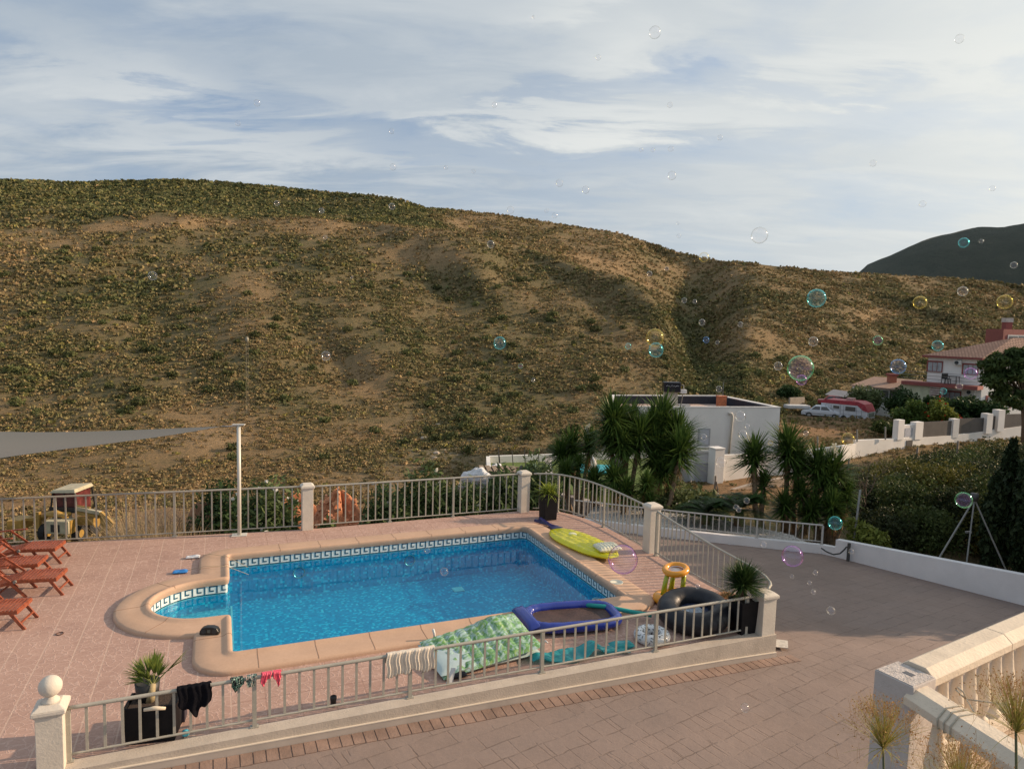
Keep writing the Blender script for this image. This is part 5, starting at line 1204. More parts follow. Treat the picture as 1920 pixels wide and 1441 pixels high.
# ------------------------------------------------------------------ garden plants beyond the terrace
YUC = [foliage('yucca_leaves', (.035,.075,.018), (.10,.16,.035), .42, trans=.2), foliage('yucca_dead_leaves', (.20,.12,.06), (.28,.19,.10), .8)]
TRUNK = P('yucca_trunk', (.24,.17,.11), .9, .3, 12, .9, 30)
def yucca(label, heads, foot, seed, Lm=1.18, group='tall yuccas in the garden', flower=()):
    """heads: list of (px, py, y, scale) crown centres; trunks rise from foot"""
    g = np.random.default_rng(seed); o = thing('yucca', foot, label, 'yucca', group); leaf, dead = [], []
    qt = B()
    for k, (px, py, yy, sc) in enumerate(heads):
        c = A(px, py, yy); mid = Vector(foot).lerp(c, .5) + Vector((g.normal()*.15, g.normal()*.12, -.1))
        f = Vector(foot) + Vector((g.normal()*.16, g.normal()*.16, 0)); pts = [f.lerp(mid, u) if u < 1 else mid for u in (0,.5,1)] + [mid.lerp(c, .55) + Vector((0,0,.04)), c]
        qt.tube(pts, [.13,.11,.09,.085,.06], 9)
        n = int(460*sc); e = -.50 + 1.95*g.random(n); a = g.random(n)*2*PI; D = np.stack([np.cos(e)*np.cos(a), np.cos(e)*np.sin(a), np.sin(e)], 1)
        ax = np.array((c - mid).normalized()); tpos = g.random(n)[:, None]*.50*sc; cc = np.array(c)[None] - ax[None]*(.50*sc) + ax[None]*tpos*1.25 + D*.03
        leaf.append(blades(cc, D, Lm*sc*(.7+.4*g.random(n)), np.full(n, .088*sc), .02+.16*g.random(n), 3, g))
        n = 110; e = -1.35 + .55*g.random(n); a = g.random(n)*2*PI; D = np.stack([np.cos(e)*np.cos(a), np.cos(e)*np.sin(a), np.sin(e)], 1)
        cc = np.array(c)[None] - ax[None]*(.35*sc + .55*g.random(n)[:, None]*sc); dead.append(blades(cc, D, .55*sc*(.6+.5*g.random(n)), np.full(n, .04), .1*np.ones(n), 2, g))
    qt.obj('trunk', TRUNK, o, True); V, Fq = cat(leaf); npmesh('crown', V, Fq, YUC[0], o); V, Fq = cat(dead); npmesh('dead_leaves', V, Fq, YUC[1], o)
    for px, py, yy in flower:
        c = A(px, py, yy); V, Fq = leaf_cloud(np.array([c]), np.array([[.16,.16,.34]]), 260, np.array([.07]), g, .2, 1.3); npmesh('flower_spike', V, Fq, foliage('yucca_flower', (.62,.58,.44), (.75,.72,.60), .6), o)
    return o
gz = lambda x, y: ground_z(x, y)
def at_ground(px, y, dz=0):
    x = A(px, 900, y).x; return Vector((x, y, gz(x, y) + dz))
yucca('tallest many-headed yucca, just left of the flat white house', [(1150,785,26.5,1.12),(1178,796,27.2,1.05),(1200,815,26.4,1.0),(1165,830,26,.9),(1140,825,26.8,.8)], at_ground(1178,26.8,-.1), 1)
yucca('yucca with a full head right before the solar heater', [(1242,785,27.5,1.1),(1225,800,27.1,.95),(1268,812,27,1.1),(1232,845,26.6,1.0),(1252,835,27.4,.9)], at_ground(1235,27,-.1), 2)
yucca('leaning yucca with a slanting trunk beside the louvred gate', [(1276,842,26,1.0),(1246,880,26,.8)], at_ground(1205,25.5,-.1), 3)
yucca('darker yucca with cream flower spike left of the tall ones', [(1107,832,28,.85),(1072,838,28.5,.9),(1050,850,28,.75)], at_ground(1088,28,-.1), 4, flower=((1104,808,28),))
yucca('low yucca in shade in front of the turquoise pool', [(1062,885,26,.8),(1115,900,25.5,.85),(1085,868,26.5,.6)], at_ground(1092,26,-.1), 5, .85, flower=((1160,868,26),))
yucca('low dark yucca at the foot of the tall group, beside the curved railing', [(1152,895,25,.9),(1175,918,24.5,.75)], at_ground(1160,25,-.1), 6, .85)
yucca('bright small yucca by the foot of the leaning trunk', [(1212,905,24.5,.72),(1220,938,24.2,.6)], at_ground(1214,24.5,-.1), 7, .85)
yucca('single yucca with a narrow head standing left of the pair by the kerb wall', [(1414,850,24.5,.92),(1432,905,24.3,.6)], at_ground(1448,24.2,-.1), 8, 1.1)
yucca('tall yucca with the largest head before the flat house wall', [(1478,838,24.8,1.02),(1496,868,24.6,.85)], at_ground(1492,24.3,-.1), 9, 1.12)
yucca('yucca with a cream flower by the bare tree', [(1532,872,24.3,.9),(1562,880,24.2,.95),(1548,905,24,.8)], at_ground(1550,24,-.1), 10, 1.1, flower=((1564,848,24.1),))
yucca('dark low yucca behind the low grey railing', [(1470,945,23.9,.8),(1525,955,23.7,.85),(1500,918,24,.75)], at_ground(1500,23.7,-.1), 11, .85)
yucca('dark low yucca nearest the start of the white driveway wall', [(1560,950,23.4,.9),(1588,925,23.8,.75)], at_ground(1572,23.5,-.1), 12, .85)
CYC = foliage('cycad_leaves', (.015,.04,.012), (.05,.09,.025), .4, trans=.1)
def cycad(px, y, sc, label, seed):
    p = at_ground(px, y); p.z = max(p.z, -1.35); g = np.random.default_rng(seed); o = thing('sago_cycad', p, label, 'cycad', 'cycads on the white gravel'); q = B(); q.tube([p - Vector((0,0,.4)), p + Vector((0,0,.35*sc)), p + Vector((0,0,.6*sc))], [.18,.17,.12], 10); q.obj('trunk', P('fibrous_trunk', (.16,.11,.07), .9, .3, 20, .8, 50), o, True)
    parts = []; top = np.array(p + Vector((0,0,.58*sc)))
    for k in range(38):
        a = 2*PI*k*.618; e = .12 + .95*((k*.37) % 1); L_ = (.9 + .25*g.random())*sc; n = 34; t_ = np.linspace(.08, 1, n); d = np.array([math.cos(a)*math.cos(e), math.sin(a)*math.cos(e), math.sin(e)]); pos = top[None] + d[None]*L_*t_[:, None]; pos[:, 2] -= .55*L_*t_**2*.9
        sd_ = np.cross(d, [0,0,1]); sd_ /= np.linalg.norm(sd_)
        for s_ in (-1, 1):
            D = sd_[None]*s_*.9 + d[None]*.45 + np.array([0,0,.12]); D = D / np.linalg.norm(D, axis=1, keepdims=True); D = np.repeat(D, n, 0) if len(D) == 1 else D
            parts.append(blades(pos, D, .30*sc*np.sin(PI*(.12+.8*t_)), np.full(n, .055), .15*np.ones(n), 1, g))
    V, Fq = cat(parts); npmesh('fronds', V, Fq, CYC, o)
cycad(1327, 23.6, 1.1, 'smaller dark cycad behind the low grey railing, left of its wider neighbour', 1)
cycad(1390, 23.5, 1.35, 'wide dark cycad behind the low grey railing, below the narrow yucca', 2)
# white gravel bed
q = B(); gp = [Vector((2.6,23.75,0))] + [p + Vector((.0,.20,0)) for p in KB[1:]] + [Vector((9.3,22.6,0)), Vector((7.5,24.2,0)), Vector((5.2,25.2,0)), Vector((3.2,25.6,0))]
fill(q, gp, [], -1.12); gr = q.obj('gravel_bed', P('white_gravel', (.46,.44,.41), .9, .45, 16, 1., 22), up=True); props(gr, kind='structure')
q = B(); g = random.Random(4)
for k in range(700):
    p = A(g.uniform(1150,1560), 980, g.uniform(22.4, 25)); x, y = p.x, p.y
    if not inpoly(x, y, gp): continue
    r = g.uniform(.02,.055); q.sphere((x, y, -1.115), r, 5, (1.2,1,.7))
props(q.obj('gravel_stones', MATS['white_gravel']), 'white decorative stones in the bed under the cycads', 'gravel', kind='stuff')

# leafy shrubs
def shrub(name, p, r, h, n, ls, mat, label, catg='shrub', seed=1, group=None, trunk=True, asp=1.8, clumps=14, shell=.5, flowers=None, trh=None):
    g = np.random.default_rng(seed); p = Vector(p); o = thing(name, p, label, catg, group)
    cc = g.normal(size=(clumps, 3)); cc /= np.linalg.norm(cc, axis=1, keepdims=True); cc *= (.35 + .6*g.random((clumps, 1))); cc[:, 2] = cc[:, 2]*.5 + .5
    cen = np.array(p)[None] + np.stack([cc[:, 0]*r*.78, cc[:, 1]*r*.78, cc[:, 2]*h*.82 + h*.08], 1); rad = np.stack([r*(.30+.25*g.random(clumps))]*2 + [h*.24*(.7+.6*g.random(clumps))], 1)
    V, Fq = leaf_cloud(cen, rad, n//clumps, np.full(clumps, ls), g, shell, asp); npmesh('foliage', V, Fq, mat, o)
    if trunk:
        q = B()
        for k in range(5):
            c_ = Vector(cen[k]); q.tube([p - Vector((0,0,.3)), p.lerp(c_, .5) + Vector((g.normal()*.05, g.normal()*.05, 0)), c_], [.035*r+.02, .02*r+.015, .008], 6)
        q.obj('stem', P('bark_brown', (.13,.09,.06), .9, .3, 10, .8, 30), o, True)
    if flowers:
        idx = g.integers(0, len(V)//4, flowers[1]); fc = V.reshape(-1, 4, 3)[idx].mean(1); fc = fc + (fc - np.array(p + Vector((0,0,h*.5))))*.14
        V2, F2 = leaf_cloud(fc, np.full((len(fc), 3), flowers[2]*.5), 5, np.full(len(fc), flowers[2]), g, .1, 1.); npmesh('flowers', V2, F2, flowers[0], o)
    return o
OLE = foliage('oleander_leaves', (.05,.085,.03), (.13,.17,.065), .5); WFL = foliage('white_petals', (.72,.70,.62), (.8,.78,.74), .6, trans=.3)
for i, (px, y, r, h, lab, fn_) in enumerate(((505,22.6,1.0,2.7,'white flowering oleander just right of the sail pole',46),(612,22.0,.55,2.2,'oleander with white blooms right of the first pillar',18),(735,23.2,1.05,2.75,'oleander in the middle of the straight rear railing',16),
      (800,23.6,1.05,2.9,'oleander right of the middle of the straight rear railing',12),(868,24,1.05,2.95,'dense oleander below the white rubble bags',8),(932,24.4,1.0,2.7,'oleander left of the pillar by the black pot',6),(1005,25,1.0,2.6,'oleander behind the tall black pot',4))):
    p = at_ground(px, y); p.z = -3.7; top = (-.45,-1.35,-.7,-.35,-.25,-.35,-.25)[i]
    shrub('oleander', p, r*1.2, (top + 3.7) / .78, 6500, .085, OLE, lab, 'oleander', 20+i, 'oleander hedge behind the rear railing', asp=3.2, clumps=34, flowers=(WFL, fn_*2, .12))
p = at_ground(415, 25.5); shrub('dark_shrub', p, 1.35, 3.3, 5200, .09, foliage('dark_green', (.02,.045,.015), (.05,.085,.03), .5), 'dense dark green bush behind the sail pole', 'shrub', 31, clumps=24)
p = at_ground(450, 24.4); shrub('oleander', p, .8, 1.9, 2000, .085, OLE, 'oleander with white blooms at the foot of the sail pole', 'oleander', 33, 'oleander hedge behind the rear railing', asp=3.2, flowers=(WFL, 40, .12))
OLV = foliage('olive_shrub_leaves', (.08,.11,.045), (.16,.19,.08), .5)
for i, (px, y, r, h, lab) in enumerate(((1262,26,1.3,1.9,'grey green oleander bush before the louvred gate'),(1312,27,1.3,1.7,'grey green oleander bush left of the leaning fence post'),(1235,25,.9,1.3,'loose bush right of the bright small yucca'),(1340,25,.9,1.1,'low green bush above the smaller cycad'))):
    p = at_ground(px, y); shrub('garden_shrub', p, r, h, 3600, .10, OLV, lab, 'shrub', 40+i, 'grey green bushes before the gate', asp=3.0, clumps=22, flowers=(WFL, 30, .045) if i < 2 else None)
# dark thicket between the driveway wall and the far white wall
TH = [foliage('thicket_a', (.035,.055,.018), (.095,.12,.038), .55), foliage('thicket_b', (.075,.08,.02), (.16,.145,.035), .6), foliage('thicket_c', (.025,.038,.016), (.06,.07,.03), .55)]
th_list = [(1700,26,1.6,2.6,0),(1640,28,1.5,2.5,2),(1760,28,1.6,2.9,1),(1690,32,1.7,2.7,1),(1640,34,1.4,2.2,0),(1740,34,1.6,3.1,2),(1800,32,1.6,3.0,0),(1850,30,1.6,3.3,2),(1820,36,1.6,3.6,0),(1880,36,1.8,3.9,2),(1770,38,1.5,3.2,2),
           (1910,31,1.5,3.0,1),(1600,31,1.2,1.9,2),(1665,24,1.2,1.9,2),(1740,23.5,1.3,2.2,0),(1800,25,1.4,2.6,2),(1860,24,1.3,2.4,1),(1915,25,1.4,2.8,0),(1950,30,1.6,3.6,2),(1975,36,1.8,4.0,0),(1705,38,1.3,2.4,0),(1675,29,1.5,2.5,0),(1725,29.5,1.5,2.6,2),(1790,28.5,1.6,2.9,1),(1840,27,1.5,2.9,0),(1890,28,1.6,3.2,2),(1665,36,1.4,2.3,2),(1735,36.5,1.4,2.8,0),(1785,35,1.5,3.0,1),(1845,33.5,1.6,3.4,0),(1900,33.5,1.6,3.6,2),(1625,30,1.3,2.1,1),(1860,39,1.5,3.6,1),(1935,38,1.7,4.0,0),(1800,39,1.3,3.0,0)]
plc = ['nearest the driveway wall','deep in the thicket','along the far white wall']; cl_n = ['dark olive','yellow green','blackish green']
for i, (px, y, r, h, m_) in enumerate(th_list):
    h *= 1 if y < 33 else .84; p = at_ground(px, y, -.1); near_ = 'near the driveway wall' if y < 27 else 'in the middle of the thicket' if y < 33 else 'below the far white boundary wall'
    ref = 'below the bare tree' if px < 1660 else 'left of the tripod stand' if px < 1780 else 'behind the tripod stand' if px < 1840 else 'by the dark cypresses' 
    shrub('thicket_bush', p, r, h, 5600, .072, TH[m_], f'{cl_n[m_]} bush {near_}, {ref}', 'bush', 60+i, 'bushes of the thicket right of the driveway', clumps=22, asp=1.7)
p = at_ground(1632, 21.8, 0); p.z = -1.6; shrub('young_shrub', p, .7, 1.35, 1300, .08, foliage('fresh_green', (.10,.13,.025), (.22,.24,.05), .5), 'fresh yellow green shrub right behind the start of the driveway wall', 'shrub', 90, clumps=12, asp=3)
# cypresses
CYP = foliage('cypress_leaves', (.012,.025,.010), (.035,.05,.02), .6, trans=.05)
def cypress(x, y, h, r, label, seed, zb=None, dens=1):
    g = np.random.default_rng(seed); z = zb if zb is not None else gz(x, y); p = Vector((x, y, z)); o = thing('cypress', p, label, 'cypress', 'cypresses behind the driveway wall')
    B().tube([p, p + Vector((0,0,h*.9))], [.10,.02], 8).obj('trunk', P('bark_brown', (.13,.09,.06), .9, .3, 10, .8, 30), o, True)
    n = int(60*dens); t_ = g.random(n); rr2 = r*np.sin(PI*np.clip(t_*.86+.12, 0, 1))**.7; a = g.random(n)*2*PI; cen = np.stack([x + np.cos(a)*rr2*.5, y + np.sin(a)*rr2*.5, z + .15 + t_*h*.93], 1)
    V, Fq = leaf_cloud(cen, np.stack([rr2*.6, rr2*.6, np.full(n, h*.09)], 1), 70, np.full(n, .10), g, .3, 2.2, up=1.5); npmesh('crown', V, Fq, CYP, o)
q1 = A(1893, 900, 22.5); cypress(q1.x, 22.5, 4.2, .42, 'tallest dark cypress close to the right frame edge', 1, -2.0)
q1 = A(1868, 900, 21.5); cypress(q1.x, 21.5, 3.2, .36, 'shorter slim cypress left of the tallest one', 2, -1.9)
q1 = A(1935, 900, 21); cypress(q1.x, 21, 4.2, .55, 'broad cypress cut by the right frame edge', 3, -1.9)
for k, (x, y, h) in enumerate(((14.9,16.3,4.9),(15.7,17.4,5.3),(16.8,18.7,6.0),(18.0,20.1,6.5),(19.3,21.6,7.0),(20.6,23.1,7.4),(22.0,24.6,7.6))):
    cypress(x, y, h, 1.35, f'cypress of the hedge outside the right edge, standing {["first","second","third","fourth","fifth","sixth","seventh"][k]} along the wall', 10+k, -1.6, 3)
# bare tree
def bare(px, y, h, label, seed, name='bare_tree'):
    g = random.Random(seed); p = at_ground(px, y, -.1); o = thing(name, p, label, 'tree'); q = B()
    def br(a, d, L_, r, lv):
        b2 = a + d*L_*.5 + Vector((g.gauss(0,.04), g.gauss(0,.04), 0))*L_; c = a + d*L_ + Vector((g.gauss(0,.05), g.gauss(0,.05), 0))*L_
        q.tube([a, b2, c], [r, r*.8, r*.6], 5 if lv < 3 else 3)
        if lv < 6:
            for k in range(2 if lv < 1 else 3 if lv < 5 else 2):
                nd = (d + Vector((g.gauss(0,.50), g.gauss(0,.50), g.gauss(.10,.25)))).normalized(); br(c if k < 2 else b2, nd, L_*g.uniform(.55,.82), r*.6, lv+1)
    br(p, Vector((0,0,1)), h*.36, .05, 0); q.obj('branches', P('bare_bark', (.20,.15,.12), .9, .2, 10, .4, 30), o); return o
bare(1612, 25.5, 3.3, 'bare leafless grey tree in front of the far white wall', 5)
for i, (px, y, h) in enumerate(((312,24.5,2.2),(340,25,1.9),(290,23.8,1.4),(362,24.4,1.5))): bare(px, y, h*1.35, ['tallest dry brown thorn bush beside the digger arm','dry brown thorn bush in the middle of its clump','smallest dry thorn bush at the tip of the digger arm','dry thorn bush nearest the dark green bush'][i], 40+i, 'dry_bush')
DRY = foliage('dry_twigs', (.42,.31,.18), (.56,.43,.27), .8)
g = np.random.default_rng(77); n = 6500; px_ = 225 + 190*g.random(n); yy_ = 22.5 + 3.5*g.random(n); xx_ = (px_-960)/F*yy_*1.0; zz_ = np.array([-3.75]*n)
D = g.normal(size=(n, 3))*.5; D[:, 2] = 1; D /= np.linalg.norm(D, axis=1, keepdims=True); V, Fq = blades(np.stack([xx_, yy_, zz_], 1), D, 1.5 + 1.5*g.random(n)*np.clip(np.sin((px_-215)/40)*.5+.7, .3, 1), np.full(n, .028), .35*g.random(n), 3, g)
props(npmesh('dry_grass', V, Fq, DRY), 'tall dry straw coloured grass behind the railing beside the digger', 'grass', kind='stuff')
# pole left of thicket and tripod stand
def pole(name, pts, r, mat, label, catg='pole', group=None):
    o = B().tube(pts, r, 8).obj(name, mat, None, True); return props(o, label, catg, group)
MTL = P('galvanised', (.20,.20,.19), .5, .1, 5)
a, b2 = A(1600, 1010, 22), A(1613, 918, 22); pole('support_pole', [a - Vector((0,0,.6)), b2], .035, MTL, 'thin grey pole below the bare tree', 'pole')
apex = A(1827, 935, 19.5); o = thing('tripod_stand', apex - Vector((0,0,2.6)), 'grey three legged metal stand behind the white driveway wall', 'stand')
for (px, py) in ((1760,1047),(1812,1057),(1888,1072)): B().bar(apex, apex + (A(px, py, 18.9) - apex)*1.25, .035, .035).obj('leg', MTL, o)
B().cyl(apex - Vector((0,0,.05)), apex + Vector((0,0,.16)), .10, n=12).obj('head', P('dark_metal', (.05,.05,.05), .5), o, True)
B().box(A(1816,997,19.3), (.16,.05,.05)).obj('clamp', MTL, o)

# ------------------------------------------------------------------ lot behind the rear railing: digger, rubble, bags, pallets
YM = P('digger_yellow', (.36,.22,.05), .5, .25, 3, .2, 20, grime=.4); CRM = P('digger_cream', (.46,.41,.28), .55, .15, 3, grime=.3); DKG = P('digger_glass', (.03,.02,.02), .15, .2); TYR = P('tyre', (.02,.02,.02), .9, .2, 10, .5)
dg = at_ground(128, 27); dg.z = -4.05; dg.x = A(130, 950, 27).x
o = thing('backhoe_digger', dg, 'old yellow backhoe digger parked behind the rear railing on the left', 'digger')
def D3(x, y, z): return dg + Vector((x, y, z))
ca_ = D3(0,0,0)
q = B(); q.prism([(dg.x-.75,dg.y-.3),(dg.x+.72,dg.y-.3),(dg.x+.72,dg.y+1.3),(dg.x-.75,dg.y+1.3)], 0, 0.001)
q = B() ; rt = 2.78
vs = [D3(-.80,-.45,rt-.1), D3(.70,-.45,rt-.06), D3(.70,1.4,rt-.06), D3(-.80,1.4,rt-.1), D3(-.62,-.35,rt+.07), D3(.62,-.35,rt+.14), D3(.62,1.3,rt+.14), D3(-.62,1.3,rt+.07)]
q._add(vs, [(0,1,2,3),(4,5,6,7)] + [(k,(k+1)%4,(k+1)%4+4,k+4) for k in range(4)]); q.obj('cab_roof', CRM, o, bevel=.03)
q = B(); q.box(D3(-.02,.45,2.10), (1.22,1.5,1.10)); q.obj('cab_glass', P('cab_interior', (.12,.03,.03), .3, .4, 3), o)
q = B()
for x0, x1 in ((-.78,-.62),(.78,.64)):
    q.bar(D3(x0,-.40,1.45), D3(x1,-.36,rt-.08), .09, .07); q.bar(D3(x0,1.3,1.45), D3(x1,1.25,rt-.08), .09, .07)
q.bar(D3(-.0,-.36,1.5), D3(-.0,-.34,rt-.1), .05, .05); q.bar(D3(-.8,-.42,1.72), D3(.8,-.42,1.72), .06, .32); q.obj('cab_frame', P('cab_black', (.025,.025,.025), .5), o)
q = B(); q.box(D3(-.1,-.78,1.56), (1.35,.55,.22)); q.obj('fender', YM, o, bevel=.10)
q = B(); q.tube([D3(-.95,-.8,1.30), D3(-.6,-.85,1.58), D3(-.1,-.88,1.66), D3(.35,-.85,1.52)], [.10,.16,.18,.10], 10); q.obj('mudguard', YM, o, True)
q = B(); q.box(D3(.28,-1.15,1.02), (1.35,.75,.72)); q.obj('rear_box', CRM, o, bevel=.03)
q = B(); q.box(D3(.22,-1.53,.98), (.50,.02,.42)); q.obj('grille', P('cab_black', (.025,.025,.025), .5), o)
q = B(); q.box(D3(.97,-1.1,1.02), (.06,.6,.74)); q.obj('side_plate', YM, o)
q = B(); q.box(D3(-1.12,-.9,1.25), (.22,.22,.95)); q.obj('stabiliser', YM, o, bevel=.01)
q = B(); q.bar(D3(.85,-.5,1.86), D3(2.35,-.8,1.72), .22, .20); q.obj('boom', CRM, o, bevel=.02)
q = B(); q.bar(D3(.85,-.5,1.62), D3(2.25,-.8,1.50), .14, .18); q.cyl(D3(.9,-.55,2.02), D3(1.7,-.7,1.98), .05, n=8); q.obj('boom_cylinder', YM, o)
q = B(); vs = [D3(2.30,-.9,1.78), D3(2.42,-.9,1.80), D3(3.15,-.95,1.15), D3(2.85,-.95,.75), D3(2.45,-.92,.75)]; q._add(vs + [v + Vector((0,.2,0)) for v in vs], [(0,1,2,3,4),(9,8,7,6,5)] + [(k,(k+1)%5,(k+1)%5+5,k+5) for k in range(5)]); q.obj('dipper_arm', YM, o)
q = B(); q.box(D3(1.4,-.6,1.2), (1.0,.3,.45)); q.obj('arm_bracket', YM, o, bevel=.03)
for x_, y_, r_ in ((-.95,.9,.72),(.95,.9,.72),(-.85,-.7,.5),(.95,-.6,.45)):
    q = B(); q.cyl(D3(x_-.16,y_,r_), D3(x_+.16,y_,r_), r_, n=28); w_ = q.obj('wheel', TYR, o, auto=40); q = B(); q.cyl(D3(x_-.17,y_,r_), D3(x_+.17,y_,r_), r_*.5, n=20); q.obj('rim', YM, w_, auto=40)
q = B(); q.prism([(dg.x-2.6,dg.y-1.4),(dg.x-1.9,dg.y-1.2),(dg.x-1.9,dg.y-.2),(dg.x-2.7,dg.y-.2)], -4.05+.7, -4.05+1.3); q.obj('front_bucket', YM, o, bevel=.05)
q = B(); q.bar(D3(-.9,-.6,1.3), D3(-2.2,-.8,1.2), .2, .16); q.obj('loader_arm', YM, o)
o.scale = (.68,.68,.68); o.location.z = -3.33; o.location.x -= .05
def heap(name, px, y, rx, h, mat, label, catg, seed, zb=None, k_=.35, small=None):
    g = np.random.default_rng(seed); p = at_ground(px, y); 
    if zb is not None: p.z = zb
    q = B(); ph = g.random(6)*6
    def fn2(u, v):
        a, r = 2*PI*v, u; z = h*(1-r**1.5)*(1 + k_*math.sin(a*3+ph[0])*r + .2*math.sin(a*5+r*6+ph[1])) + .04*h*math.sin(a*9+r*17+ph[2]); return Vector((p.x + math.cos(a)*rx*r*(1+.15*math.sin(a*2+ph[3])), p.y + math.sin(a)*rx*.7*r, p.z - .3 + z + (0 if r < 1 else -.3)))
    q.grid(fn2, 16, 40, False, True); o = q.obj('mound' if small else name, mat, None, True)
    if small:
        root = thing(name, p, label, catg); o.parent = root; o.location = -Vector(p); q = B()
        for k in range(260):
            u, a = g.random()**.6, g.random()*2*PI; c = fn2(u*.95, a/(2*PI)); s_ = .05 + .13*g.random(); q.box(c + Vector((0,0,.05)), (s_*1.4, s_, s_*.5), g.random()*6, g.random()*2, g.random()*2)
        q.obj('shards', small, root, local=False); return root
    return props(o, label, catg)
heap('brick_rubble', 636, 25.5, 2.1, 2.5, P('orange_rubble_earth', (.55,.22,.11), .95, .25, 5, .8, 20), 'heap of bright orange brick rubble behind the rear railing', 'rubble', 3, -3.4, k_=.10, small=P('orange_shards', (.78,.34,.18), .85, .3, 6))
heap('earth_heap', 540, 27, 2.3, 1.9, P('red_earth', (.34,.13,.06), .95, .25, 4, .8, 15), 'dull red earth heap left of the orange rubble', 'earth', 4, -3.3)
heap('earth_heap', 385, 26, 1.8, 2.0, P('brown_clods', (.30,.16,.09), .95, .25, 4, 1., 12), 'brown clod heap between the dry bushes and the dark bush', 'earth', 5, -3.6)
g = np.random.default_rng(8); rbz = A(893, 905, 28.5); o = thing('rubble_bag', rbz - Vector((0,0,1)), 'three bulging white rubble bags on a trailer behind the oleanders', 'bags')
WB_ = P('white_bag', (.68,.68,.70), .6, .12, 6, .6, 12)
o['label'] = 'bulging white rubble bag, the one on the right'
def bag(px, py, r, lab, sd, root=None):
    c = A(px, py, 28.5); ph = np.random.default_rng(sd).random(5)*6; q = B(); q.grid(lambda u, v: c + Vector((math.cos(2*PI*u)*math.sin(PI*v)*r, math.sin(2*PI*u)*math.sin(PI*v)*r*.8, -math.cos(PI*v)*r*.8))*(1+.10*math.sin(6*PI*u+ph[0]+4*v)+.07*math.sin(14*PI*u+ph[1]-7*v)+.05*math.sin(25*v+ph[2])), 32, 18, closeu=True)
    return q, c
bpy.data.objects.remove(o)
for px, py, r, lab, sd in ((880,896,.34,'small bulging white rubble bag on the left of the three',1),(898,893,.42,'largest bulging white rubble bag, in the middle',2),(912,899,.32,'white rubble bag on the right, next to the grey slab',3)):
    q, c = bag(px, py, r, lab, sd); props(q.obj('rubble_bag', WB_, None, True), lab, 'bag', 'white rubble bags behind the oleander hedge')
q = B(); q.box(A(896,912,28.6), (1.6,1.0,.18)); props(q.obj('trailer_bed', P('grey_wood', (.30,.27,.24), .9, .2, 8, .4)), 'grey wooden platform under the white rubble bags', 'platform')
def leanslab(name, a, b2, c, d, th_, mat, label, catg):
    q = B(); n = (b2 - a).cross(d - a).normalized()*th_; vs = [a, b2, c, d, a+n, b2+n, c+n, d+n]; q._add(vs, [(0,1,2,3),(4,5,6,7)] + [(k,(k+1)%4,(k+1)%4+4,k+4) for k in range(4)]); return props(q.obj(name, mat), label, catg)
leanslab('grey_slab', A(918,898,28.2), A(938,897,28.6), A(968,914,27.2), A(952,918,26.8), .1, P('grey_slab_mat', (.36,.33,.29), .9, .1, 4, .4), 'long grey slab sloping down left of the pillar', 'slab')
o = thing('pallet_stack', A(935,885,31), 'stack of weathered wooden pallets beside the lawn corner', 'pallets')
for k in range(3):
    q = B(); 
    for j in range(6): q.box(A(936,893,30.5) + Vector((-.75+.28*j, 0, -.1+.22*k)), (.20,1.3,.03), .15)
    for j in (-.5,.5): q.box(A(936,893,30.5) + Vector((0,j,-.17+.22*k)), (1.75,.10,.11), .15)
    q.obj('pallet', P('pallet_wood', (.28,.21,.15), .9, .25, 8, .4, 30), o)
q = B(); q.prism([(p.x, p.y) for p in (A(922,880,31), A(940,880,31), A(940,880,32), A(922,880,32))], A(930,880,31).z-.35, A(930,880,31).z+.1); q.obj('cement_bag', WB_, o, bevel=.08)

# ------------------------------------------------------------------ neighbours
def V(px, py, p0, p1, out_=0.):
    """where the sight line of a place meets the upright plane through p0, p1"""
    d = ray(px, py); n = Vector((p1.y - p0.y, -(p1.x - p0.x), 0)).normalized(); 
    if n.y > 0: n = -n
    t = (Vector((p0.x, p0.y, 0)) + n*out_).dot(n) / d.dot(n); return Vector((d.x*t, d.y*t, H + d.z*t))
def wallbox(name, pxa, pxb, pya, pyb, p0, p1, depth, mat, parent, out_=.0, bevel=0):
    a, b2 = V(pxa, (pya+pyb)/2, p0, p1), V(pxb, (pya+pyb)/2, p0, p1); top = V((pxa+pxb)/2, pya, p0, p1).z; bot = V((pxa+pxb)/2, pyb, p0, p1).z
    d = (b2 - a); d.z = 0; n = Vector((d.y, -d.x, 0)).normalized(); c = (a + b2)/2 + n*(depth/2 + out_); c.z = (top+bot)/2
    q = B(); q.box(c, (d.length, depth, top-bot), math.atan2(d.y, d.x)); return q.obj(name, mat, parent, bevel=bevel)
HW = P('house_white', (.72,.70,.68), .85, .05, .8, .15, 12, grime=.1)
zt = .58; hf0, hf1, hb1, hb0 = G(1150,763,zt), G(1463,764,zt), G(1355,742,zt), G(1144,741,zt)
o = thing('flat_roofed_house', ((hf0.x+hf1.x)/2, hf0.y, -3.5), 'white flat roofed house with a dark lined parapet, behind the tall yuccas', 'house')
ring = [hf0, hf1, hb1, hb0]; cen = sum(ring, Vector()) / 4
q = B(); vs = []
inn = [p + (cen - p).normalized()*.32 for p in ring]
for p in ring: vs.append((p.x, p.y, -4))
for p in ring: vs.append((p.x, p.y, zt))
for p in inn: vs.append((p.x, p.y, zt))
for p in inn: vs.append((p.x, p.y, zt-.62))
q._add(vs, [(k,(k+1)%4,(k+1)%4+4,k+4) for k in range(4)] + [(k+4,(k+1)%4+4,(k+1)%4+8,k+8) for k in range(4)] + [(k+8,(k+1)%4+8,(k+1)%4+12,k+12) for k in range(4)]); q.obj('walls', HW, o)
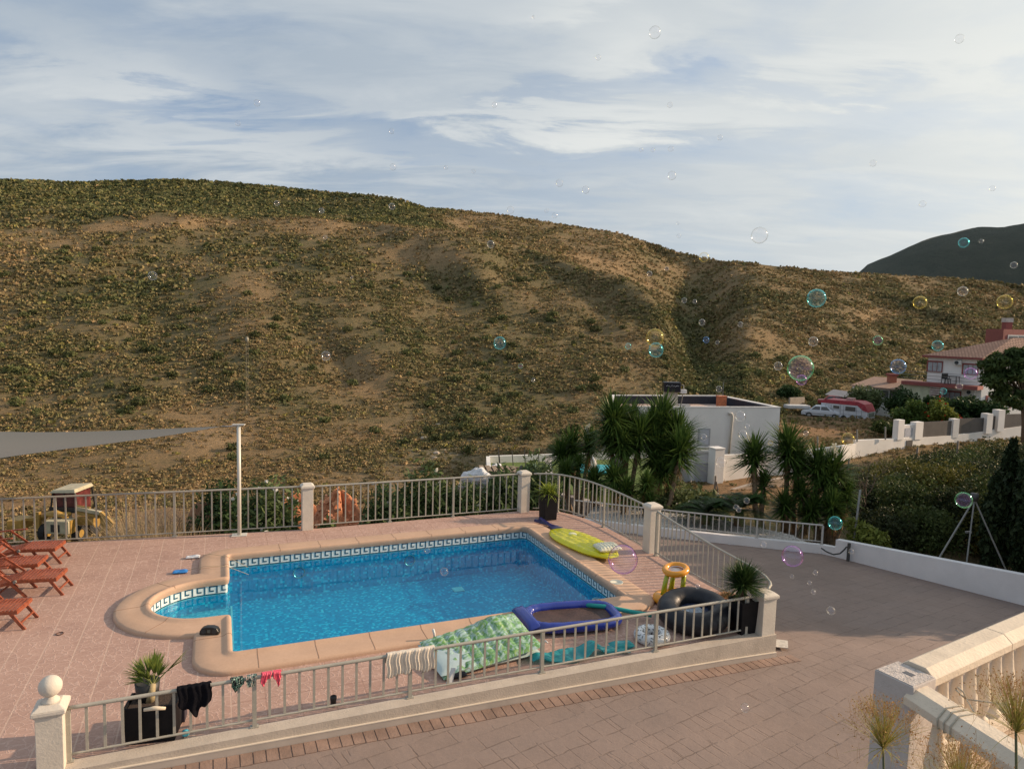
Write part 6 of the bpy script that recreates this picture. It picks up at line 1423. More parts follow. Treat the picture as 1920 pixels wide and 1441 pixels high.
i2 = [p + (cen - p).normalized()*.33 for p in ring]; q = B(); q._add([(p.x,p.y,zt-.02) for p in i2] + [(p.x,p.y,zt-.60) for p in i2], [(k,(k+1)%4,(k+1)%4+4,k+4) for k in range(4)]); q.obj('parapet_lining', P('bitumen', (.02,.022,.035), .7, .2, 6), o)
i3 = [p + (cen - p).normalized()*.1 for p in ring]; q = B(); q._add([(p.x,p.y,zt-.58) for p in i3], [(0,1,2,3)]); q.obj('roof', P('roof_gravel', (.44,.34,.30), .95, .3, 8, .6, 20), o, up=True)
q = B(); o2 = [p - (cen - p).normalized()*.06 for p in ring]; o3 = [p + (cen - p).normalized()*.35 for p in ring]
q._add([(p.x,p.y,zt+.004) for p in o2] + [(p.x,p.y,zt+.05) for p in o2] + [(p.x,p.y,zt+.05) for p in o3] + [(p.x,p.y,zt+.004) for p in o3], [(4*j+k, 4*j+(k+1)%4, 4*((j+1)%4)+(k+1)%4, 4*((j+1)%4)+k) for j in range(4) for k in range(4)]); q.obj('coping', P('coping_white', (.68,.67,.66), .7, .05, 2), o)
w_ = wallbox('window', 1308, 1331, 803, 836, hf0, hf1, .03, P('window_frame_grey', (.36,.36,.38), .5, .05, 3), o); wallbox('pane', 1311, 1328, 806, 833, hf0, hf1, .02, P('window_blind', (.46,.47,.52), .4, .05, 3), w_, .032); wallbox('sill', 1306, 1333, 837, 839, hf0, hf1, .1, HW, w_)
q = B(); q.tube([V(1366,775,hf0,hf1,.1), V(1372,775,hf0,hf1,.12), V(1374,780,hf0,hf1,.12), V(1366,855,hf0,hf1,.12)], .07, 8); q.obj('downpipe', P('pipe_cream', (.60,.56,.49), .5, .05, 3), o, True)
c = G(1352,762,zt-.5); q = B(); q.box(c + Vector((0,0,.33)), (.55,.5,.75), .1); ch = q.obj('chimney', P('red_brick', (.50,.16,.07), .8, .2, 8, .4), o); q = B(); q.box(c + Vector((0,0,.73)), (.62,.57,.06), .1); q.obj('cap', MATS['red_brick'], ch); q = B(); q.tube([c + Vector((.08,0,.75)), c + Vector((.08,0,1.7))], .025, 5); q.obj('antenna', MTL, ch)
# solar water heater
c = G(1259,768,zt-.5); c.y += .3; sh = thing('solar_water_heater', c, 'solar water heater with a black tank standing on the flat roof', 'water heater')
q = B(); tz = A(1259,725,c.y).z; hw = 16/F*c.y; q.box(Vector((c.x, c.y, tz)), (hw*2, .62, .66)); q.obj('tank', P('tank_black', (.012,.010,.016), .35, .1, 5), sh, bevel=.05)
q = B(); q.box(Vector((c.x-.05, c.y-.1, tz-.33-.52)), (hw*1.65, .10, 1.04), rx=-.25); q.obj('panel', P('panel_beige', (.52,.45,.36), .5, .05, 3), sh)
q = B()
for k in range(8):
    x = c.x - .42 + .105*k; q.bar((x, c.y-.313, tz+.06+.04*(k%2)), (x+.10, c.y-.313, tz+.13-.05*(k%3)), .012, .05, up=(0,1,0))
q.obj('logo_lettering', P('logo_white', (.75,.76,.8), .4), sh)
q = B(); q.box(Vector((c.x+hw+.22, c.y, tz-.28)), (.42,.3,.26)); q.obj('control_box', HW, sh, bevel=.02)
q = B(); q.tube([Vector((c.x+hw, c.y, tz+.1)), Vector((c.x+hw+.22, c.y, tz+.15)), Vector((c.x+hw+.25, c.y, tz-.2)), Vector((c.x+hw+.1, c.y, tz-1.3))], .035, 6); q.obj('pipe', MTL, sh, True)
for k in (-1, 1): q = B(); q.bar(Vector((c.x+k*hw*.9, c.y+.2, tz-.3)), Vector((c.x+k*hw*.9, c.y+.2, zt-.55)), .05, .05); q.obj('support', MTL, sh)
q = B(); q.box(G(1282,766,zt-.45) + Vector((0,0,.12)), (.75,.5,.34)); props(q.obj('roof_vent', P('vent_grey', (.34,.34,.35), .5, .1, 4)), 'grey box vent on the flat roof beside the water heater', 'vent')
# gate, gate pillar and perimeter wall
g0, g1 = A(1255,880,39.6), A(1338,880,39.6)
o = thing('louvred_gate', (g0.x, g0.y, -3.6), 'white louvred metal gate left of the square gate pillar', 'gate'); GM = P('gate_white', (.60,.61,.66), .5, .04, 2)
for a, b2, nm in ((1262,1296,'leaf'),(1299,1330,'leaf')):
    wallbox('gate_' + nm, a, b2, 846, 912, g0, g1, .03, GM, o); q = B()
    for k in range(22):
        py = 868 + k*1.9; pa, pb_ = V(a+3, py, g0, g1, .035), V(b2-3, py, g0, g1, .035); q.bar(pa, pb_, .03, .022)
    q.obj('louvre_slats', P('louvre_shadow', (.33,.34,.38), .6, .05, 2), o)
wallbox('top_rail', 1258, 1332, 843, 846.5, g0, g1, .09, P('gate_frame', (.68,.68,.70), .5, .04, 2), o)
wallbox('middle_post', 1296.3, 1298.7, 847, 912, g0, g1, .07, MATS['gate_frame'], o)
PWM = P('perimeter_white', (.76,.73,.69), .85, .06, .8, .2, 14, grime=.22)
gpx = A(1342,880,39.2); o = thing('gate_pillar', (gpx.x, gpx.y, -3.6), 'square white pillar at the right of the louvred gate', 'pillar')
q = B(); q.box((gpx.x, gpx.y, -2.42), (.62,.62,2.45), .35); q.obj('shaft', HW, o, bevel=.01); q = B(); q.box((gpx.x, gpx.y, -1.17), (.68,.68,.05), .35); q.obj('cap', HW, o)
wtop = [(1353,853,39.4),(1480,849,41.5),(1604.5,832,45.5)]; pts = [A(*k) for k in wtop]
wallstrip('perimeter_wall', [Vector((p.x,p.y,0)) for p in pts], [-4.1]*3, [p.z for p in pts], .2, PWM, 'long plain white wall running right from the gate pillar')
wtop2 = [(1605,825,45.6),(1690,822,47.5),(1727,820,48.5),(1790,816,50),(1850,808,51),(1930,797,52.5)]; pts2 = [A(*k) for k in wtop2]
w2_ = wallstrip('perimeter_wall', [Vector((p.x,p.y,0)) for p in pts2], [-4.1]*6, [p.z for p in pts2], .22, PWM, 'higher white wall below the right house, with posts and dark panels on top')
q0, q1 = pts2[1], pts2[2]
def onw(px, py, k): return V(px, py, pts2[k], pts2[k+1], .0)
for (a, b2, ya_, yb_, k, nm, dp, mt_, lab) in ((1683,1694,787,824,1,'wall_post',.4,HW,'white notched post at the left end of the raised wall block'),(1694.2,1714.8,797,823,1,'wall_block',.3,HW,'low white wall block with a recess between two posts'),(1715,1729,791,823,1,'wall_post',.42,HW,'white post right of the low recessed block'),
        (1786,1797,785,820,3,'wall_post',.4,HW,'white post between the two dark fence panels'),(1846.5,1857.5,775,812,4,'wall_post',.5,HW,'tall white post left of its taller twin'),(1868,1880,768,808,4,'wall_post',.5,HW,'tallest white post on the wall, nearest the pine tree')):
    nn = wallbox(nm, a, b2, ya_, yb_, pts2[k], pts2[k+1], dp, mt_, w2_, -.35)
PD = P('dark_panel', (.085,.075,.07), .5, .15, 2)
for (a, b2, ya_, yb_, k, lab) in ((1731,1785.5,790,819,2,'dark fence panel on the wall between the first and second white posts'),(1798,1846,784,812,3,'dark fence panel on the wall left of the two tall white posts'),(1858,1867.5,780,805,4,'narrow dark panel between the two tall white posts'),(1881,1935,776,803,4,'dark fence panel on the wall right of the tallest white post')):
    wallbox('dark_panel', a, b2, ya_, yb_, pts2[k], pts2[k+1], .04, PD, w2_, -.12)
wallbox('meter_box', 1699, 1710, 825, 838, q0, q1, .04, PD, w2_); wallbox('meter_box', 1697, 1709, 844, 856, q0, q1, .04, P('meter_grey', (.36,.34,.32), .6), w2_)
wallbox('recess', 1698, 1712, 802, 818, q0, q1, .01, P('recess_blue', (.40,.42,.48), .6), w2_, -.04)
for (px, y, py0, py1, lean, lab) in ((1339,35.5,892,952,.25,'leaning grey fence post with a brace in front of the gate wall'),(1718,36,838,875,0,'thin grey fence post before the meter boxes'),(1794,37,826,870,0,'grey fence post above the thicket'),(1590,37,860,880,0,'short fence post behind the bare tree')):
    a, b2 = A(px+3, py0, y), A(px-2, py1, y); q = B(); q.tube([b2 - Vector((0,0,.3)), a], .05, 6); 
    if lean: q.tube([A(px+4, py0+10, y), A(px+16, py1+3, y) - Vector((0,0,.2))], .035, 6)
    props(q.obj('fence_post', P('post_brown', (.17,.13,.10), .8), None, True), lab, 'post')
for i, (px, y, py0, py1) in enumerate(((1533,44.5,818,848),(1607,45.4,805,828),(1660,46.6,800,824))):
    q = B(); q.tube([A(px, py1, y), A(px, py0, y)], .05, 6); props(q.obj('fence_post', MTL), f'thin grey wire fence post on the white wall below the {["bare earth bank","caravan wheel","caravan front"][i]}', 'post')
# path strip outside the wall
q = B(); sp_ = [A(1350,925,36.5), A(1420,905,37.5), A(1500,890,39), A(1560,880,40)]; wallstrip('kerb_strip', [Vector((p.x,p.y,0)) for p in sp_], [-4]*4, [p.z for p in sp_], .25, P('sand_kerb', (.46,.36,.28), .9, .1, 4), 'sandy concrete kerb below the plain white wall', 'kerb')

# lawn terrace left of the tall yuccas
LZ = -2.1; la = [G(918,868,LZ), G(1235,858,LZ), G(1245,915,LZ), G(925,935,LZ)]
q = B(); q.prism([(p.x,p.y) for p in la], -4.3, LZ); ln_ = q.obj('neighbour_lawn', P('lawn_green', (.10,.15,.03), .95, .2, 6, .6, 60), None); props(ln_, kind='structure')
for nm, (a, b2), lab in (('far',(0,1),'low white wall along the far edge of the small lawn'),('left',(3,0),'short white wall at the left end of the small lawn')):
    pa, pb_ = la[a], la[b2]; o = wallstrip('garden_wall', [pa - (pb_-pa).normalized()*.0, pb_], [-4.3]*2, [LZ+.38]*2, .2, BRIGHT, lab)
sa, sb = G(1022,858,LZ+.3), G(1024,925,LZ+.3); wallstrip('stone_wall', [Vector((sa.x,sa.y,0)), Vector((sb.x,sb.y,0)), Vector((sb.x+2.2,sb.y-1.2,0))], [-4.3]*3, [LZ+.42,LZ+.42,LZ+.2], .35, P('dry_stone', (.36,.33,.31), .95, .3, 5, 1.2, 9), 'grey rough stone wall at the right end of the small lawn')
q = B(); pc_ = G(1118,880,LZ+.02); q.prism([(pc_.x + math.cos(a)*1.5, pc_.y + math.sin(a)*1.1 + .1*math.sin(3*a)) for a in np.linspace(0, 2*PI, 30)[:-1]], LZ-.02, LZ+.10); props(q.obj('round_pool', P('turquoise_cover', (.02,.36,.42), .35, .1, 3)), 'small turquoise pool glimpsed between the yucca leaves', 'pool')
q = B(); q.sphere(G(1112,872,LZ+.5), .28, 14, (.7,.7,1.6)); props(q.obj('white_parasol', BRIGHT, None, True), 'white folded cover standing by the small turquoise pool', 'cover')
q = B(); q.tube([A(1110,834,33), A(1114,845,33), A(1124,849,33), A(1133,843,33), A(1137,836,33)], .06, 8); q.sphere(A(1136,836,33), .16, 10); props(q.obj('curved_lamp', BRIGHT, None, True), 'curved white pipe hanging between the dark yuccas', 'pipe')
for i, (px, py0) in enumerate(((934,838),(936,852),(960,845),(983,842),(1009,843))):
    q = B(); a = A(px+3, 868 if i != 1 else 872, 36 + (i == 1)*-2); q.tube([a - Vector((0,0,.3)), A(px, py0, a.y)], .025, 5); props(q.obj('fence_post', P('dark_metal', (.05,.05,.05), .5)), f'thin wire fence post above the small lawn, {["leftmost of the row","pale leaning one","third from the left","fourth from the left","rightmost of the row"][i]}', 'post')
q = B(); lp = G(977,905,LZ); q.lathe(lp, [(.10,0),(.10,.35),(.13,.38),(.13,.75),(.05,.85)], 10); props(q.obj('garden_lamp', P('dark_metal', (.05,.05,.05), .5), None, True), 'small black garden lamp on the lawn behind the pillar', 'lamp')
p = G(1003,915,LZ); shrub('potted_shrub', p, .35, 1.2, 420, .12, foliage('blue_green', (.12,.18,.11), (.22,.30,.20), .5), 'pale blue green young shrub on the lawn edge', 'shrub', 95, clumps=8)

# ------------------------------------------------------------------ right-hand two-storey house
pA, pB_ = A(1733,770,66), A(1836,780,62.5); pC = A(2010,780,66.5); ez = 3.32; pD = pA + (pC - pB_); 
RED = P('house_red', (.25,.07,.06), .75, .1, 3); HS = P('house_stucco', (.80,.77,.73), .85, .05, 1, .15, 14)
o = thing('two_storey_house', (pB_.x, pB_.y, -3), 'white two storey house with red trimmed windows and a tiled roof', 'house')
q = B(); q.prism([(p.x,p.y) for p in (pA,pB_,pC,pD)], -4, ez); q.obj('walls', HS, o)
cen = (pA+pB_+pC+pD)/4; ev = [cen + (p-cen)*1.09 for p in (pA,pB_,pC,pD)]; ra, rb_ = A(1842,648,69), A(2000,640,71)
q = B(); q._add([(p.x,p.y,ez+.02) for p in ev] + [(p.x,p.y,ez+.2) for p in ev], [(0,1,2,3)] + [(k,(k+1)%4,(k+1)%4+4,k+4) for k in range(4)]); q.obj('eaves', RED, o)
mt, t, b, out = newmat('roof_tiles'); geo = t.n('ShaderNodeNewGeometry'); br = t.n('ShaderNodeTexBrick'); t.link(t.mapping(geo.outputs['Position'], rot=(0,0,.8)), br.inputs[0])
br.inputs['Scale'].default_value = 1; br.inputs['Brick Width'].default_value = .26; br.inputs['Row Height'].default_value = .42; br.inputs['Mortar Size'].default_value = .05
for k, c_ in (('Color1',(.17,.09,.07,1)),('Color2',(.25,.15,.115,1)),('Mortar',(.10,.05,.035,1))): br.inputs[k].default_value = c_
t.link(br.outputs[0], b.inputs['Base Color']); b.inputs['Roughness'].default_value = .85
ridz = 5.35; rA = cen + (pA - pB_).normalized()*1.0 + Vector((0,0,0)); rm0 = (ev[0]+ev[1])/2*.42 + (ev[2]+ev[3])/2*.58; rm1 = (ev[2]+ev[3])/2*.75 + (ev[0]+ev[1])/2*.25
q = B(); vs = [(p.x,p.y,ez+.204) for p in ev] + [(rm0.x,rm0.y,ridz),(rm1.x,rm1.y,ridz)]; q._add(vs, [(0,1,4),(1,2,5,4),(2,3,5),(3,0,4,5)]); q.obj('roof', mt, o)
def win(a, b2, ya_, yb_, p0, p1, panes=3, fr=3):
    w_ = wallbox('window', a, b2, ya_, yb_, p0, p1, .08, RED, o); wallbox('pane', a+fr, b2-fr*.6, ya_+fr, yb_-fr*.4, p0, p1, .015, P('window_curtain', (.34,.36,.38), .25, .25, 3), w_, .082)
    for k in range(1, panes): x = a+fr + (b2-a-fr*1.6)*k/panes; wallbox('bar', x-.5, x+.5, ya_+fr, yb_-fr*.4, p0, p1, .012, RED, w_, .10)
win(1738,1768,676,697,pA,pB_); win(1804,1835,681,702,pA,pB_); win(1768,1802,732,756,pA,pB_); win(1847,1895,741,765,pB_,pC,4)
for (a, b2, ya_, yb_) in ((1791,1805,675,684),(1812,1830,729,741)):
    ac = wallbox('air_conditioner', a, b2, ya_, yb_, pA, pB_, .35, P('ac_white', (.60,.58,.54), .5, .05, 3), o, bevel=.02); cc_ = V(a+(b2-a)*.38, (ya_+yb_)/2, pA, pB_, .0); n_ = (pB_-pA); n_ = Vector((n_.y,-n_.x,0)).normalized()
    B().cyl(cc_ + n_*.35, cc_ + n_*.37, .17, n=16).obj('fan', P('grille', (.03,.035,.04), .6), ac)
# balcony
nA = Vector(((pB_-pA).y, -(pB_-pA).x, 0)).normalized()
bz_ = V(1800,722,pA,pB_,1.5).z; b0, b1 = V(1690,712,pA,pB_,1.5), V(1833,726,pA,pB_,1.5); 
def pr4(nm, a, b2, n, dpt, z0, z1, mat, par): q = B(); q.prism([(a.x,a.y),(b2.x,b2.y),(b2.x-n.x*dpt,b2.y-n.y*dpt),(a.x-n.x*dpt,a.y-n.y*dpt)], z0, z1); return q.obj(nm, mat, par)
bal = pr4('balcony', b0, b1, nA, 1.48, bz_-.32, bz_, RED, o)
q = B(); up = Vector((0,0,1))
for k in range(7): p = b0.lerp(b1, k/6); p.z = bz_; q.bar(p, p + up*.95, .045, .045)
for h_ in (.95,.65,.35): a, b2 = Vector((b0.x,b0.y,bz_+h_)), Vector((b1.x,b1.y,bz_+h_)); q.bar(a, b2, .035, .035)
q.obj('balcony_railing', P('bal_grey', (.20,.17,.16), .6), bal)
q = B(); q.prism([(p.x,p.y) for p in (V(1688,740,pA,pB_,1.2), V(1742,745,pA,pB_,1.2), V(1742,745,pA,pB_,.2), V(1688,740,pA,pB_,.2))], -3.5, bz_-.33); q.obj('side_room', P('cream_boards', (.50,.50,.34), .7, .15, 2), o)
q = B(); sa_, sb_ = V(1742,750,pA,pB_,1.3), V(1767,752,pA,pB_,1.3)
for k in range(12): z = bz_ - .40 - k*.19; a, b2 = Vector((sa_.x, sa_.y, z)), Vector((sb_.x, sb_.y, z)); q.bar(a, b2, .12, .10)
q.obj('striped_screen', P('stripe_cream', (.56,.50,.44), .7), o); q = B(); q.bar(Vector((sa_.x-nA.x*.1, sa_.y-nA.y*.1, bz_-1.5)), Vector((sb_.x-nA.x*.1, sb_.y-nA.y*.1, bz_-1.5)), .05, 2.4); q.obj('screen_back', RED, o)
tq0 = A(1880,640,69); q = B(); tA, tB_ = A(1880,640,67), A(1990,645,70); nn = Vector((0.2,1,0)).normalized(); q.prism([(tA.x,tA.y),(tB_.x,tB_.y),(tB_.x+1,tB_.y+4,),(tA.x+1,tA.y+4)], 3.6, A(1890,617,67).z); q.obj('roof_tower', RED, o)
w_ = wallbox('tower_window', 1889, 1935, 628, 641, tA, tB_, .05, P('alu_frame', (.55,.54,.52), .4), o); wallbox('pane', 1891, 1907, 630, 639.5, tA, tB_, .012, P('dark_glass', (.10,.10,.10), .1), w_, .052); wallbox('pane', 1909, 1933, 630, 639.5, tA, tB_, .012, P('dark_glass', (.10,.10,.10), .1), w_, .052)
q = B(); c = A(1888,612,69); q.box(c, (.62,.62,1.1)); q.obj('chimney', RED, o); q = B(); q.box(c + Vector((0,0,.62)), (.70,.70,.42)); q.obj('chimney_cap', P('cap_concrete', (.50,.46,.42), .9), o)
q = B(); q.tube([V(1837,674,pA,pB_,.3), V(1840,678,pB_,pC,.15), V(1840,700,pB_,pC,.15)], .05, 6); q.obj('gutter_pipe', P('pipe_cream', (.60,.56,.49), .5, .05, 3), o)
# table and chairs on the balcony
for nm, px, lab in (('balcony_chair', 1774, 'dark chair on the balcony under the left window'), ('balcony_table', 1786, 'dark table on the balcony of the two storey house')):
    p = V(px, 712, pA, pB_, .8); p.z = bz_; q = B(); w_ = .28 if 'chair' in nm else .5
    for a, b2 in ((-1,-1),(1,-1),(1,1),(-1,1)): q.bar(p + Vector((a*w_,b2*.25,0)), p + Vector((a*w_*.9,b2*.22,.7 if w_ > .4 else .42)), .05, .05)
    q.box(p + Vector((0,0,.72 if w_ > .4 else .44)), (w_*2.1,.6,.05)); 
    if w_ < .4: q.box(p + Vector((0,.25,.7)), (w_*2,.05,.5))
    props(q.obj(nm, P('cab_black', (.025,.025,.025), .5)), lab, nm.split('_')[1])
# annex
xa, xb = A(1597,748,73), A(1689,752,69); o = thing('low_annex', (xa.x, xa.y, -3), 'low white annex with a brown tiled roof left of the two storey house', 'annex')
dA_ = (xb-xa); dA_.z = 0; nX = Vector((-dA_.y, dA_.x, 0)).normalized(); zt2 = A(1640,727,71).z
q = B(); q.prism([(xa.x,xa.y),(xb.x,xb.y),(xb.x+nX.x*4,xb.y+nX.y*4),(xa.x+nX.x*4,xa.y+nX.y*4)], -4, zt2); q.obj('walls', HS, o)
q = B(); z2 = zt2 + .75; vs = [(*(xa - nX*.4)[:2], zt2), (*(xb - nX*.4)[:2], zt2-.02), (*(xb + nX*4.3)[:2], z2), (*(xa + nX*4.3)[:2], z2)]; q._add(vs + [(x,y,z+.12) for x, y, z in vs], [(0,1,2,3),(4,5,6,7)] + [(k,(k+1)%4,(k+1)%4+4,k+4) for k in range(4)]); q.obj('roof', P('brown_tile', (.30,.19,.14), .85, .2, 3, .5, 8), o)
for a, b2 in ((1655,1666),(1668,1686)): wallbox('window', a, b2, 732, 745, xa, xb, .04, P('dark_glass', (.10,.10,.10), .1), o)
q = B(); c = A(1672,713,72); q.box(c, (.7,.6,1.0)); ch = q.obj('chimney', P('chimney_orange', (.36,.13,.08), .8), o); q = B(); q.box(c + Vector((0,0,.6)), (.9,.8,.22)); q.obj('cap', RED, ch)
# caravan
def local_frame(c, dx_): dx_ = Vector(dx_).normalized(); dy_ = Vector((-dx_.y, dx_.x, 0)); return lambda x, y, z: c + dx_*x + dy_*y + Vector((0,0,z))
cv = A(1626,791,64); cv.z = A(1626,791,64).z; T = local_frame(cv, (-.70,.71,0)); o = thing('caravan', cv, 'old white touring caravan with a faded red roof', 'caravan')
CW = P('caravan_white', (.58,.60,.64), .5, .08, 3, grime=.25); CRD = P('caravan_red', (.36,.03,.05), .5, .25, 5)
Lc, Wc = 4.3, -1.95
prof_ = [(0,.12),(0,.85),(.35,1.55),(.9,1.75),(Lc-.5,1.72),(Lc-.05,1.5),(Lc,.12)]
q = B(); vs = [T(x,0,z) for x, z in prof_] + [T(x,Wc,z) for x, z in prof_]; n = len(prof_); q._add(vs, [tuple(range(n)), tuple(range(n,2*n))] + [(k,(k+1)%n,(k+1)%n+n,k+n) for k in range(n)]); q.obj('body', CW, o, bevel=.03)
rp_ = [(-.02,.88),(.33,1.57),(.9,1.77),(Lc-.5,1.74),(Lc-.02,1.52),(Lc-.02,1.38),(.95,1.40),(.45,1.0)]
q = B(); vs = [T(x,.015,z) for x, z in rp_] + [T(x,Wc-.015,z) for x, z in rp_]; n = len(rp_); q._add(vs, [tuple(range(n)), tuple(range(n,2*n))] + [(k,(k+1)%n,(k+1)%n+n,k+n) for k in range(n)]); q.obj('roof', CRD, o)
WD = P('dark_glass', (.10,.10,.10), .1)
for x0, x1, z0, z1 in ((1.1,2.0,.85,1.25),(2.55,3.1,.98,1.22)): q = B(); q.box(T((x0+x1)/2,.02,(z0+z1)/2), (x1-x0,.03,z1-z0), math.atan2(.71,-.70)); q.obj('window', WD, o)
q = B(); q.box(T(-.012, Wc/2, .60), (.03, 1.3, .38), math.atan2(.71,-.70)); q.obj('front_window', P('front_glass', (.22,.26,.25), .2, .2, 4), o)
q = B(); 
for x in (.55,1.0,2.15,2.45,3.3,3.8): q.box(T(x,.012,.75), (.025,.02,1.1), math.atan2(.71,-.70))
for z in (.5,.9): q.box(T(2.1,.0125,z), (3.9,.02,.025), math.atan2(.71,-.70))
q.obj('seams', P('seam_grey', (.24,.24,.26), .7), o)
q = B(); q.cyl(T(2.1,.05,.12), T(2.1,-.15,.12), .27, n=18); q.obj('wheel', TYR, o)
q = B(); q.box(T(1.9,Wc/2,1.86), (.75,.6,.26), .8); q.obj('roof_hatch', P('hatch_pink', (.46,.28,.26), .7), o)
q = B(); q.bar(T(0,Wc/2,.15), T(-.9,Wc/2,.1), .1, .1); q.obj('drawbar', P('rust_red', (.25,.06,.05), .8), o)
# car
def car(px, py, y, dirv, col, label, s=1.):
    c = A(px, py, y); T = local_frame(c, dirv); o = thing('parked_car', c, label, 'car', 'cars parked by the caravan'); Lq, Wq = 4.1*s, 1.6*s; M_ = P(col[0], col[1], .3, .04, 2, spec=.6)
    pf = [(0,.30),(.0,.62),(.10,.76),(1.0,.84),(Lq*.40,.86),(Lq*.74,.86),(Lq-.5,.80),(Lq,.66),(Lq,.32)]
    q = B(); vs = [T(x - Lq/2, 0, z*s) for x, z in pf] + [T(x - Lq/2, Wq, z*s) for x, z in pf]; n = len(pf); q._add(vs, [tuple(range(n)), tuple(range(n,2*n))] + [(k,(k+1)%n,(k+1)%n+n,k+n) for k in range(n)]); q.obj('body', M_, o, bevel=.05)
    cp_ = [(.75,.84),(1.25,1.30),(2.45,1.32),(3.1,.86)]
    q = B(); vs = [T((x-2.05)*s, .05, z*s) for x, z in cp_[:1]] + [T((x-2.05)*s, .16, z*s) for x, z in cp_[1:3]] + [T((cp_[3][0]-2.05)*s, .05, cp_[3][1]*s)]; vs += [T((x-2.05)*s, Wq - (.05 if k in (0,3) else .16), z*s) for k, (x, z) in enumerate(cp_)]
    q._add(vs, [(0,1,2,3),(4,5,6,7)] + [(k,(k+1)%4,(k+1)%4+4,k+4) for k in range(4)]); q.obj('cabin', M_, o, bevel=.04)
    for pts_ in ([(.98,.90),(1.32,1.24),(1.80,1.25),(1.80,.90)], [(1.90,.90),(1.90,1.25),(2.40,1.26),(2.78,.90)]):
        vs = [T((x-2.05)*s, .05 + (z-.84)*.235 - .012, z*s) for x, z in pts_]; q = B(); q._add(vs, [(0,1,2,3)]); q.obj('side_window', WD, o)
    q = B(); vs = [T((2.50-2.05)*s, .22, 1.285*s), T((3.06-2.05)*s, .12, .885*s), T((3.06-2.05)*s, Wq-.12, .885*s), T((2.50-2.05)*s, Wq-.22, 1.285*s)]; vs = [v + (T(1,0,0)-T(0,0,0))*.02 + Vector((0,0,.02)) for v in vs]; q._add(vs, [(0,1,2,3)]); q.obj('windscreen', P('windscreen', (.20,.24,.25), .1), o)
    for x in (.78, 3.25):
        for yy in (.0, Wq): q = B(); q.cyl(T((x-2.05)*s, yy-.03, .30*s), T((x-2.05)*s, yy+.10 if yy == 0 else yy-.13, .30*s), .30*s, n=18); w_ = q.obj('wheel', TYR, o); q = B(); q.cyl(T((x-2.05)*s, yy-.035 if yy == 0 else yy+.035, .30*s), T((x-2.05)*s, yy, .30*s), .17*s, n=14); q.obj('rim', P('rim_grey', (.30,.30,.30), .4), w_)
    for yy in (.12, Wq-.42): q = B(); q.box(T(Lq/2+.002, yy+.15, .62*s), (.04,.3,.14), math.atan2(dirv[1], dirv[0])); q.obj('headlight', P('headlight_glass', (.5,.5,.5), .2), o)
    q = B(); q.box(T(0,-.012,.50*s), (Lq*.8,.02,.05), math.atan2(dirv[1], dirv[0])); q.obj('side_trim', P('trim_grey', (.1,.1,.1), .6), o); return o
car(1541, 785, 66.5, (.86,-.50,0), ('car_white', (.60,.63,.68)), 'white saloon car parked behind the caravan', .92)
car(1566, 763, 71, (.9,-.43,0), ('car_red', (.30,.03,.03)), 'dark red car mostly hidden behind the white car and caravan', .85)
for nm, px, py, y, sz_, mat_, lab in (('garden_shed',1580,752,72,(2.0,2.2,1.2),P('shed_brown', (.16,.11,.08), .9, .2, 3),'small brown shed with a pale roof behind the caravan'),):
    c = A(px, py, y); o = thing(nm, c, lab, 'shed'); q = B(); q.box(c, sz_, .4); q.obj('walls', mat_, o); q = B(); q._add([c + Matrix.Rotation(.4,3,'Z') @ Vector(k) for k in ((-1.15,-1.3,.58),(1.15,-1.3,.58),(1.15,1.3,.58),(-1.15,1.3,.58),(0,-1.3,1.1),(0,1.3,1.1))], [(0,1,4),(2,3,5),(1,2,5,4),(3,0,4,5),(0,3,2,1)]); q.obj('roof', P('shed_roof', (.48,.40,.36), .8, .1, 3), o)
wa, wb_ = A(1481,762,70), A(1508,762,71); wallstrip('field_wall', [Vector((wa.x,wa.y,0)), Vector((wb_.x,wb_.y,0))], [-4]*2, [A(1495,745,70.5).z]*2, .2, P('field_wall_beige', (.38,.32,.26), .9, .15, 2, .5, 8), 'beige concrete wall piece in the field left of the white car')
q = B(); c = A(1494,762,68); q.box(c, (2.3,1.0,.35), .1); props(q.obj('stone_trough', P('trough_white', (.5,.5,.5), .8), None, bevel=.08), 'low white trough on the ground left of the white car', 'trough')
for i, (px, py, r, h, m_, y, lab) in enumerate(((1712,778,1.7,2.3,foliage('bright_green', (.05,.09,.02), (.11,.16,.04), .5),56,'big rounded green bush behind the wall, right of the caravan'),(1690,770,2.2,2.6,foliage('dark_green', (.02,.045,.015), (.05,.085,.03), .5),62,'dark hedge below the cream side room'),
    (1762,782,1.3,2.1,foliage('fresh_green', (.10,.13,.025), (.22,.24,.05), .5),55,'yellow green bush with red flowers behind the first dark panel'),(1808,780,1.8,2.4,MATS['dark_green'],58,'dark bush in front of the lower windows'),(1855,782,1.5,2.2,MATS['dark_green'],57,'dark bush right of the air conditioner, by the tall posts'),
    (1622,757,1.9,2.9,OLV,69,'grey green olive tree in front of the low annex'),(1755,765,1.3,1.8,MATS['dark_green'],60,'dark bush at the foot of the striped screen'),(1668,808,1.3,1.0,foliage('thicket_a', None, None),52,'low dull bush on the wall below the caravan'),(1475,750,1.5,1.6,MATS['dark_green'],74,'dark green bush in the field above the flat house corner'))):
    c = A(px, py, y); c.z = min(c.z, gz(c.x, c.y) + .2); tz_ = A(px, {0:755,1:733,2:752,3:746,4:752,5:722,6:742,7:800,8:735}[i], y).z; shrub('garden_bush', c, r, max(h, (tz_ - c.z)/.92), 3600, .16, m_, lab, 'bush', 120+i, clumps=22, asp=1.8, flowers=(foliage('red_petals', (.45,.02,.01), (.55,.05,.02), .5), 60, .12) if i == 2 else None)
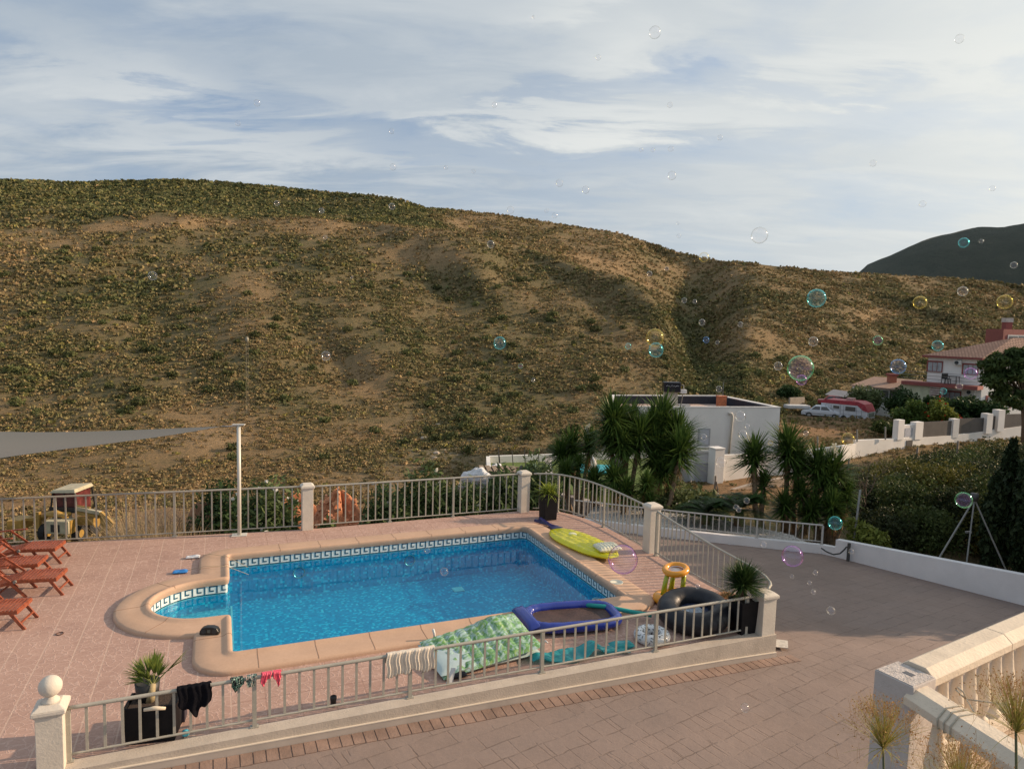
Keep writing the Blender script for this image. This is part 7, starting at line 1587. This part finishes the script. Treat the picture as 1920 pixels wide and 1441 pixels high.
# pine at the right
pc_ = A(1925, 800, 46); bz0 = gz(pc_.x, pc_.y); o = thing('umbrella_pine', (pc_.x, pc_.y, bz0), 'dark umbrella pine in front of the two storey house, cut by the frame', 'pine')
q = B(); crown = []; base_ = Vector((pc_.x, pc_.y, bz0)); PIN = foliage('pine_needles', (.035,.06,.02), (.08,.115,.035), .5)
fork = A(1918, 742, 46); q.tube([base_, base_.lerp(fork, .6) + Vector((.1,0,0)), fork], [.22,.18,.15], 10)
for px, py, yy in ((1868,690,46),(1880,678,45),(1895,672,46.5),(1912,680,45.2),(1872,708,45.5),(1890,705,46.6),(1905,702,45),(1925,690,46),(1885,728,45.5),(1905,735,46),(1925,715,46),(1950,680,46),(1950,720,45),(1862,700,46.3),(1858,684,45.6),(1874,672,46.4),(1900,660,46),(1920,662,45.4),(1940,665,46.5),(1878,742,45.8),(1868,722,46.5),(1898,752,45.2),(1915,756,46.2),(1860,712,45.2),(1935,740,45.7)):
    c = A(px, py, yy); crown.append(c); q.tube([fork, fork.lerp(c, .55) + Vector((0,0,-.12)), c], [.08,.05,.02], 6)
q.obj('trunk', P('bark_brown', (.13,.09,.06), .9, .3, 10, .8, 30), o, True); g = np.random.default_rng(9)
V_, F_ = leaf_cloud(np.array([list(c) for c in crown]), np.array([[.60,.60,.36]]*len(crown))*(.6+.7*g.random((len(crown),1))), 420, np.full(len(crown), .16), g, .3, 2.4, up=.6); npmesh('crown', V_, F_, PIN, o)

# ------------------------------------------------------------------ soap bubbles
def bubmat(name, rim, amt=1.):
    mt, t, b, out = newmat(name); t.N.remove(b); lw = t.n('ShaderNodeLayerWeight'); lw.inputs[0].default_value = .5; geo = t.n('ShaderNodeNewGeometry')
    tr = t.n('ShaderNodeBsdfTransparent'); gl = t.n('ShaderNodeBsdfGlossy'); gl.inputs['Roughness'].default_value = .08
    hue = t.math('ADD', t.math('MULTIPLY', lw.outputs['Facing'], .8), t.math('MULTIPLY', t.noise(geo.outputs['Position'], 12, 2, .5, 1.), .5))
    col = t.ramp(hue, [(.1, (.8,.85,1.)), (.4, rim[0]), (.75, rim[1]), (1., rim[2])]); t.link(col, gl.inputs[0])
    fac = t.math('ADD', t.math('MULTIPLY', t.math('POWER', lw.outputs['Facing'], 3.6), .95*amt), .05*amt, clamp=True)
    mx = t.n('ShaderNodeMixShader'); t.link(fac, mx.inputs[0]); t.link(tr.outputs[0], mx.inputs[1]); t.link(gl.outputs[0], mx.inputs[2]); t.link(mx.outputs[0], out.inputs[0]); return mt
BM = {'clear': bubmat('bubble_clear', ((.9,.85,1.),(1.,.95,.85),(.9,1.,1.))), 'teal': bubmat('bubble_teal', ((.3,.9,1.),(.15,.9,.95),(.5,1.,1.)), 1.2), 'yellow': bubmat('bubble_yellow', ((1.,.8,.3),(1.,.75,.15),(1.,.9,.5)), 1.1),
      'green': bubmat('bubble_green', ((.9,.5,1.),(.3,1.,.55),(.6,1.,.7)), 1.1), 'blue': bubmat('bubble_blue', ((.3,.5,1.),(.25,.5,1.),(.5,.8,1.)), 1.2), 'violet': bubmat('bubble_violet', ((.6,.4,1.),(.9,.4,1.),(.6,.5,1.)), 1.1)}
bub = [(1228,61,11,'clear'),(1122,108,5,'clear'),(1256,197,5,'clear'),(927,197,5,'clear'),(482,193,6,'clear'),(446,231,5,'clear'),(734,246,5,'clear'),(1001,32,3,'clear'),(888,321,4,'clear'),(836,314,4,'clear'),(737,313,6,'clear'),(1049,343,7,'clear'),(1098,356,7,'clear'),(1260,329,8,'clear'),(1350,258,5,'clear'),(1202,281,4,'clear'),(1224,281,4,'clear'),(1258,279,5,'clear'),
 (1424,441,15,'clear'),(1730,382,6,'clear'),(1799,73,8,'clear'),(1637,306,6,'clear'),(1861,353,5,'clear'),(1025,395,4,'clear'),(1040,404,5,'clear'),(957,394,7,'clear'),(735,387,6,'clear'),(519,381,5,'clear'),(603,395,5,'clear'),(1807,455,9,'teal'),(1840,452,4,'clear'),(1901,497,6,'clear'),(1273,442,4,'clear'),(1271,418,3,'clear'),(1320,482,9,'yellow'),
 (1531,559,17,'teal'),(1725,567,12,'yellow'),(1884,566,13,'yellow'),(1805,546,9,'clear'),(1525,640,9,'clear'),(1646,638,9,'green'),(1758,648,10,'teal'),(1501,690,24,'green'),(1503,712,10,'violet'),(1459,686,8,'clear'),(1468,707,6,'yellow'),(1684,687,14,'blue'),(1228,633,17,'yellow'),(1230,656,14,'teal'),(1178,649,6,'teal'),(937,643,12,'teal'),
 (611,667,9,'clear'),(286,517,8,'clear'),(920,458,7,'clear'),(1218,513,5,'clear'),(1250,504,4,'clear'),(1283,563,5,'clear'),(1316,604,6,'clear'),(1388,608,5,'clear'),(1324,637,6,'blue'),(1345,642,4,'clear'),(1566,980,13,'teal'),(1807,937,15,'green'),(1486,1042,20,'violet'),(1168,1048,28,'violet'),(833,1071,8,'clear'),(801,1031,6,'clear'),(1558,1144,8,'clear'),(1397,1326,9,'clear'),
 (1590,823,12,'yellow'),(1348,729,6,'clear'),(1388,780,10,'clear'),(1393,815,9,'clear'),(1352,866,10,'clear'),(1401,799,5,'clear'),(1320,819,6,'clear'),(1380,950,5,'clear'),(1432,1020,6,'clear'),(1485,1080,4,'clear'),(1529,1073,5,'clear'),(1518,1092,4,'clear'),(1525,1109,5,'clear'),(1596,1033,5,'clear'),(1400,938,6,'clear'),(1385,955,5,'clear'),(1820,700,11,'violet'),(1769,733,6,'teal'),(1799,724,6,'clear'),(1445,830,5,'yellow'),(610,445,4,'clear'),(660,520,3,'clear'),(1303,565,4,'clear'),(1000,712,4,'clear'),(976,686,5,'green'),(1308,1098,5,'clear'),(1511,812,5,'clear')]
grb = random.Random(6)
for i, (px, py, r, kind_) in enumerate(bub):
    Rb_ = grb.uniform(.020,.034) if r < 12 else grb.uniform(.035,.05); y = min(11.5 if py < 900 else 8.5, Rb_*F/r)
    if py > 1000: y = min(y, 6.5)
    Rb_ = r*y/F; c = A(px, py, y); q = B(); q.sphere((0,0,0), Rb_, 24 if r < 12 else 40); o = q.obj('soap_bubble', BM[kind_], None, True); o.location = c
    where = ('against the sky' if py < 330 + max(0, (px-500))*.12 else 'over the pool' if py > 1000 and px < 1180 else 'over the driveway' if py > 1000 else 'over the gardens' if py > 700 and px > 1140 else 'against the hillside')
    size = 'tiny' if r < 6 else 'small' if r < 10 else 'medium' if r < 14 else 'large'
    col_ = {'clear':'colourless','teal':'teal rimmed','yellow':'yellow rimmed','green':'green rimmed','blue':'blue rimmed','violet':'violet rimmed'}[kind_]
    band = 'far left' if px < 480 else 'left of centre' if px < 820 else 'centre' if px < 1130 else 'right of centre' if px < 1450 else 'right' if px < 1700 else 'far right'
    props(o, f'{size} {col_} soap bubble floating {where}, {band}', 'soap bubble', 'soap bubbles drifting in the air')

# tell look-alike bubbles apart by their order in the air
from collections import defaultdict
grp = defaultdict(list)
for o in bpy.data.objects:
    if o.name.startswith('soap_bubble') and 'label' in o.keys(): grp[o['label']].append(o)
numw = ['', 'one', 'two', 'three', 'four', 'five', 'six', 'seven', 'eight', 'nine', 'ten']; ordw = ['leftmost', 'second from left', 'third from left', 'fourth from left', 'fifth from left', 'sixth from left', 'seventh from left', 'eighth from left']
for lab, lst in grp.items():
    if len(lst) < 2: continue
    lst.sort(key=lambda o: o.location.x / o.location.y); n = len(lst)
    for k, o in enumerate(lst):
        w0 = 'rightmost' if k == n - 1 else ordw[k]
        o['label'] = lab.replace(' floating', '') + f', {w0} of {numw[min(n, 10)]}'
